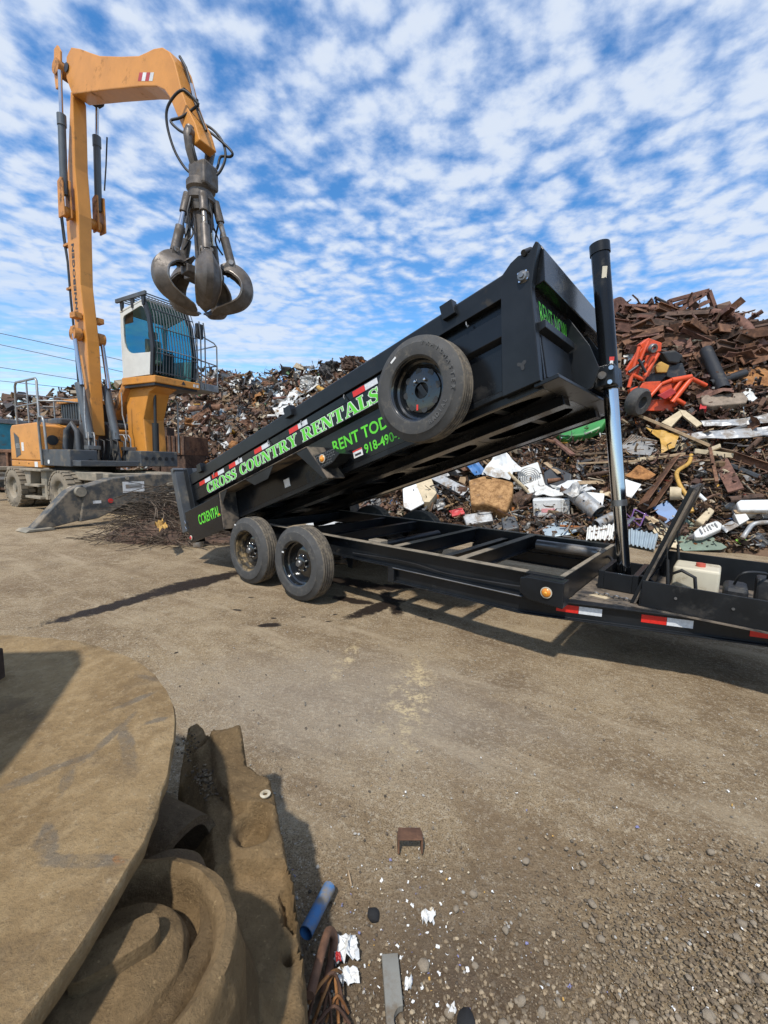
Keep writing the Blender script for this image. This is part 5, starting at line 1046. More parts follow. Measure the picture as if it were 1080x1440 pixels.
def db(a, b, ry, ext=1.15):
    p, q = G(*a, DZ), G(*b, DZ); mm = (p+q)/2; d = q-p; mp = t.n.new('ShaderNodeMapping'); mp.vector_type = 'TEXTURE'; mp.inputs['Location'].default_value = (mm.x, mm.y, 0); mp.inputs['Rotation'].default_value = (0, 0, math.atan2(d.y, d.x)); mp.inputs['Scale'].default_value = (d.length/2*ext, ry, 1000)
    t.l.new(OB, mp.inputs[0]); vl = t.n.new('ShaderNodeVectorMath'); vl.operation = 'LENGTH'; t.l.new(mp.outputs[0], vl.inputs[0]); return t.map(t.math('ADD', vl.outputs['Value'], dnn), 1.3, .75)
ks = None
for a, b, ry in (((-20, 1100), (90, 1065), .014), ((80, 1068), (130, 1052), .012), ((125, 1056), (180, 1008), .010), ((165, 990), (215, 975), .012), ((172, 1020), (186, 1075), .013), ((195, 950), (222, 958), .010), ((70, 1180), (60, 1150), .012), ((75, 1200), (165, 1208), .010), ((205, 1015), (230, 1010), .008), ((100, 1070), (85, 1110), .012), ((55, 1165), (72, 1195), .012)):
    k = db(a, b, ry*1.2); ks = k if ks is None else t.math('MAXIMUM', ks, k)
ks = t.math('MULTIPLY', ks, t.map(n2, .38, .58, .35, 1.)); c = t.mix(t.math('MULTIPLY', ks, .62), c, (.115, .105, .092)); c = t.mix(t.math('MULTIPLY', t.math('MULTIPLY', db((163, 1203), (172, 1211), .006), t.map(n2, .4, .6)), .8), c, (.36, .14, .03))
c = t.mix(t.map(t.noise(70, 5, .7, w=8), .58, .7, 0, .55), c, (.42, .33, .215)); c = t.mix(t.map(t.noise(5, 9, .72, w=11), .52, .68, 0, .7), c, (.145, .10, .058))
h = t.math('ADD', t.math('MULTIPLY', n1, .8), t.math('ADD', t.math('MULTIPLY', n2, .5), t.math('MULTIPLY', n3, .18))); t.bump(h, 1.0, .024); t.fin(c, .93, 0, .2)
me = bpy.data.meshes.new('steel_disc'); me.from_pydata(vs, [], fs); tag(link('steel_disc', me, 'disc_mud', smooth=50), 'large round mud-caked steel disc lying flat on the castings', 'disc')
# drum that carries the disc, and the housing on it, unseen, added for its shadow
tag(MB().lathe([(.0, 0), (.55, 0), (.6, .05), (.6, .20), (.52, .26), (.52, .60), (.58, .655), (0, .655)], 40, 'z', Matrix.Translation((-1.62, .62, 0))).build('drum_casting', 'mud_dark', smooth=40), 'stubby cast drum carrying the big steel disc from below', 'casting')
m = MB(); m.prism([(-.98, .20), (-.965, .42), (-1.09, .84), (-1.20, 1.16), (-1.28, 1.26), (-1.85, 1.2), (-1.75, .10)], .665, 1.22, 'z'); tag(m.build('disc_shadow_caster', 'mud_dark', bevel=.03), 'unseen square muddy housing standing at the edge of the big disc', 'occluder')
g = G(-1, 945, .72); m = MB(); m.box(g.x-.05, g.x+.004, g.y-.02, g.y+.02, .68, .80); tag(m.build('steel_peg', 'rust_dark', bevel=.006), 'short rusty steel peg upright on the big disc', 'peg')
# long liner casting
ol = [G(*p, z) for *p, z in ((262, 1000, .36), (278, 994, .36), (292, 1018, .36), (300, 1036, .36), (338, 1030, .36), (347, 1052, .36), (349, 1085, .36), (382, 1105, .36), (392, 1135, .36), (404, 1190, .36), (418, 1250, .36), (424, 1330, .36), (428, 1440, .36), (430, 1560, .36), (250, 1560, .36), (262, 1330, .36), (270, 1230, .36), (262, 1130, .36), (250, 1070, .36))]
hc = G(355, 1172, .36); rb0, rb1 = G(300, 1072, .36), G(340, 1040, .36)
def feat(X, Y):
    d = np.hypot(X-hc.x, Y-hc.y); f = -.045*np.clip((.052-d)/.012, 0, 1)
    f += .012*np.exp(-((d-.066)/.014)**2)
    lx = [G(x_, y_, .36) for x_, y_ in ((275, 1070), (290, 1130), (300, 1200), (310, 1300), (330, 1440))]
    ex = np.interp(Y, [p.y for p in lx[::-1]], [p.x for p in lx[::-1]]); f -= .10*np.clip((ex-X)/.05, 0, 1)           # steps down towards the arched shells
    a, b = G(258, 1078, .36), G(335, 1045, .36); dx, dy = b.x-a.x, b.y-a.y; L_ = math.hypot(dx, dy); tt = np.clip(((X-a.x)*dx+(Y-a.y)*dy)/L_**2, 0, 1); dd = np.hypot(X-a.x-tt*dx, Y-a.y-tt*dy)
    f += .035*np.exp(-(dd/.03)**2)
    e1 = G(392, 1300, .36); f -= .03*np.clip((X-e1.x-.012)/.02, 0, 1)*(Y < e1.y+.1)
    for poly, dz_ in (([(296, 1040), (338, 1030), (350, 1085), (385, 1110), (397, 1152), (330, 1146), (304, 1112)], .03), ([(306, 1226), (335, 1214), (402, 1210), (426, 1330), (430, 1570), (340, 1570), (318, 1330)], -.04), ([(394, 1238), (410, 1238), (416, 1280), (400, 1282)], -.05), ([(396, 1310), (408, 1310), (409, 1325), (397, 1326)], -.06), ([(262, 1004), (282, 996), (294, 1024), (272, 1040)], .035), ([(335, 1380), (370, 1372), (380, 1570), (340, 1570)], .025)):
        D_ = pdist(X, Y, [(G(a_, b_, .36).x, G(a_, b_, .36).y) for a_, b_ in poly]); f += dz_*np.clip((D_+.004)/.010, 0, 1)
    return f
lump('liner_casting', ol, -.02, .37, .018, 'mud_steel', 'long mud-coated steel liner casting with a round dimple beside the loose soil', 'casting', feat, rough=.009, seed=2)
gw_ = G(373, 1116, .408); tag(MB().lathe([(.007, 0), (.016, 0), (.017, .004), (.008, .005)], 20, 'z', Matrix.Translation((gw_.x, gw_.y, .404)), True).build('washer', 'tank_cream', smooth=40), 'pale washer lying on the edge of the long casting', 'washer')
# hub with raised bar inside a dished surround
hb = G(163, 1352, .60)
t_ = Matrix.Translation((hb.x, hb.y, 0)) @ Matrix.Rotation(R(12), 4, 'Y') @ Matrix.Rotation(R(-4), 4, 'X')
HUBE = empty('hub_casting', (hb.x, hb.y, 0), 0, 'muddy round hub casting with a raised bar in a dished ring', 'casting')
def rough_mesh(m, name, mat, par, amp=.006, s=22, cuts=3, M=None):
    me = m.mesh(name); bm = bmesh.new(); bm.from_mesh(me); bmesh.ops.subdivide_edges(bm, edges=bm.edges[:], cuts=cuts, use_grid_fill=True)
    for v in bm.verts: v.co += Vector((noise.noise(v.co*s), noise.noise(v.co*s+Vector((5, 5, 5))), noise.noise(v.co*s+Vector((9, 2, 7)))))*amp
    bm.to_mesh(me); bm.free(); return link(name, me, mat, par, smooth=50, M=M)
rough_mesh(MB().lathe([(0, .605), (.085, .60), (.105, .592), (.114, .575), (.118, .545), (.135, .54), (.15, .555), (.16, .60), (.175, .612), (.195, .60), (.21, .52), (.22, .0)], 44, 'z'), 'hub_ring', 'mud_steel', HUBE, .005)
m = MB(); m.prism(rounded([(-.068, -.026), (.068, -.026), (.068, .026), (-.068, .026)], .028, 4), .598, .632, 'z', Matrix.Rotation(R(38), 4, 'Z')); bmv = rough_mesh(m, 'hub_bar', 'mud_steel', HUBE, .003, 20, 1)
# curved fin
FIN = empty('fin_casting', G(300, 1330, 0), 0, 'thick curved steel fin standing up next to the round hub', 'casting')
fi = FIN.location.copy(); path = bez([G(*p, .58)-fi for p in ((277, 1236), (294, 1240), (302, 1262), (299, 1300), (284, 1335), (258, 1375), (228, 1425), (190, 1500), (150, 1570))], 5)
vs = []; fs = []
for i, p in enumerate(path):
    d = (path[min(i+1, len(path)-1)]-path[max(i-1, 0)]); d.z = 0; d.normalize(); rt = Vector((-d.y, d.x, 0)); k = i/(len(path)-1); e = min(1, i/3)
    if rt.x < 0: rt = -rt
    tw = .012+.016*e; wz = .58+.006*noise.noise(p*20); z_ = Vector((p.x, p.y, 0))
    vs += [z_-rt*(tw+.012)+Vector((0, 0, .02)), z_-rt*(tw+.004)+Vector((0, 0, .40)), z_-rt*tw+Vector((0, 0, wz-.012)), z_-rt*(tw*.5)+Vector((0, 0, wz)), z_+rt*(tw*.5)+Vector((0, 0, wz-.002)), z_+rt*tw+Vector((0, 0, wz-.02)), z_+rt*(tw+.035)+Vector((0, 0, .42)), z_+rt*(tw+.08)+Vector((0, 0, .25)), z_+rt*(tw+.12)+Vector((0, 0, .0))]
n = 9
for i in range(len(path)-1):
    for q in range(n-1): fs.append((i*n+q, i*n+q+1, (i+1)*n+q+1, (i+1)*n+q))
fs += [tuple(range(n)), tuple(range((len(path)-1)*n, len(path)*n))[::-1]]
rough_mesh(MB().add(vs, fs), 'fin_wall', 'mud_steel', FIN, .004, 18, 2)
# arched shells tucked under the disc
def arch(px, py, z, r, ln, yaw, label, mat='mud_dark', th=.025, tilt=0):
    p = G(px, py, z); e = empty('arch_casting', (p.x, p.y, 0), yaw, label, 'casting'); m = MB(); vs = []; fs = []; n = 18
    for i in range(n+1):
        a = math.pi*i/n
        for rr, yy in ((r, -ln/2), (r, ln/2), (r-th, ln/2), (r-th, -ln/2)): vs.append((rr*math.cos(a), yy, max(0, z-r)+rr*math.sin(a)+tilt*yy))
    for i in range(n):
        for q in range(4): fs.append((i*4+q, i*4+(q+1) % 4, (i+1)*4+(q+1) % 4, (i+1)*4+q))
    fs += [(0, 1, 2, 3), (n*4, n*4+3, n*4+2, n*4+1)]; m.add(vs, fs)
    rough_mesh(m, 'arch_shell', mat, e, .004, 15, 2)
    if z-r > .01: rough_mesh(MB().box(-r, -r+th, -ln/2, ln/2, 0, z-r).box(r-th, r, -ln/2, ln/2, 0, z-r), 'arch_foot', mat, e, .003, 15, 2)
    return e
arch(222, 1140, .46, .11, .22, R(65), 'arched cast shell tucked under the edge of the big disc, beside the long liner')
arch(218, 1228, .54, .12, .10, R(38), 'short curved cast collar between the big disc and the round hub', th=.035)
lump('base_casting', [G(*p, .2) for p in ((60, 1180), (240, 1120), (268, 1180), (262, 1300), (230, 1440), (200, 1600), (-200, 1600), (-150, 1400))], -.02, .22, .05, 'mud_dark', 'low muddy base casting underneath the hub and arched shells', 'casting', seed=5, rough=.012, res=.016)
m = MB(); a, b = G(195, 1195, .36), G(225, 1180, .36); m.prism([(0, 0), (.11, .0), (.11, .02), (.035, .03), (.02, .05), (0, .05)], -.03, .03, 'y', Matrix.Translation((a.x, a.y, .34)) @ Matrix.Rotation(R(20), 4, 'Z') @ Matrix.Rotation(R(-20), 4, 'Y')); tag(m.build('steel_angle', 'rust_dark', bevel=.003), 'small dark steel angle bracket wedged under the big disc', 'bracket')
# ---------------------------------------------------------------- small things on the soil
def onground(px, py, z=0): return G(px, py, z)
def rod(name, mat, label, cat, pts, r, n=8, z=None, group=None):
    P = [G(p[0], p[1], p[2] if len(p) > 2 else r) for p in pts]; o = P[0].copy(); o.z = 0
    return tag(MB().tube(bez([q-o for q in P], 5) if len(P) > 2 else [q-o for q in P], r, n).build(name, mat, smooth=60, M=Matrix.Translation(o)), label, cat, group)
a, b = G(430, 1312, .05), G(463, 1248, .03); d = b-a; m = MB(); m.cyl((0, 0, 0), d, .021, n=16, caps=False); m.cyl((0, 0, 0), d, .018, n=16, caps=False)
tag(m.build('pipe_offcut', 'blue_plastic', smooth=50, M=Matrix.Translation(a)), 'blue plastic pipe offcut leaning on the casting, scuffed and dirty', 'pipe')
def crumple(name, mat, label, cat, pts, amp, z=.01, n=9, seed=3, group=None):
    P = [G(*p, z) for p in pts]; o = (P[0]+P[2])/2; o.z = 0; vs = []
    for j in range(n+1):
        for i in range(n+1):
            u, v = i/n, j/n; p = (P[0]*(1-u)+P[1]*u)*(1-v)+(P[3]*(1-u)+P[2]*u)*v-o
            hh = amp*(abs(noise.noise(Vector((u*3.1, v*3.1, seed))))*2.2+.7*abs(noise.noise(Vector((u*8, v*8, seed+4))))); p += Vector((noise.noise(Vector((u*4, v*4, seed+8)))*amp*.6, noise.noise(Vector((u*4, v*4, seed+11)))*amp*.6, hh)); vs.append(p)
    m = MB().add(vs, [(j*(n+1)+i, j*(n+1)+i+1, (j+1)*(n+1)+i+1, (j+1)*(n+1)+i) for j in range(n) for i in range(n)]); ob = m.build(name, mat, M=Matrix.Translation(o))
    sd = ob.modifiers.new('s', 'SOLIDIFY'); sd.thickness = .0012; return tag(ob, label, cat, group)
crumple('paper_wrapper', 'paper', 'crumpled white paper wrapper with a red print lying beside the rusty wires', 'paper', [(466, 1320), (500, 1316), (506, 1350), (472, 1362)], .028)
crumple('paper_wrapper', 'paper', 'flattened white paper sheet below the red-printed wrapper', 'paper', [(470, 1368), (503, 1362), (506, 1384), (482, 1388)], .012, seed=9)
o = crumple('paper_scrap', 'red_paint', 'small torn red scrap on the white wrapper', 'paper', [(471, 1340), (478, 1338), (480, 1352), (473, 1354)], .008, .045, 4); 
crumple('paper_scrap', 'paper', 'torn white paper bits together on dark soil below the rusty clip', 'paper', [(592, 1282), (612, 1284), (610, 1302), (594, 1300)], .016, .004, 6, 5)
crumple('paper_scrap', 'paper', 'torn white paper bit next to the notched grey bar', 'paper', [(570, 1378), (580, 1376), (578, 1392), (569, 1394)], .012, .004, 5, 6)
crumple('paper_scrap', 'paper', 'torn white paper bit by a dark pebble cluster', 'paper', [(628, 1416), (640, 1414), (641, 1426), (630, 1428)], .012, .004, 5, 7)
# grey bar with a half-round notch
a, b = G(548, 1342, .02), G(560, 1480, .02); d = b-a; L = d.length; n_ = 10
out = [(0, -.024), (0, .024)]+[(.0+x, .024) for x in (.12,)]+[(.15+.028*math.cos(math.pi-math.pi*k/n_)+.0, .024-.028*math.sin(math.pi*k/n_)) for k in range(n_+1)]+[(.18, .024), (L, .024), (L, -.024)]
m = MB(); m.prism(out, 0, .022, 'z', Matrix.Rotation(math.atan2(d.y, d.x), 4, 'Z')); tag(m.build('steel_bar', 'bar_grey', bevel=.003, M=Matrix.Translation((a.x, a.y, .002))), 'flat grey steel bar with a half-round notch lying on the soil', 'bar')
# rusty clip
a, b = G(560, 1192, 0), G(592, 1192, 0); w = (b-a).length; m = MB(); yw = math.atan2((b-a).y, (b-a).x)
m.box(0, w, -.03, .03, .05, .056); m.box(-.004, .003, -.03, .012, 0, .056); m.box(w-.003, w+.004, -.03, .012, 0, .056); tag(m.build('steel_clip', 'rust', bevel=.002, M=Matrix.Translation((a.x, a.y, 0)) @ Matrix.Rotation(yw, 4, 'Z') @ Matrix.Rotation(R(-6), 4, 'X')), 'small rusty saddle clip standing upside-down on two legs in the dirt', 'clip')
def stone_mesh(seed, sub_=2):
    bm = bmesh.new(); bmesh.ops.create_icosphere(bm, subdivisions=sub_, radius=1)
    for v in bm.verts: v.co *= 1+.28*noise.noise(v.co*1.3+Vector((seed*5, 0, 0)))+.10*noise.noise(v.co*3.5+Vector((0, seed*3, 0)))
    me = bpy.data.meshes.new('stone'); bm.to_mesh(me); bm.free(); return me
def stone(px, py, s, mat, label, seed, group=None, name='stone'):
    p = G(px, py, s*.4); me = stone_mesh(seed); o = link(name, me, mat, smooth=40); o.location = (p.x, p.y, s*.35); o.scale = (s, s*rng.uniform(.7, 1), s*rng.uniform(.5, .75)); o.rotation_euler = (rng.uniform(-.3, .3), rng.uniform(-.3, .3), rng.uniform(0, 6)); return tag(o, label, 'stone', group)
stone(525, 1286, .022, 'coal', 'round black lump sitting on dark soil among paper bits', 3)
stone(655, 1438, .03, 'coal', 'dark grey flat stone beside torn paper at the gravel', 4)
stone(596, 1358, .018, 'stone', 'pale flat stone beside the notched grey bar', 6)
GRP = 'larger stones in the loose gravel'
for i in range(46):
    px = rng.uniform(620, 1075); py = 1440-rng.random()**1.5*270
    if (px-600)*.5+(py-1180) < 80: continue
    stone(px, py, rng.uniform(.007, .015), 'stone', 'pale dusty stone larger than the gravel round it', i % 7, GRP)
p = G(600, 1325, .01); rod('wood_sliver', 'wood', 'thin pale wood sliver beside a small pebble', 'stick', [(490, 1225, .004), (494, 1245, .012)], .0035)
rod('rusty_strap', 'rust', 'bent brown steel strap hooked over the wires beside the casting', 'strap', [(436, 1400, .16), (452, 1340, .14), (462, 1310, .09), (470, 1325, .03), (455, 1400, .01)], .012)
for i, pts in enumerate(([(432, 1436, .04), (446, 1390, .10), (468, 1368, .10), (478, 1390, .05), (486, 1438, .01)], [(440, 1440, .03), (455, 1400, .09), (470, 1372, .06), (476, 1440, .02)], [(452, 1440, .02), (462, 1395, .06), (466, 1440, .02)], [(434, 1410, .08), (450, 1385, .12), (470, 1365, .08), (480, 1368, .02)], [(445, 1440, .05), (470, 1415, .06), (492, 1440, .02)], [(458, 1438, .02), (474, 1400, .05), (490, 1425, .01)])):
    rod('steel_wire', 'rust_orange' if i % 2 else 'rust', 'rusty bent wire loop in the snarl between casting and wrapper', 'wire', pts, .0042, 6, group='wire snarl beside the casting')
# gravel and litter
def gravel_where():
    px = rng.uniform(430, 1450); py = 1175+265*rng.random()**.8
    k = (px-560)/520*.75+(py-1180)/260*.55
    if rng.random() > max(.04, min(1, k*1.15-.25)): return None
    p = G(px, py, 0); return (p.x, p.y, .001), 593.5
_ic = stone_mesh(1, 1); _iv = np.array([v.co[:] for v in _ic.vertices]); _if = [tuple(p.vertices) for p in _ic.polygons]
def pebbles(name, n, where, size, cols, label):
    V, F, C = [], [], []; b = 0
    for _ in range(n):
        q = where()
        if q is None: continue
        p, _d_ = q; s = size(); u = _iv*nr.uniform(.6, 1.3, _iv.shape); u = u*np.array([s, s*rng.uniform(.6, 1), s*rng.uniform(.4, .8)]); a = rng.uniform(0, 6.28); ca, sa = math.cos(a), math.sin(a); u = np.stack([u[:, 0]*ca-u[:, 1]*sa, u[:, 0]*sa+u[:, 1]*ca, u[:, 2]], -1)+np.array([p[0], p[1], p[2]+s*.2-.004])
        V.append(u); F += [tuple(i+b for i in f) for f in _if]; b += len(u); col = np.array(rng.choice(cols))*rng.uniform(.7, 1.25); C.append(np.tile(np.append(col, 1), (len(u), 1)))
    me = bpy.data.meshes.new(name); me.from_pydata(np.vstack(V).tolist(), [], F); ca = me.color_attributes.new('Col', 'FLOAT_COLOR', 'POINT'); ca.data.foreach_set('color', np.vstack(C).astype(np.float32).ravel())
    return tag(link(name, me, 'stone_mix'), label, None, kind='stuff')
pebbles('gravel', 20000, gravel_where, lambda: .0018+.0075*rng.random()**3, [(.29, .22, .14), (.21, .155, .096), (.36, .285, .19), (.16, .118, .075)], 'loose stony gravel and clods on the yard floor')
def yard_where():
    px = rng.uniform(0, 1080); py = 740+700*rng.random()**1.1; p = G(px, py, 0); return (p.x, p.y, .0), 593.5
pebbles('grit', 2600, yard_where, lambda: .0018+.006*rng.random()**3, [(.30, .27, .22), (.20, .165, .125), (.10, .08, .06), (.42, .40, .36)], 'scattered small stones and grit over the yard')
def litter_where():
    if rng.random() < .6: px, py = rng.gauss(585, 75), rng.gauss(1310, 70)
    else: px, py = rng.uniform(400, 1080), rng.uniform(1000, 1440)
    p = G(px, py, 0); return (p.x, p.y, .003), 1.0
def flecks():
    V, F, C = [], [], []; b = 0
    for _ in range(420):
        p, _d_ = litter_where(); s = .0012+.005*rng.random()**3; u, f = tmpl(rng.choice(['sheet', 'sheet', 'strip'])); u = (u*s*2) @ rndrot(.7).T+np.array(p); V.append(u); F += [tuple(i+b for i in q) for q in f]; b += len(u)
        col = rng.choice([(.74, .74, .72)]*5+[(.55, .48, .36), (.5, .3, .08), (.2, .2, .35)]); C.append(np.tile((*col, 1), (len(u), 1)))
    me = bpy.data.meshes.new('litter'); me.from_pydata(np.vstack(V).tolist(), [], F); ca = me.color_attributes.new('Col', 'FLOAT_COLOR', 'POINT'); ca.data.foreach_set('color', np.vstack(C).astype(np.float32).ravel())
    t = NT('fleck_mix'); at = t.n.new('ShaderNodeAttribute'); at.attribute_name = 'Col'; t.fin(at.outputs['Color'], .8); tag(link('litter', me, 'fleck_mix'), 'tiny white plastic and paper flecks trodden into the soil', None, kind='stuff')
flecks()
def crumb_where():
    a, b, z = rng.choice([(290, 1092, .375), (290, 1092, .375), (270, 1046, .345), (300, 1108, .37)]); p = G(rng.gauss(a, 12), rng.gauss(b, 10), z); return (p.x, p.y, z), 1.
pebbles('grit', 260, crumb_where, lambda: .0022+.006*rng.random()**2, [(.12, .085, .05), (.07, .05, .032), (.2, .15, .09)], 'dark crumbs of rust and soil lying on the long liner casting')
# ---------------------------------------------------------------- single things in and around the scrap heap
def hit(px, py, pull=.12):
    h = pile_hit(px, py); g = G(px, py) if ray(px, py).z < -.01 else None
    if g is not None and (h is None or g.y < h.y): h = g
    if h is None:                                   # stands proud of the ridge
        top = float(np.interp(px, [a for a, b in SKY], [b for a, b in SKY])); q = py+1
        while h is None: q += 2; h = pile_hit(px, max(q, top))
        h = AT(px, py, h.y)
    v = (Vector((0, 0, CAMH))-h).normalized(); return h+v*pull
def slab(name, mat, label, cat, pts, th=.03, pull=.15, bevel=0., crump=0., group=None, seed=0):
    P = [hit(x, y, pull) for x, y in pts]; o = sum(P, Vector())/len(P); nrm = Vector((0, 0, 0))
    for i in range(len(P)): nrm += (P[i]-o).cross(P[(i+1) % len(P)]-o)
    nrm.normalize()
    if nrm.dot(Vector((0, 0, CAMH))-o) < 0: nrm = -nrm
    for i, p in enumerate(P): P[i] = p-nrm*((p-o).dot(nrm))*(.75 if not crump else .3)-o        # flatten most of the slope's unevenness
    if crump:
        bm = bmesh.new(); f = bm.faces.new([bm.verts.new(p) for p in P]); bmesh.ops.triangulate(bm, faces=bm.faces[:]); bmesh.ops.subdivide_edges(bm, edges=bm.edges[:], cuts=3, use_grid_fill=True)
        for v in bm.verts: v.co += nrm*crump*(noise.noise(v.co*4+Vector((seed, 0, 3)))*1.4+.6*noise.noise(v.co*11+Vector((0, seed, 3))))
        me = bpy.data.meshes.new(name); bm.to_mesh(me); bm.free(); ob = link(name, me, mat); s_ = ob.modifiers.new('s', 'SOLIDIFY'); s_.thickness = th; ob.location = o
    else:
        n = len(P); m = MB().add(P+[p-nrm*th for p in P], [tuple(range(n)), tuple(range(2*n-1, n-1, -1))]+[(i, (i+1) % n, n+(i+1) % n, n+i) for i in range(n)]); ob = m.build(name, mat, bevel=bevel, M=Matrix.Translation(o))
    return tag(ob, label, cat, group)
def beam(name, mat, label, cat, a, b, w, h=None, pa=.15, pb=.15, sec='box', group=None, roll=0.):
    p, q = hit(*a, pa), hit(*b, pb); o = (p+q)/2; d = q-p; L = d.length; h = h or w
    M = Matrix.Translation(o) @ d.to_track_quat('X', 'Z').to_matrix().to_4x4() @ Matrix.Rotation(roll, 4, 'X'); m = MB()
    if sec == 'tube': m.cyl((-L/2, 0, 0), (L/2, 0, 0), w/2, n=14)
    elif sec == 'pipe': m.cyl((-L/2, 0, 0), (L/2, 0, 0), w/2, n=16, caps=False).cyl((-L/2, 0, 0), (L/2, 0, 0), w/2*.88, n=16, caps=False)
    elif sec == 'I': m.prism([(x, z-h/2) for x, z in ibeam(w, h, h*.09, w*.10)], -L/2, L/2, 'x')
    elif sec == 'C': m.prism([(-w/2, -h/2), (w/2, -h/2), (w/2, -h/2+h*.08), (-w/2+w*.1, -h/2+h*.08), (-w/2+w*.1, h/2-h*.08), (w/2, h/2-h*.08), (w/2, h/2), (-w/2, h/2)], -L/2, L/2, 'x')
    else: m.cbox((0, 0, 0), (L, w, h))
    return tag(m.build(name, mat, smooth=40 if sec in ('tube', 'pipe') else 0, bevel=0 if sec in ('tube', 'pipe') else .006, M=M), label, cat, group)
def pipe(name, mat, label, cat, pts, r, pull=.2, group=None):
    P = [hit(x, y, pull) for x, y in pts]; o = P[0].copy(); return tag(MB().tube(bez([p-o for p in P], 4), r, 9).build(name, mat, smooth=60, M=Matrix.Translation(o)), label, cat, group)
# --- upper right: rusty steel
slab('rusty_plate', 'rust', 'curled rust brown plate jutting out below the loose fines near the heap top', 'plate', [(985, 482), (1012, 478), (1045, 492), (1062, 508), (1020, 508), (995, 498)], .02, .35, crump=.10)
slab('rusty_plate', 'rust_orange', 'broad tan rusty plate lying under the crossed black pipes', 'plate', [(1012, 528), (1030, 518), (1090, 516), (1090, 546), (1035, 542)], .02, .25, crump=.04, seed=2)
slab('rusty_plate', 'rust', 'bowed rusty plate with a dark hollow under its edge at the heap top', 'plate', [(1040, 500), (1062, 488), (1092, 482), (1092, 506), (1060, 512)], .02, .4, crump=.08, seed=5)
slab('rusty_plate', 'rust_maroon', 'dark maroon angled plate above the orange mower', 'plate', [(944, 478), (960, 472), (978, 492), (962, 498)], .02, .3)
slab('rusty_plate', 'rust', 'torn brown plate folded down beside the black pipe', 'plate', [(975, 498), (992, 492), (1003, 516), (988, 522)], .02, .3, crump=.05)
slab('grey_sheet', 'sheet_grey', 'thin grey sheet tilted beneath the green strip at the heap top', 'sheet', [(876, 488), (898, 468), (890, 482), (880, 496)], .01, .3)
slab('pale_board', 'lumber_pale', 'pale grey board wedged flat below the maroon beams', 'board', [(955, 472), (1000, 470), (1010, 476), (972, 480)], .02, .3)
slab('white_sack', 'plastic_white', 'dirty white sack caught beside the upright column of scrap', 'sack', [(874, 492), (890, 486), (892, 505), (878, 512)], .02, .25, crump=.06)
beam('timber_post', 'wood_dark', 'weathered dark timber post standing behind the hoist cylinder', 'post', (872, 470), (868, 520), .16, .10, .3, .3)
beam('green_strip', 'green_sheet', 'thin pale green metal strip slanting at the heap top', 'strip', (864, 468), (887, 456), .06, .03, .35, .35)
TF = empty('lattice_frame', hit(970, 428, .2), 0, 'rusty welded lattice frame sticking up from the heap top', 'frame')
for a, b in (((940, 424), (996, 409)), ((996, 409), (1006, 437)), ((940, 424), (947, 442)), ((950, 440), (992, 413)), ((947, 430), (985, 416)), ((958, 442), (996, 424))):
    def sp_(q):
        v = ray(*q); dp = TF.location.y; return Vector((0, 0, CAMH))+v*(dp/v.y)-TF.location
    p, q = sp_(a), sp_(b); d = q-p; MB().cbox((0, 0, 0), (d.length, .12, .10), Matrix.Translation((p+q)/2) @ d.to_track_quat('X', 'Z').to_matrix().to_4x4()).build('frame_bar', 'rust_maroon', TF, bevel=.008)
h_ = hit(868, 434, .3); w_ = tag(MB().lathe([(.08, -.1), (.3, -.1), (.3, .1), (.24, .1), (.22, .03), (.1, .03), (.08, .1)], 22, 'y', closed=True).build('rusty_roller', 'rust_maroon', smooth=40, M=Matrix.Translation(h_) @ Matrix.Rotation(.4, 4, 'Z')), 'round rusty roller end behind the hoist cylinder top', 'roller')
beam('rusty_shaft', 'rust_maroon', 'thick rusty shaft running out from the round roller end', 'shaft', (872, 432), (940, 436), .22, pa=.2, pb=.2, sec='tube')
pipe('curved_girder', 'rust_maroon', 'curved rusty girder arching down over the heap shoulder', 'girder', [(1002, 440), (1030, 446), (1048, 458), (1062, 474), (1072, 490)], .12, .3)
beam('black_pipe', 'plastic_black', 'thick black pipe leaning upright above the concrete slab', 'pipe', (993, 493), (1018, 549), .28, pa=.55, pb=.35, sec='pipe'); beam('black_pipe', 'plastic_black', 'slimmer black pipe crossing low over the leaning thick black pipe', 'pipe', (998, 540), (1048, 525), .18, pa=.4, pb=.6, sec='pipe')
slab('concrete_slab', 'concrete_slab', 'rounded tan concrete slab lying below the black pipes', 'slab', [(986, 560), (992, 554), (1045, 552), (1053, 559), (1050, 566), (1000, 571), (988, 568)], .16, .4, bevel=.03)
slab('white_sack', 'plastic_white', 'crumpled white sack behind the concrete slab', 'sack', [(1040, 550), (1054, 547), (1066, 558), (1058, 563), (1046, 562)], .02, .3, crump=.06, seed=4)
beam('red_post', 'red_paint', 'dark red steel post standing beside the orange mower', 'post', (1001, 520), (988, 578), .12, .12, .3, .3)
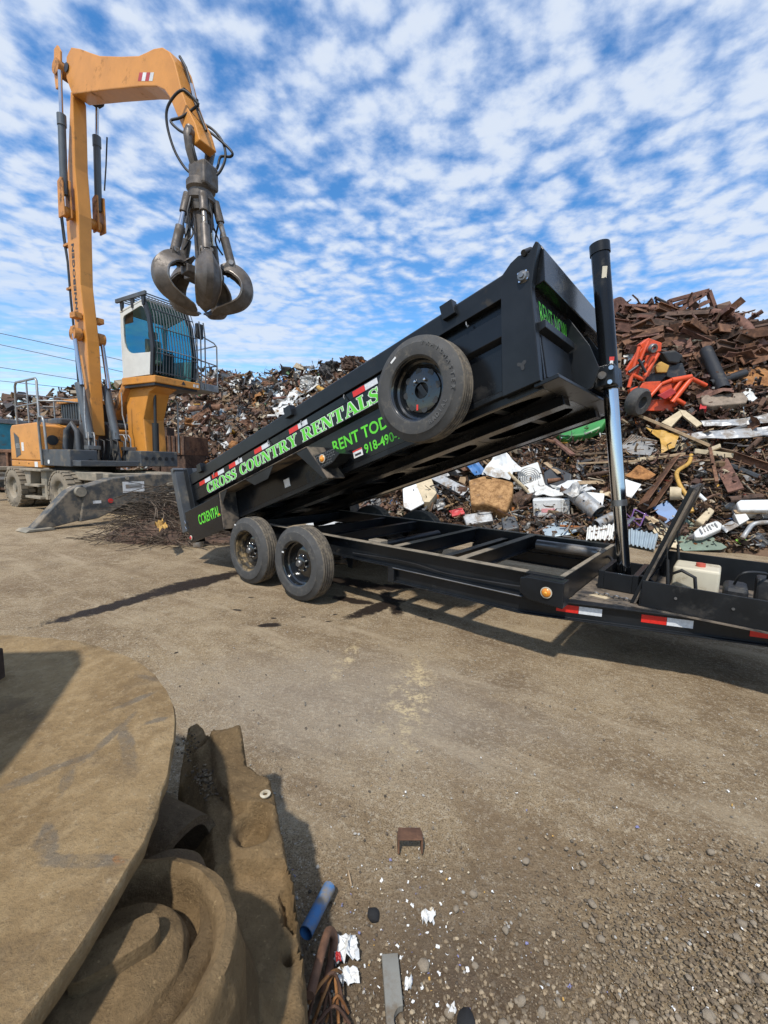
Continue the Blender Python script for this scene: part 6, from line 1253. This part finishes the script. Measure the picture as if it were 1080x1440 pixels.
# orange mower, tipped on its side
MW = empty('riding_mower', hit(930, 545, .5), 0, 'bright orange ride-on mower chassis tipped over in the scrap heap', 'mower'); mo = MW.location; mdp = mo.y
def mp_(q, off=0): v = ray(*q); return Vector((0, 0, CAMH))+v*((mdp-off)/v.y)-mo
def mslab(name, mat, pts, th, off=0, bevel=.015):
    P = [mp_(p, off) for p in pts]; n = len(P); bk_ = [p+Vector((.15, .9, .1)).normalized()*th for p in P]
    MB().add(P+bk_, [tuple(range(n)), tuple(range(2*n-1, n-1, -1))]+[(i, (i+1) % n, n+(i+1) % n, n+i) for i in range(n)]).build(name, mat, MW, bevel=bevel)
def mbar(name, mat, a, b, r, oa=0, ob=0): MB().cyl(mp_(a, oa), mp_(b, ob), r, n=12).build(name, mat, MW, smooth=40)
mslab('mower_deck', 'mower_orange', [(900, 484), (912, 475), (931, 482), (930, 494), (918, 496), (904, 492)], .22, .25); mslab('deck_plate', 'mower_orange', [(880, 520), (899, 490), (908, 496), (900, 520), (896, 532), (884, 526)], .10, .15)
mslab('deck_plate', 'mower_orange', [(908, 500), (922, 496), (926, 500), (912, 530), (905, 528)], .08, .2); mslab('hitch_plate', 'mower_orange', [(897, 550), (905, 537), (930, 536), (922, 552)], .06, .35)
mslab('chassis_pan', 'mower_orange', [(908, 578), (920, 562), (958, 560), (962, 566), (950, 580), (930, 578)], .12, .2); mslab('axle_mount', 'mower_orange', [(885, 548), (897, 543), (900, 556), (890, 560)], .15, .3); mslab('footrest', 'red_paint', [(925, 556), (945, 545), (952, 552), (935, 562)], .05, .4)
for a, b, r in (((884, 545), (899, 488), .04), ((904, 534), (926, 497), .04), ((882, 524), (905, 534), .04), ((944, 535), (972, 530), .06), ((972, 532), (945, 566), .055), ((960, 532), (940, 560), .04), ((972, 532), (993, 542), .045), ((948, 560), (962, 568), .05), ((912, 560), (930, 540), .04), ((930, 540), (946, 534), .04), ((890, 530), (912, 480), .03), ((915, 500), (905, 520), .03)): mbar('frame_tube', 'mower_orange', a, b, r, .35, .35)
for (x, y, r, a) in ((897, 565, .30, .5), (918, 490, .10, .2)):
    q = mp_((x, y), .5); MB().lathe([(r*.45, -r*.4), (r*.85, -r*.45), (r, -r*.3), (r, r*.3), (r*.85, r*.45), (r*.45, r*.4)], 24, 'y', Matrix.Translation(q) @ Matrix.Rotation(a, 4, 'Z') @ Matrix.Rotation(.3, 4, 'X'), True).build('wheel' if r > .2 else 'pulley', 'rubber' if r > .2 else 'steel_grey', MW, smooth=50)
mslab('side_plate', 'mower_orange', [(944, 536), (972, 530), (968, 542), (950, 566), (940, 562)], .10, .28); mslab('side_plate', 'mower_orange', [(925, 545), (944, 538), (946, 548), (930, 556)], .08, .34); mslab('deck_plate', 'mower_orange', [(893, 505), (903, 489), (909, 493), (899, 513)], .06, .3)
mslab('seat', 'plastic_black', [(930, 495), (950, 492), (962, 500), (955, 512), (940, 510)], .25, .2, .04); mslab('engine', 'dark_grey_plastic', [(938, 515), (960, 510), (966, 528), (950, 534), (938, 530)], .3, .1, .02); mslab('belt_cover', 'yellow_paint', [(922, 516), (930, 508), (942, 514), (938, 524), (924, 524)], .12, .25, .02)
mslab('grass_guard', 'plastic_black', [(908, 532), (924, 522), (938, 528), (930, 537), (910, 540)], .10, .15, .02); mbar('drive_shaft', 'cab_dark', (884, 524), (906, 508), .035, .4, .4); mbar('steering_rod', 'cab_dark', (898, 505), (908, 524), .03, .45, .45)
# --- right, middle
slab('galvanised_sheet', 'galvanised', 'long bent galvanised sheet laid across the heap below the concrete slab', 'sheet', [(985, 592), (1040, 590), (1092, 580), (1092, 592), (1040, 600), (990, 600)], .02, .35, crump=.05)
slab('galvanised_sheet', 'galvanised', 'longer galvanised sheet with a curled lip under the first one', 'sheet', [(955, 612), (1010, 606), (1092, 598), (1092, 612), (1020, 618), (965, 618)], .02, .4, crump=.04, seed=3)
slab('folded_card', 'lumber_pale', 'cream folded panel standing like a small gable below the mower', 'panel', [(930, 594), (956, 577), (964, 579), (944, 600)], .05, .45); slab('folded_card', 'lumber_pale', 'other cream leaf of the gable-like folded panel', 'panel', [(956, 577), (964, 577), (988, 596), (980, 600), (960, 584)], .05, .45)
slab('ochre_plate', 'yellow_paint', 'ochre painted plate bent to a point above the rusty beam', 'plate', [(908, 600), (930, 607), (956, 610), (948, 630), (930, 637), (928, 618)], .02, .4, crump=.05)
beam('timber_plank', 'wood', 'long brown timber plank slanting down under the orange mower', 'plank', (889, 580), (999, 627), .14, .06, .6, .4); beam('timber_plank', 'lumber_pale', 'short pale sawn plank above the maroon board', 'plank', (976, 634), (1030, 641), .16, .09, .4, .4)
beam('timber_plank', 'wood', 'thin yellowish plank lying level over the rusty plate', 'plank', (910, 646), (962, 638), .09, .05, .4, .4); beam('timber_plank', 'wood_dark', 'dark plank lying level behind the hoist cylinder', 'plank', (800, 640), (905, 633), .10, .05, .3, .3); beam('timber_plank', 'wood', 'slim brown batten behind the chrome hoist cylinder', 'plank', (810, 652), (900, 648), .06, .04, .35, .35)
beam('rusty_girder', 'rust', 'rusty girder running on from the pale sawn plank', 'girder', (1030, 640), (1095, 662), .22, .16, .4, .4, 'I'); beam('rusty_girder', 'rust', 'wide rusty channel propped steeply beside the yellow bent pipe', 'girder', (954, 646), (908, 712), .34, .18, .35, .3, 'C', roll=.6)
beam('maroon_board', 'rust_maroon', 'flat maroon steel board standing out below the pale plank', 'board', (1013, 648), (1035, 690), .24, .04, .4, .4, roll=.5); beam('rusty_rod', 'rust', 'slim rusty upright bar beside the maroon board', 'bar', (998, 630), (1008, 678), .06, .05, .45, .45); beam('grey_channel', 'machine_grey', 'dark grey steel channel lying past the maroon board', 'channel', (1028, 654), (1068, 670), .14, .06, .35, .35, 'C')
beam('rusty_angle', 'rust_maroon', 'maroon angle iron slanting under the green shell', 'angle iron', (768, 610), (806, 640), .12, .06, .4, .4); beam('rusty_angle', 'rust', 'shorter brown angle iron end beside the green shell', 'angle iron', (756, 612), (780, 622), .14, .05, .4, .4)
slab('rusty_plate', 'rust_orange', 'rusty hump-shaped plate with yellow edge next to the propped channel', 'plate', [(879, 670), (898, 656), (922, 668), (914, 675), (888, 675)], .03, .35, crump=.05)
pipe('bent_pipe', 'yellow_paint', 'yellow bent pipe snaking down beside the rusty channel', 'pipe', [(972, 640), (968, 652), (952, 664), (956, 682), (966, 698), (973, 720)], .038, .45)
GT = slab('steel_grating', 'sheet_grey', 'grey steel grating leaning below the grass-strewn sheet', 'grating', [(872, 628), (888, 610), (925, 620), (915, 640), (888, 638)], .012, .3)
for i in range(11):
    a, b = hit(873+4.2*i, 627-1.2*i+.3*i, .34), hit(889+3.4*i, 611+1.0*i, .34); MB().cyl(a-GT.location, b-GT.location, .014, n=6).build('grating_bar', 'wood_dark', GT)
SH = slab('green_shell', 'green_plastic', 'green moulded plastic shell with white sticker under the raised bed', 'shell', [(770, 606), (800, 590), (850, 566), (856, 586), (846, 602), (822, 612), (790, 614)], .22, .5, bevel=.05)
q = hit(788, 608, .56); MB().cbox((0, 0, 0), (.30, .01, .08), Matrix.Translation(q-SH.location) @ Matrix.Rotation(-.1, 4, 'Z')).build('sticker', 'sticker_white', SH)
# --- lower right, at the foot
mc = hit(775, 715, .25); MC = empty('microwave_oven', mc, R(-24), 'white microwave oven with pink printed door on the scrap foot', 'microwave'); MC.rotation_euler = (R(6), R(-5), R(-24))
MB().box(-.38, .38, -.02, .45, -.21, .21).build('casing', 'enamel_white', MC, bevel=.015); MB().box(-.37, .20, -.045, -.021, -.20, .20).build('oven_door', 'enamel_white', MC, bevel=.012); MB().box(-.30, .13, -.049, -.046, -.13, .13).build('door_window', 'sticker_white', MC); MB().box(-.20, .08, -.052, -.0495, -.08, .01).build('door_print', 'pink_print', MC); MB().box(.21, .37, -.04, -.021, -.2, .2).build('control_panel', 'plastic_white', MC, bevel=.008)
for i in range(3): MB().box(.25, .33, -.044, -.041, -.12+.09*i, -.07+.09*i).build('button', 'sheet_grey', MC)
beam('duct_pipe', 'galvanised', 'round galvanised duct lying on its side beside the microwave oven', 'duct', (808, 694), (842, 722), .36, pa=.35, pb=.3, sec='pipe'); slab('dark_sheet', 'sheet_grey', 'crumpled dark sheet over the upper end of the duct', 'sheet', [(790, 692), (812, 678), (822, 690), (806, 702)], .015, .55, crump=.10)
beam('duct_pipe', 'galvanised', 'slimmer grey pipe end just past the round duct', 'pipe', (838, 738), (862, 726), .20, pa=.25, pb=.25, sec='pipe')
slab('appliance_casing', 'enamel_white', 'large white appliance panel folded into a peak under the bed', 'panel', [(678, 668), (690, 648), (698, 633), (712, 638), (728, 654), (740, 664), (722, 664), (716, 674)], .02, .5, crump=.09)
slab('appliance_casing', 'enamel_white', 'smooth white curved panel behind the microwave oven', 'panel', [(782, 686), (798, 675), (820, 676), (838, 690), (815, 692)], .02, .4, crump=.05, seed=4); slab('appliance_casing', 'enamel_white', 'square white door panel beside the hoist cylinder', 'panel', [(822, 691), (850, 694), (847, 714), (826, 712)], .03, .4, bevel=.006)
slab('appliance_casing', 'plastic_white', 'crumpled white casing above the microwave oven', 'panel', [(750, 697), (766, 680), (800, 690), (798, 700), (772, 698)], .02, .3, crump=.08, seed=6); slab('appliance_casing', 'enamel_white', 'white tilted panel sticking out from the hoist cylinder', 'panel', [(874, 672), (902, 681), (888, 700), (872, 694)], .02, .45)
FB = slab('fan_unit', 'plastic_white', 'square white cooling unit with a round fan grille', 'fan', [(724, 660), (756, 649), (768, 686), (742, 695)], .25, .35, bevel=.02); q = hit(744, 672, .42)-FB.location; v_ = (Vector((0, 0, CAMH))-FB.location).normalized(); Mq = Matrix.Translation(q) @ v_.to_track_quat('Y', 'Z').to_matrix().to_4x4()
for i in range(5): MB().lathe([(.05+.045*i, 0), (.062+.045*i, .006), (.074+.045*i, 0)], 24, 'y', Mq).build('grille_ring', 'sheet_grey', FB, smooth=50)
CB = empty('cream_rack', hit(732, 678, .55), R(-30), 'small cream plastic rack of ribs leaning on the cooling unit', 'rack')
for i in range(6): MB().cbox((0, 0, 0), (.05, .05, .34), rotm(.2, -.7, 0, (-.18+.07*i, 0, .10-.06*i))).build('rack_rib', 'lumber_pale', CB, bevel=.01)
slab('brown_block', 'rust_brown_box', 'large orange-brown crumpled block standing at the heap foot', 'block', [(659, 676), (682, 668), (722, 676), (721, 698), (712, 718), (684, 708), (662, 708)], .5, .55, bevel=.05); slab('black_box', 'dark_grey_plastic', 'dark blue-black plastic box behind the white panels', 'box', [(764, 664), (778, 655), (804, 666), (802, 684), (778, 688), (766, 682)], .35, .35, bevel=.03)
slab('blue_tarp', 'blue_sheet', 'bright blue plastic sheet draped under the raised bed', 'tarp', [(652, 650), (668, 645), (684, 664), (668, 670)], .015, .4, crump=.06); slab('white_board', 'enamel_white', 'upright white board beside a beige box under the bed', 'board', [(566, 686), (584, 679), (596, 706), (578, 718), (568, 714)], .03, .5); slab('beige_box', 'lumber_pale', 'beige box with dark opening next to the upright white board', 'box', [(584, 679), (606, 671), (614, 692), (604, 706), (596, 706)], .25, .45, bevel=.01)
beam('silver_channel', 'galvanised', 'long silver folded channel lying between beige box and brown block', 'channel', (606, 668), (656, 694), .24, .12, .45, .4, 'C', roll=.8); slab('grey_bag', 'sheet_grey', 'grey crumpled bag lying above the silver channel', 'bag', [(600, 664), (630, 652), (648, 664), (622, 674)], .02, .3, crump=.10)
slab('flat_sheet', 'sheet_bluegrey', 'pale blue-grey flat sheet lying at the foot below the microwave oven', 'sheet', [(762, 744), (792, 729), (818, 745), (800, 753), (768, 754)], .012, .12)
def corrug(label, pts, mat='sheet_bluegrey', n=24):
    P = [hit(x, y, .22) for x, y in pts]; o = sum(P, Vector())/4; nrm = (P[1]-P[0]).cross(P[3]-P[0]).normalized(); nrm = nrm if nrm.dot(Vector((0, 0, CAMH))-o) > 0 else -nrm; vs = []
    for i in range(n+1):
        u = i/n; z = .035*(1 if (i//2) % 2 else 0); vs += [P[0]*(1-u)+P[1]*u+nrm*z-o, P[3]*(1-u)+P[2]*u+nrm*z-o]
    ob = MB().add(vs, [(2*i, 2*i+2, 2*i+3, 2*i+1) for i in range(n)]).build('corrugated_sheet', mat, M=Matrix.Translation(o)); s_ = ob.modifiers.new('s', 'SOLIDIFY'); s_.thickness = .006; return tag(ob, label, 'sheet')
corrug('pale corrugated sheet on the ground beside the hoist cylinder, cleaner of the two', [(884, 744), (926, 752), (920, 774), (884, 766)]); corrug('dirty white corrugated sheet lying left behind the frame rail by the duct', [(826, 742), (866, 738), (862, 760), (824, 760)], 'plastic_white')
slab('green_sheet', 'green_sheet', 'faded green flat sheet lying at the heap foot behind the pump box', 'sheet', [(938, 716), (956, 722), (1022, 770), (1014, 774), (962, 773), (930, 748)], .012, .10); slab('blue_board', 'blue_sheet', 'dark blue board above the faded green sheet', 'board', [(918, 714), (938, 704), (956, 722), (936, 736)], .02, .25); slab('stained_board', 'lumber_pale', 'cream stained board under the dark blue board', 'board', [(905, 724), (926, 728), (946, 752), (958, 772), (936, 768), (918, 746)], .02, .16)
slab('wash_basin', 'enamel_white', 'long white basin lying level at the heap foot', 'basin', [(1036, 706), (1042, 702), (1092, 702), (1092, 717), (1040, 718)], .30, .45, bevel=.03); LV = slab('appliance_cover', 'plastic_white', 'white rounded appliance cover with louvre slots at the heap foot', 'cover', [(975, 748), (985, 740), (1008, 730), (1016, 736), (1014, 744), (990, 754), (978, 755)], .12, .3, bevel=.03)
for i in range(6): a, b = hit(984+4.2*i, 744-1.7*i, .32), hit(988+4.2*i, 750-1.7*i, .32); MB().cyl(a-LV.location, b-LV.location, .012, n=6).build('louvre_slot', 'sheet_grey', LV)
pipe('bent_tube', 'galvanised', 'bent silver tube rising from the gravel near the white basin', 'tube', [(1044, 757), (1050, 748), (1058, 738), (1070, 735), (1092, 734)], .04, .3); slab('white_box', 'plastic_white', 'battered white box with dark holes below the basin', 'box', [(1032, 722), (1046, 716), (1054, 730), (1040, 738)], .14, .35, bevel=.01); slab('tan_block', 'lumber_pale', 'tan broken masonry block above the louvred cover', 'block', [(978, 732), (998, 712), (1006, 718), (990, 738)], .2, .35, bevel=.03)
slab('silver_bag', 'galvanised', 'silvery crumpled bag next to the louvred cover', 'bag', [(1010, 742), (1028, 734), (1040, 740), (1020, 750)], .02, .25, crump=.06); beam('white_tube', 'enamel_white', 'white slim tube standing out by the lid of the pump box', 'tube', (975, 688), (992, 704), .07, pa=.5, pb=.4, sec='tube'); beam('cream_canister', 'lumber_pale', 'cream canister lying beside the yellow bent pipe', 'canister', (942, 694), (958, 694), .26, pa=.35, pb=.35, sec='tube')
PF_ = empty('purple_frame', hit(890, 728, .3), 0, 'purple tubular bicycle-like frame behind the hoist cylinder', 'frame')
for a, b in (((880, 722), (900, 740)), ((884, 740), (892, 716)), ((892, 716), (912, 726)), ((880, 730), (906, 730)), ((900, 740), (908, 722))): MB().cyl(hit(*a, .35)-PF_.location, hit(*b, .35)-PF_.location, .013, n=8).build('frame_tube', 'purple_paint', PF_, smooth=50)
slab('lime_scrap', 'lime_plastic', 'lime green plastic scrap on the gravel below the basin', 'plastic', [(1034, 760), (1044, 756), (1050, 762), (1040, 765)], .02, .08, crump=.04)
slab('red_carton', 'red_paint', 'crushed red carton amid litter behind the frame rail', 'carton', [(632, 720), (650, 716), (654, 724), (636, 728)], .05, .3, crump=.04); slab('grey_canister', 'machine_grey', 'dented grey canister behind the frame rail', 'canister', [(704, 728), (724, 724), (730, 742), (708, 746)], .3, .25, bevel=.04); slab('silver_case', 'galvanised', 'dirty silver case lying just behind the frame rail', 'case', [(650, 724), (690, 718), (694, 732), (656, 738)], .2, .25, bevel=.02)
slab('white_sheet', 'plastic_white', 'white torn sheet seen under the raised bed past the wheels', 'sheet', [(430, 738), (466, 725), (494, 732), (480, 743)], .015, .15, crump=.04)
# --- behind the excavator
def bale(label, cx, cy, w, h, mat, seed):
    p = hit(cx, cy, .2); s = p.y/593.5; bm = bmesh.new(); bmesh.ops.create_cube(bm, size=1); bmesh.ops.subdivide_edges(bm, edges=bm.edges[:], cuts=9, use_grid_fill=True)
    for v in bm.verts: v.co = Vector((v.co.x*w*s, v.co.y*h*s*1.2, v.co.z*h*s)); k = noise.noise(v.co*5+Vector((seed, 0, 0)))*.16+noise.noise(v.co*14+Vector((seed, 4, 0)))*.09; v.co += v.co.normalized()*k
    me = bpy.data.meshes.new('scrap_bale'); bm.to_mesh(me); bm.free(); o = link('scrap_bale', me, mat); o.location = p; o.rotation_euler = (0, 0, .4*seed); return tag(o, label, 'bale')
bale('crushed dark brown scrap bale on the ridge above the top rail', 496, 512, 26, 16, 'rust_dark', 1); bale('crushed black wire bale next to the brown one on the ridge', 466, 520, 18, 17, 'wear_black', 2); bale('squashed blue-grey bale under the ridge above the lettered side', 438, 540, 26, 16, 'sheet_grey', 3)
beam('dark_post', 'wear_black', 'small dark upright post on the ridge', 'post', (403, 527), (403, 516), .5, .5, .1, .3)
pipe('yellow_rag', 'yellow_paint', 'yellow twisted rag of plastic above the lettered side', 'rag', [(448, 545), (462, 556), (454, 566), (458, 578)], .12, .3); slab('appliance_casing', 'enamel_white', 'long white crumpled panel on the heap right of the platform', 'panel', [(388, 556), (408, 552), (440, 536), (446, 542), (412, 566), (394, 572)], .03, .3, crump=.18, seed=1); slab('appliance_casing', 'enamel_white', 'white flattened bag below the long white panel', 'panel', [(384, 575), (402, 566), (420, 570), (408, 582), (390, 586)], .03, .3, crump=.14, seed=3)
slab('appliance_casing', 'plastic_white', 'white ragged sheet close to the top rail on the heap', 'panel', [(470, 548), (492, 540), (506, 546), (488, 560), (474, 560)], .03, .3, crump=.15, seed=7); beam('rusty_pipe', 'rust', 'long rusty pipe lying level low on the heap by the platform', 'pipe', (268, 576), (312, 573), .4, pa=.4, pb=.4, sec='tube')
BN = empty('scrap_bin', G(248, 690), R(-12), 'rusty open steel bin beside the excavator at the heap foot', 'bin'); bl = BN.location; k = bl.y/593.5
for nm, a in (('bin_front', (-14*k, 16*k, -.05, 0, 50*k, 76*k)), ('bin_side', (-14*k, -14*k+.06, 0, 1.6, 50*k, 76*k)), ('bin_side', (16*k-.06, 16*k, 0, 1.6, 50*k, 76*k)), ('bin_back', (-14*k, 16*k, 1.6, 1.66, 50*k, 76*k)), ('bin_floor', (-13*k, 15*k, 0, 1.6, 50*k, 50*k+.05))): MB().box(*a).build(nm, 'rust', BN, bevel=.02)
for i in range(5): MB().box(-14*k+i*7*k, -14*k+i*7*k+.1, -.12, -.05, 50*k, 76*k).build('bin_rib', 'rust_dark', BN, bevel=.01)
for xx in (-38*k, -24*k): MB().box(xx, xx+12*k, 0, .5, 0, 88*k).build('bin_post', 'rust_dark', BN, bevel=.02)
MB().box(-14*k, 16*k, 0, 1.5, 0, 50*k).build('bin_stand', 'rust_dark', BN, bevel=.02)
SK = empty('waste_skip', Vector((-13.6, 15.5, 0)), R(-20), 'long dark rusty skip standing behind the excavator engine', 'skip')
MB().prism([(-2.6, 0.1), (3.0, 0.1), (3.2, 1.55), (-2.8, 1.55)], 0, 1.8).build('skip_body', 'rust_dark', SK, bevel=.03); MB().box(-2.9, 3.3, -.08, 1.9, 1.5, 1.62).build('skip_rim', 'rust', SK, bevel=.02)
for i in range(8): MB().box(-2.4+.72*i, -2.28+.72*i, -.09, 0, .12, 1.5).build('skip_rib', 'rust', SK, bevel=.01)
TL = empty('teal_container', Vector((-18.6, 18.6, 0)), R(-15), 'teal painted steel container peeking out behind the skip', 'container'); MB().box(-2, 1.2, 0, 2, 0, 2.8).build('container_wall', 'teal_paint', TL, bevel=.02); MB().box(-2.1, 1.3, -.08, 2.1, 2.8, 3.0).build('container_roof', 'rail_grey', TL, bevel=.02)
# silver tin and rag in front of the wire heap
def ground_can(px, py, r, h, label):
    p = G(px, py); o = MB().lathe([(0, h), (r*.9, h), (r, h-.01), (r, .01), (r*.95, 0), (0, 0)], 20, 'z').build('paint_tin', 'galvanised', smooth=40, M=Matrix.Translation(p)); return tag(o, label, 'tin')
ground_can(279, 768, .085, .24, 'dented silver tin standing at the edge of the wire heap')
crumple('yellow_cloth', 'yellow_paint', 'yellow rag lying on top of the wire heap', 'rag', [(218, 740), (230, 737), (236, 744), (224, 748)], .08, .40, 5, 2)
# the wire heap
def wires():
    V, F = [], []; b = 0
    cx = G(215, 762); ux = (G(330, 768)-G(130, 768)).normalized(); uy = Vector((-ux.y, ux.x, 0))
    for i in range(950):
        a, c_ = rng.gauss(.25, .52), rng.gauss(.35, .28); hgt = max(0, 1.0*math.exp(-((a-.0)/.75)**2-((c_-.45)/.55)**2))*rng.random()
        if a > 1.0: hgt *= .35
        p = Vector((cx.x, cx.y, 0))+ux*a+uy*c_; yaw = rng.gauss(.3, .7); L = rng.uniform(.3, 1.1); k = rng.uniform(-1.8, 1.8); d = ux*math.cos(yaw)+uy*math.sin(yaw); e = ux*-math.sin(yaw)+uy*math.cos(yaw); up = rng.gauss(0, .25); P = []
        for q in range(6):
            s_ = (q/5-.5)*L; P.append(p+d*s_+e*(k*s_*s_*.5)+Vector((0, 0, max(.008, hgt+.01+up*s_-.35*s_*s_*(1 if hgt > .15 else .2)+rng.gauss(0, .012)))))
        m = MB().tube(P, rng.uniform(.0035, .0075), 3); V += m.v; F += [tuple(x+b for x in f) for f in m.f]; b += len(m.v)
    me = bpy.data.meshes.new('wire_heap'); me.from_pydata([tuple(v) for v in V], [], F); tag(link('wire_heap', me, 'wire_rust'), 'tangled heap of rusty wire on the ground before the excavator stabiliser', None, kind='stuff')
rust('wire_rust', (.05, .038, .028), (.19, .145, .105), bump=0, scale=2); wires()
c0 = G(215, 762); lump('wire_bed', [(c0.x+x, c0.y+y) for x, y in ((-.9, .1), (-.3, -.15), (.8, -.15), (1.5, .05), (1.4, .6), (.6, .95), (-.5, .9))], -.02, lambda X, Y: .55*np.exp(-((X-c0.x)/.7)**2-((Y-c0.y-.45)/.5)**2)+.05, .1, 'rust_dark', None, None, rough=.03, res=.04, seed=8)['kind'] = 'stuff'
bpy.data.objects['wire_bed']['label'] = 'dense matted core of the rusty wire heap'
# --- power lines far behind
for i, (a, b) in enumerate((((0, 468), (170, 506)), ((0, 484), (165, 521)), ((0, 516), (104, 533)), ((0, 535), (100, 546)))):
    sl_ = (b[1]-a[1])/(b[0]-a[0]); P = []
    for q in range(15):
        px = -260+52*q; py = a[1]+sl_*px+.00006*(px-100)**2; P.append(AT(px, py, 46+2*i))
    tag(MB().tube(P, .033, 5).build('power_line', 'cable_black', smooth=60), ['highest overhead power line crossing behind the boom', 'second overhead power line just under the highest one', 'third overhead power line crossing behind the handrail', 'lowest overhead power line just above the far scrap'][i], 'cable')
# --- many look-alike pieces, each its own object
def ptmpl(kind, mat, seed):
    random_state = random.Random(seed); m = MB()
    if kind == 'beam': m.prism(ibeam(.16, .2, .02, .02), -.5, .5, 'x')
    elif kind == 'angle': m.prism([(0, 0), (.14, 0), (.14, .02), (.02, .02), (.02, .14), (0, .14)], -.5, .5, 'x')
    elif kind == 'pipe': m.cyl((-.5, 0, 0), (.5, 0, 0), .07, n=10, caps=False).cyl((-.5, 0, 0), (.5, 0, 0), .06, n=10, caps=False)
    elif kind == 'plank': m.cbox((0, 0, 0), (1, .16, .04))
    else:
        n = 7; vs = []
        for j in range(n+1):
            for i in range(n+1):
                u, v = i/n-.5, j/n-.5; z = .14*noise.noise(Vector((u*2.6, v*2.6, seed*3.3)))*2+.08*noise.noise(Vector((u*7, v*7, seed))); vs.append((u+.08*noise.noise(Vector((v*5, 1, seed))), v*.7+.08*noise.noise(Vector((u*5, 4, seed))), z))
        m.add(vs, [(j*(n+1)+i, j*(n+1)+i+1, (j+1)*(n+1)+i+1, (j+1)*(n+1)+i) for j in range(n) for i in range(n)])
    me = m.mesh(kind); me.materials.append(MATS[mat]); return me
def many(n, name, kind, mats, label, cat, group, box, size, flat=.25, lift=(.05, .3), aspect=1.):
    pool = [ptmpl(kind, mt, 11+i*5) for i, mt in enumerate(mats*2 if kind == 'sheet' else mats)]; cnt = 0
    while cnt < n:
        px, py = rng.uniform(box[0], box[2]), rng.uniform(box[1], box[3]); top = float(np.interp(px, [a for a, b in SKY], [b for a, b in SKY]))
        if py < top-2: continue
        h = pile_hit(px, max(py, top+2))
        if h is None: continue
        v = (Vector((0, 0, CAMH))-h).normalized(); o = bpy.data.objects.new(name, rng.choice(pool)); COL.objects.link(o); o.location = h+v*rng.uniform(*lift); L = rng.uniform(*size)*h.y/593.5
        o.scale = (L, L*aspect, L*aspect) if kind == 'sheet' else (L, rng.uniform(.7, 1.5)*aspect, rng.uniform(.7, 1.4)*aspect)
        if kind == 'sheet': o.rotation_euler = (R(50)+rng.gauss(0, .5), rng.gauss(0, .5), rng.gauss(-.3, .9))
        else: o.rotation_euler = (rng.uniform(0, 6), rng.gauss(0, flat), rng.gauss(-.25, .5)+(math.pi if rng.random() < .5 else 0))
        tag(o, label, cat, group, 'thing'); cnt += 1
many(70, 'steel_beam', 'beam', ['rust_maroon', 'rust_dark', 'rust'], 'rusty steel beam in the dark tangle crowning the heap behind the hoist cylinder', 'beam', 'beams crowning the heap', (842, 408, 1100, 505), (24, 95), .16)
many(24, 'angle_iron', 'angle', ['rust_maroon', 'rust_dark', 'rust'], 'thin rusty angle iron poking out of the dark tangle crowning the heap', 'angle iron', 'angle irons crowning the heap', (842, 410, 1100, 520), (20, 60), .4)
many(26, 'rusty_sheet', 'sheet', ['rust', 'rust_maroon', 'rust_dark'], 'crumpled rusty sheet among the beams in the upper heap', 'sheet', 'rusty sheets in the upper heap', (850, 470, 1100, 600), (16, 42))
many(30, 'timber_batten', 'plank', ['wood', 'wood_dark', 'wood', 'lumber_pale'], 'loose wooden batten lying in the heap behind the trailer frame', 'batten', 'wooden battens in the heap', (700, 610, 1100, 740), (18, 60), .25, (.1, .35), .6)
many(26, 'rusty_sheet', 'sheet', ['rust', 'rust_dark', 'wear_black'], 'crumpled rusty sheet lying low in the heap behind the trailer frame', 'sheet', 'rusty sheets low in the heap', (540, 640, 1100, 750), (10, 30))
many(30, 'metal_scrap', 'sheet', ['sheet_grey', 'machine_grey', 'galvanised'], 'crumpled grey metal sheet low in the heap behind the trailer frame', 'sheet', 'grey sheets low in the heap', (540, 650, 1100, 762), (7, 22))
many(14, 'scrap_pipe', 'pipe', ['rust', 'steel_grey', 'rust_dark'], 'loose steel pipe in the heap behind the trailer frame', 'pipe', 'pipes in the heap', (560, 600, 1100, 740), (18, 55), .3, (.1, .35), .7)
many(46, 'white_scrap', 'sheet', ['enamel_white', 'plastic_white'], 'crumpled dirty white sheet on the heap between excavator and raised bed', 'sheet', 'white sheets on the far heap', (215, 520, 520, 700), (8, 24))
many(60, 'rusty_scrap', 'sheet', ['rust', 'rust_maroon', 'rust_dark', 'rust_orange'], 'crumpled rusty sheet on the heap between excavator and raised bed', 'sheet', 'rusty sheets on the far heap', (200, 520, 540, 720), (9, 30))
many(34, 'grey_scrap', 'sheet', ['sheet_grey', 'machine_grey', 'galvanised'], 'crumpled grey sheet on the heap between excavator and raised bed', 'sheet', 'grey sheets on the far heap', (200, 520, 540, 720), (8, 26))
many(30, 'cream_scrap', 'sheet', ['lumber_pale', 'wood', 'tank_cream'], 'crumpled cream scrap on the heap between excavator and raised bed', 'sheet', 'cream scraps on the far heap', (200, 520, 540, 720), (7, 20))
many(30, 'rusty_bar', 'pipe', ['rust', 'rust_maroon', 'steel_grey'], 'rusty bent bar on the heap between excavator and raised bed', 'bar', 'bars on the far heap', (200, 515, 540, 720), (16, 50), .35, (.05, .3), 1.)
print('objects', len(bpy.data.objects), 'tris', sum(len(o.data.polygons)*2 for o in bpy.data.objects if o.type == 'MESH'))
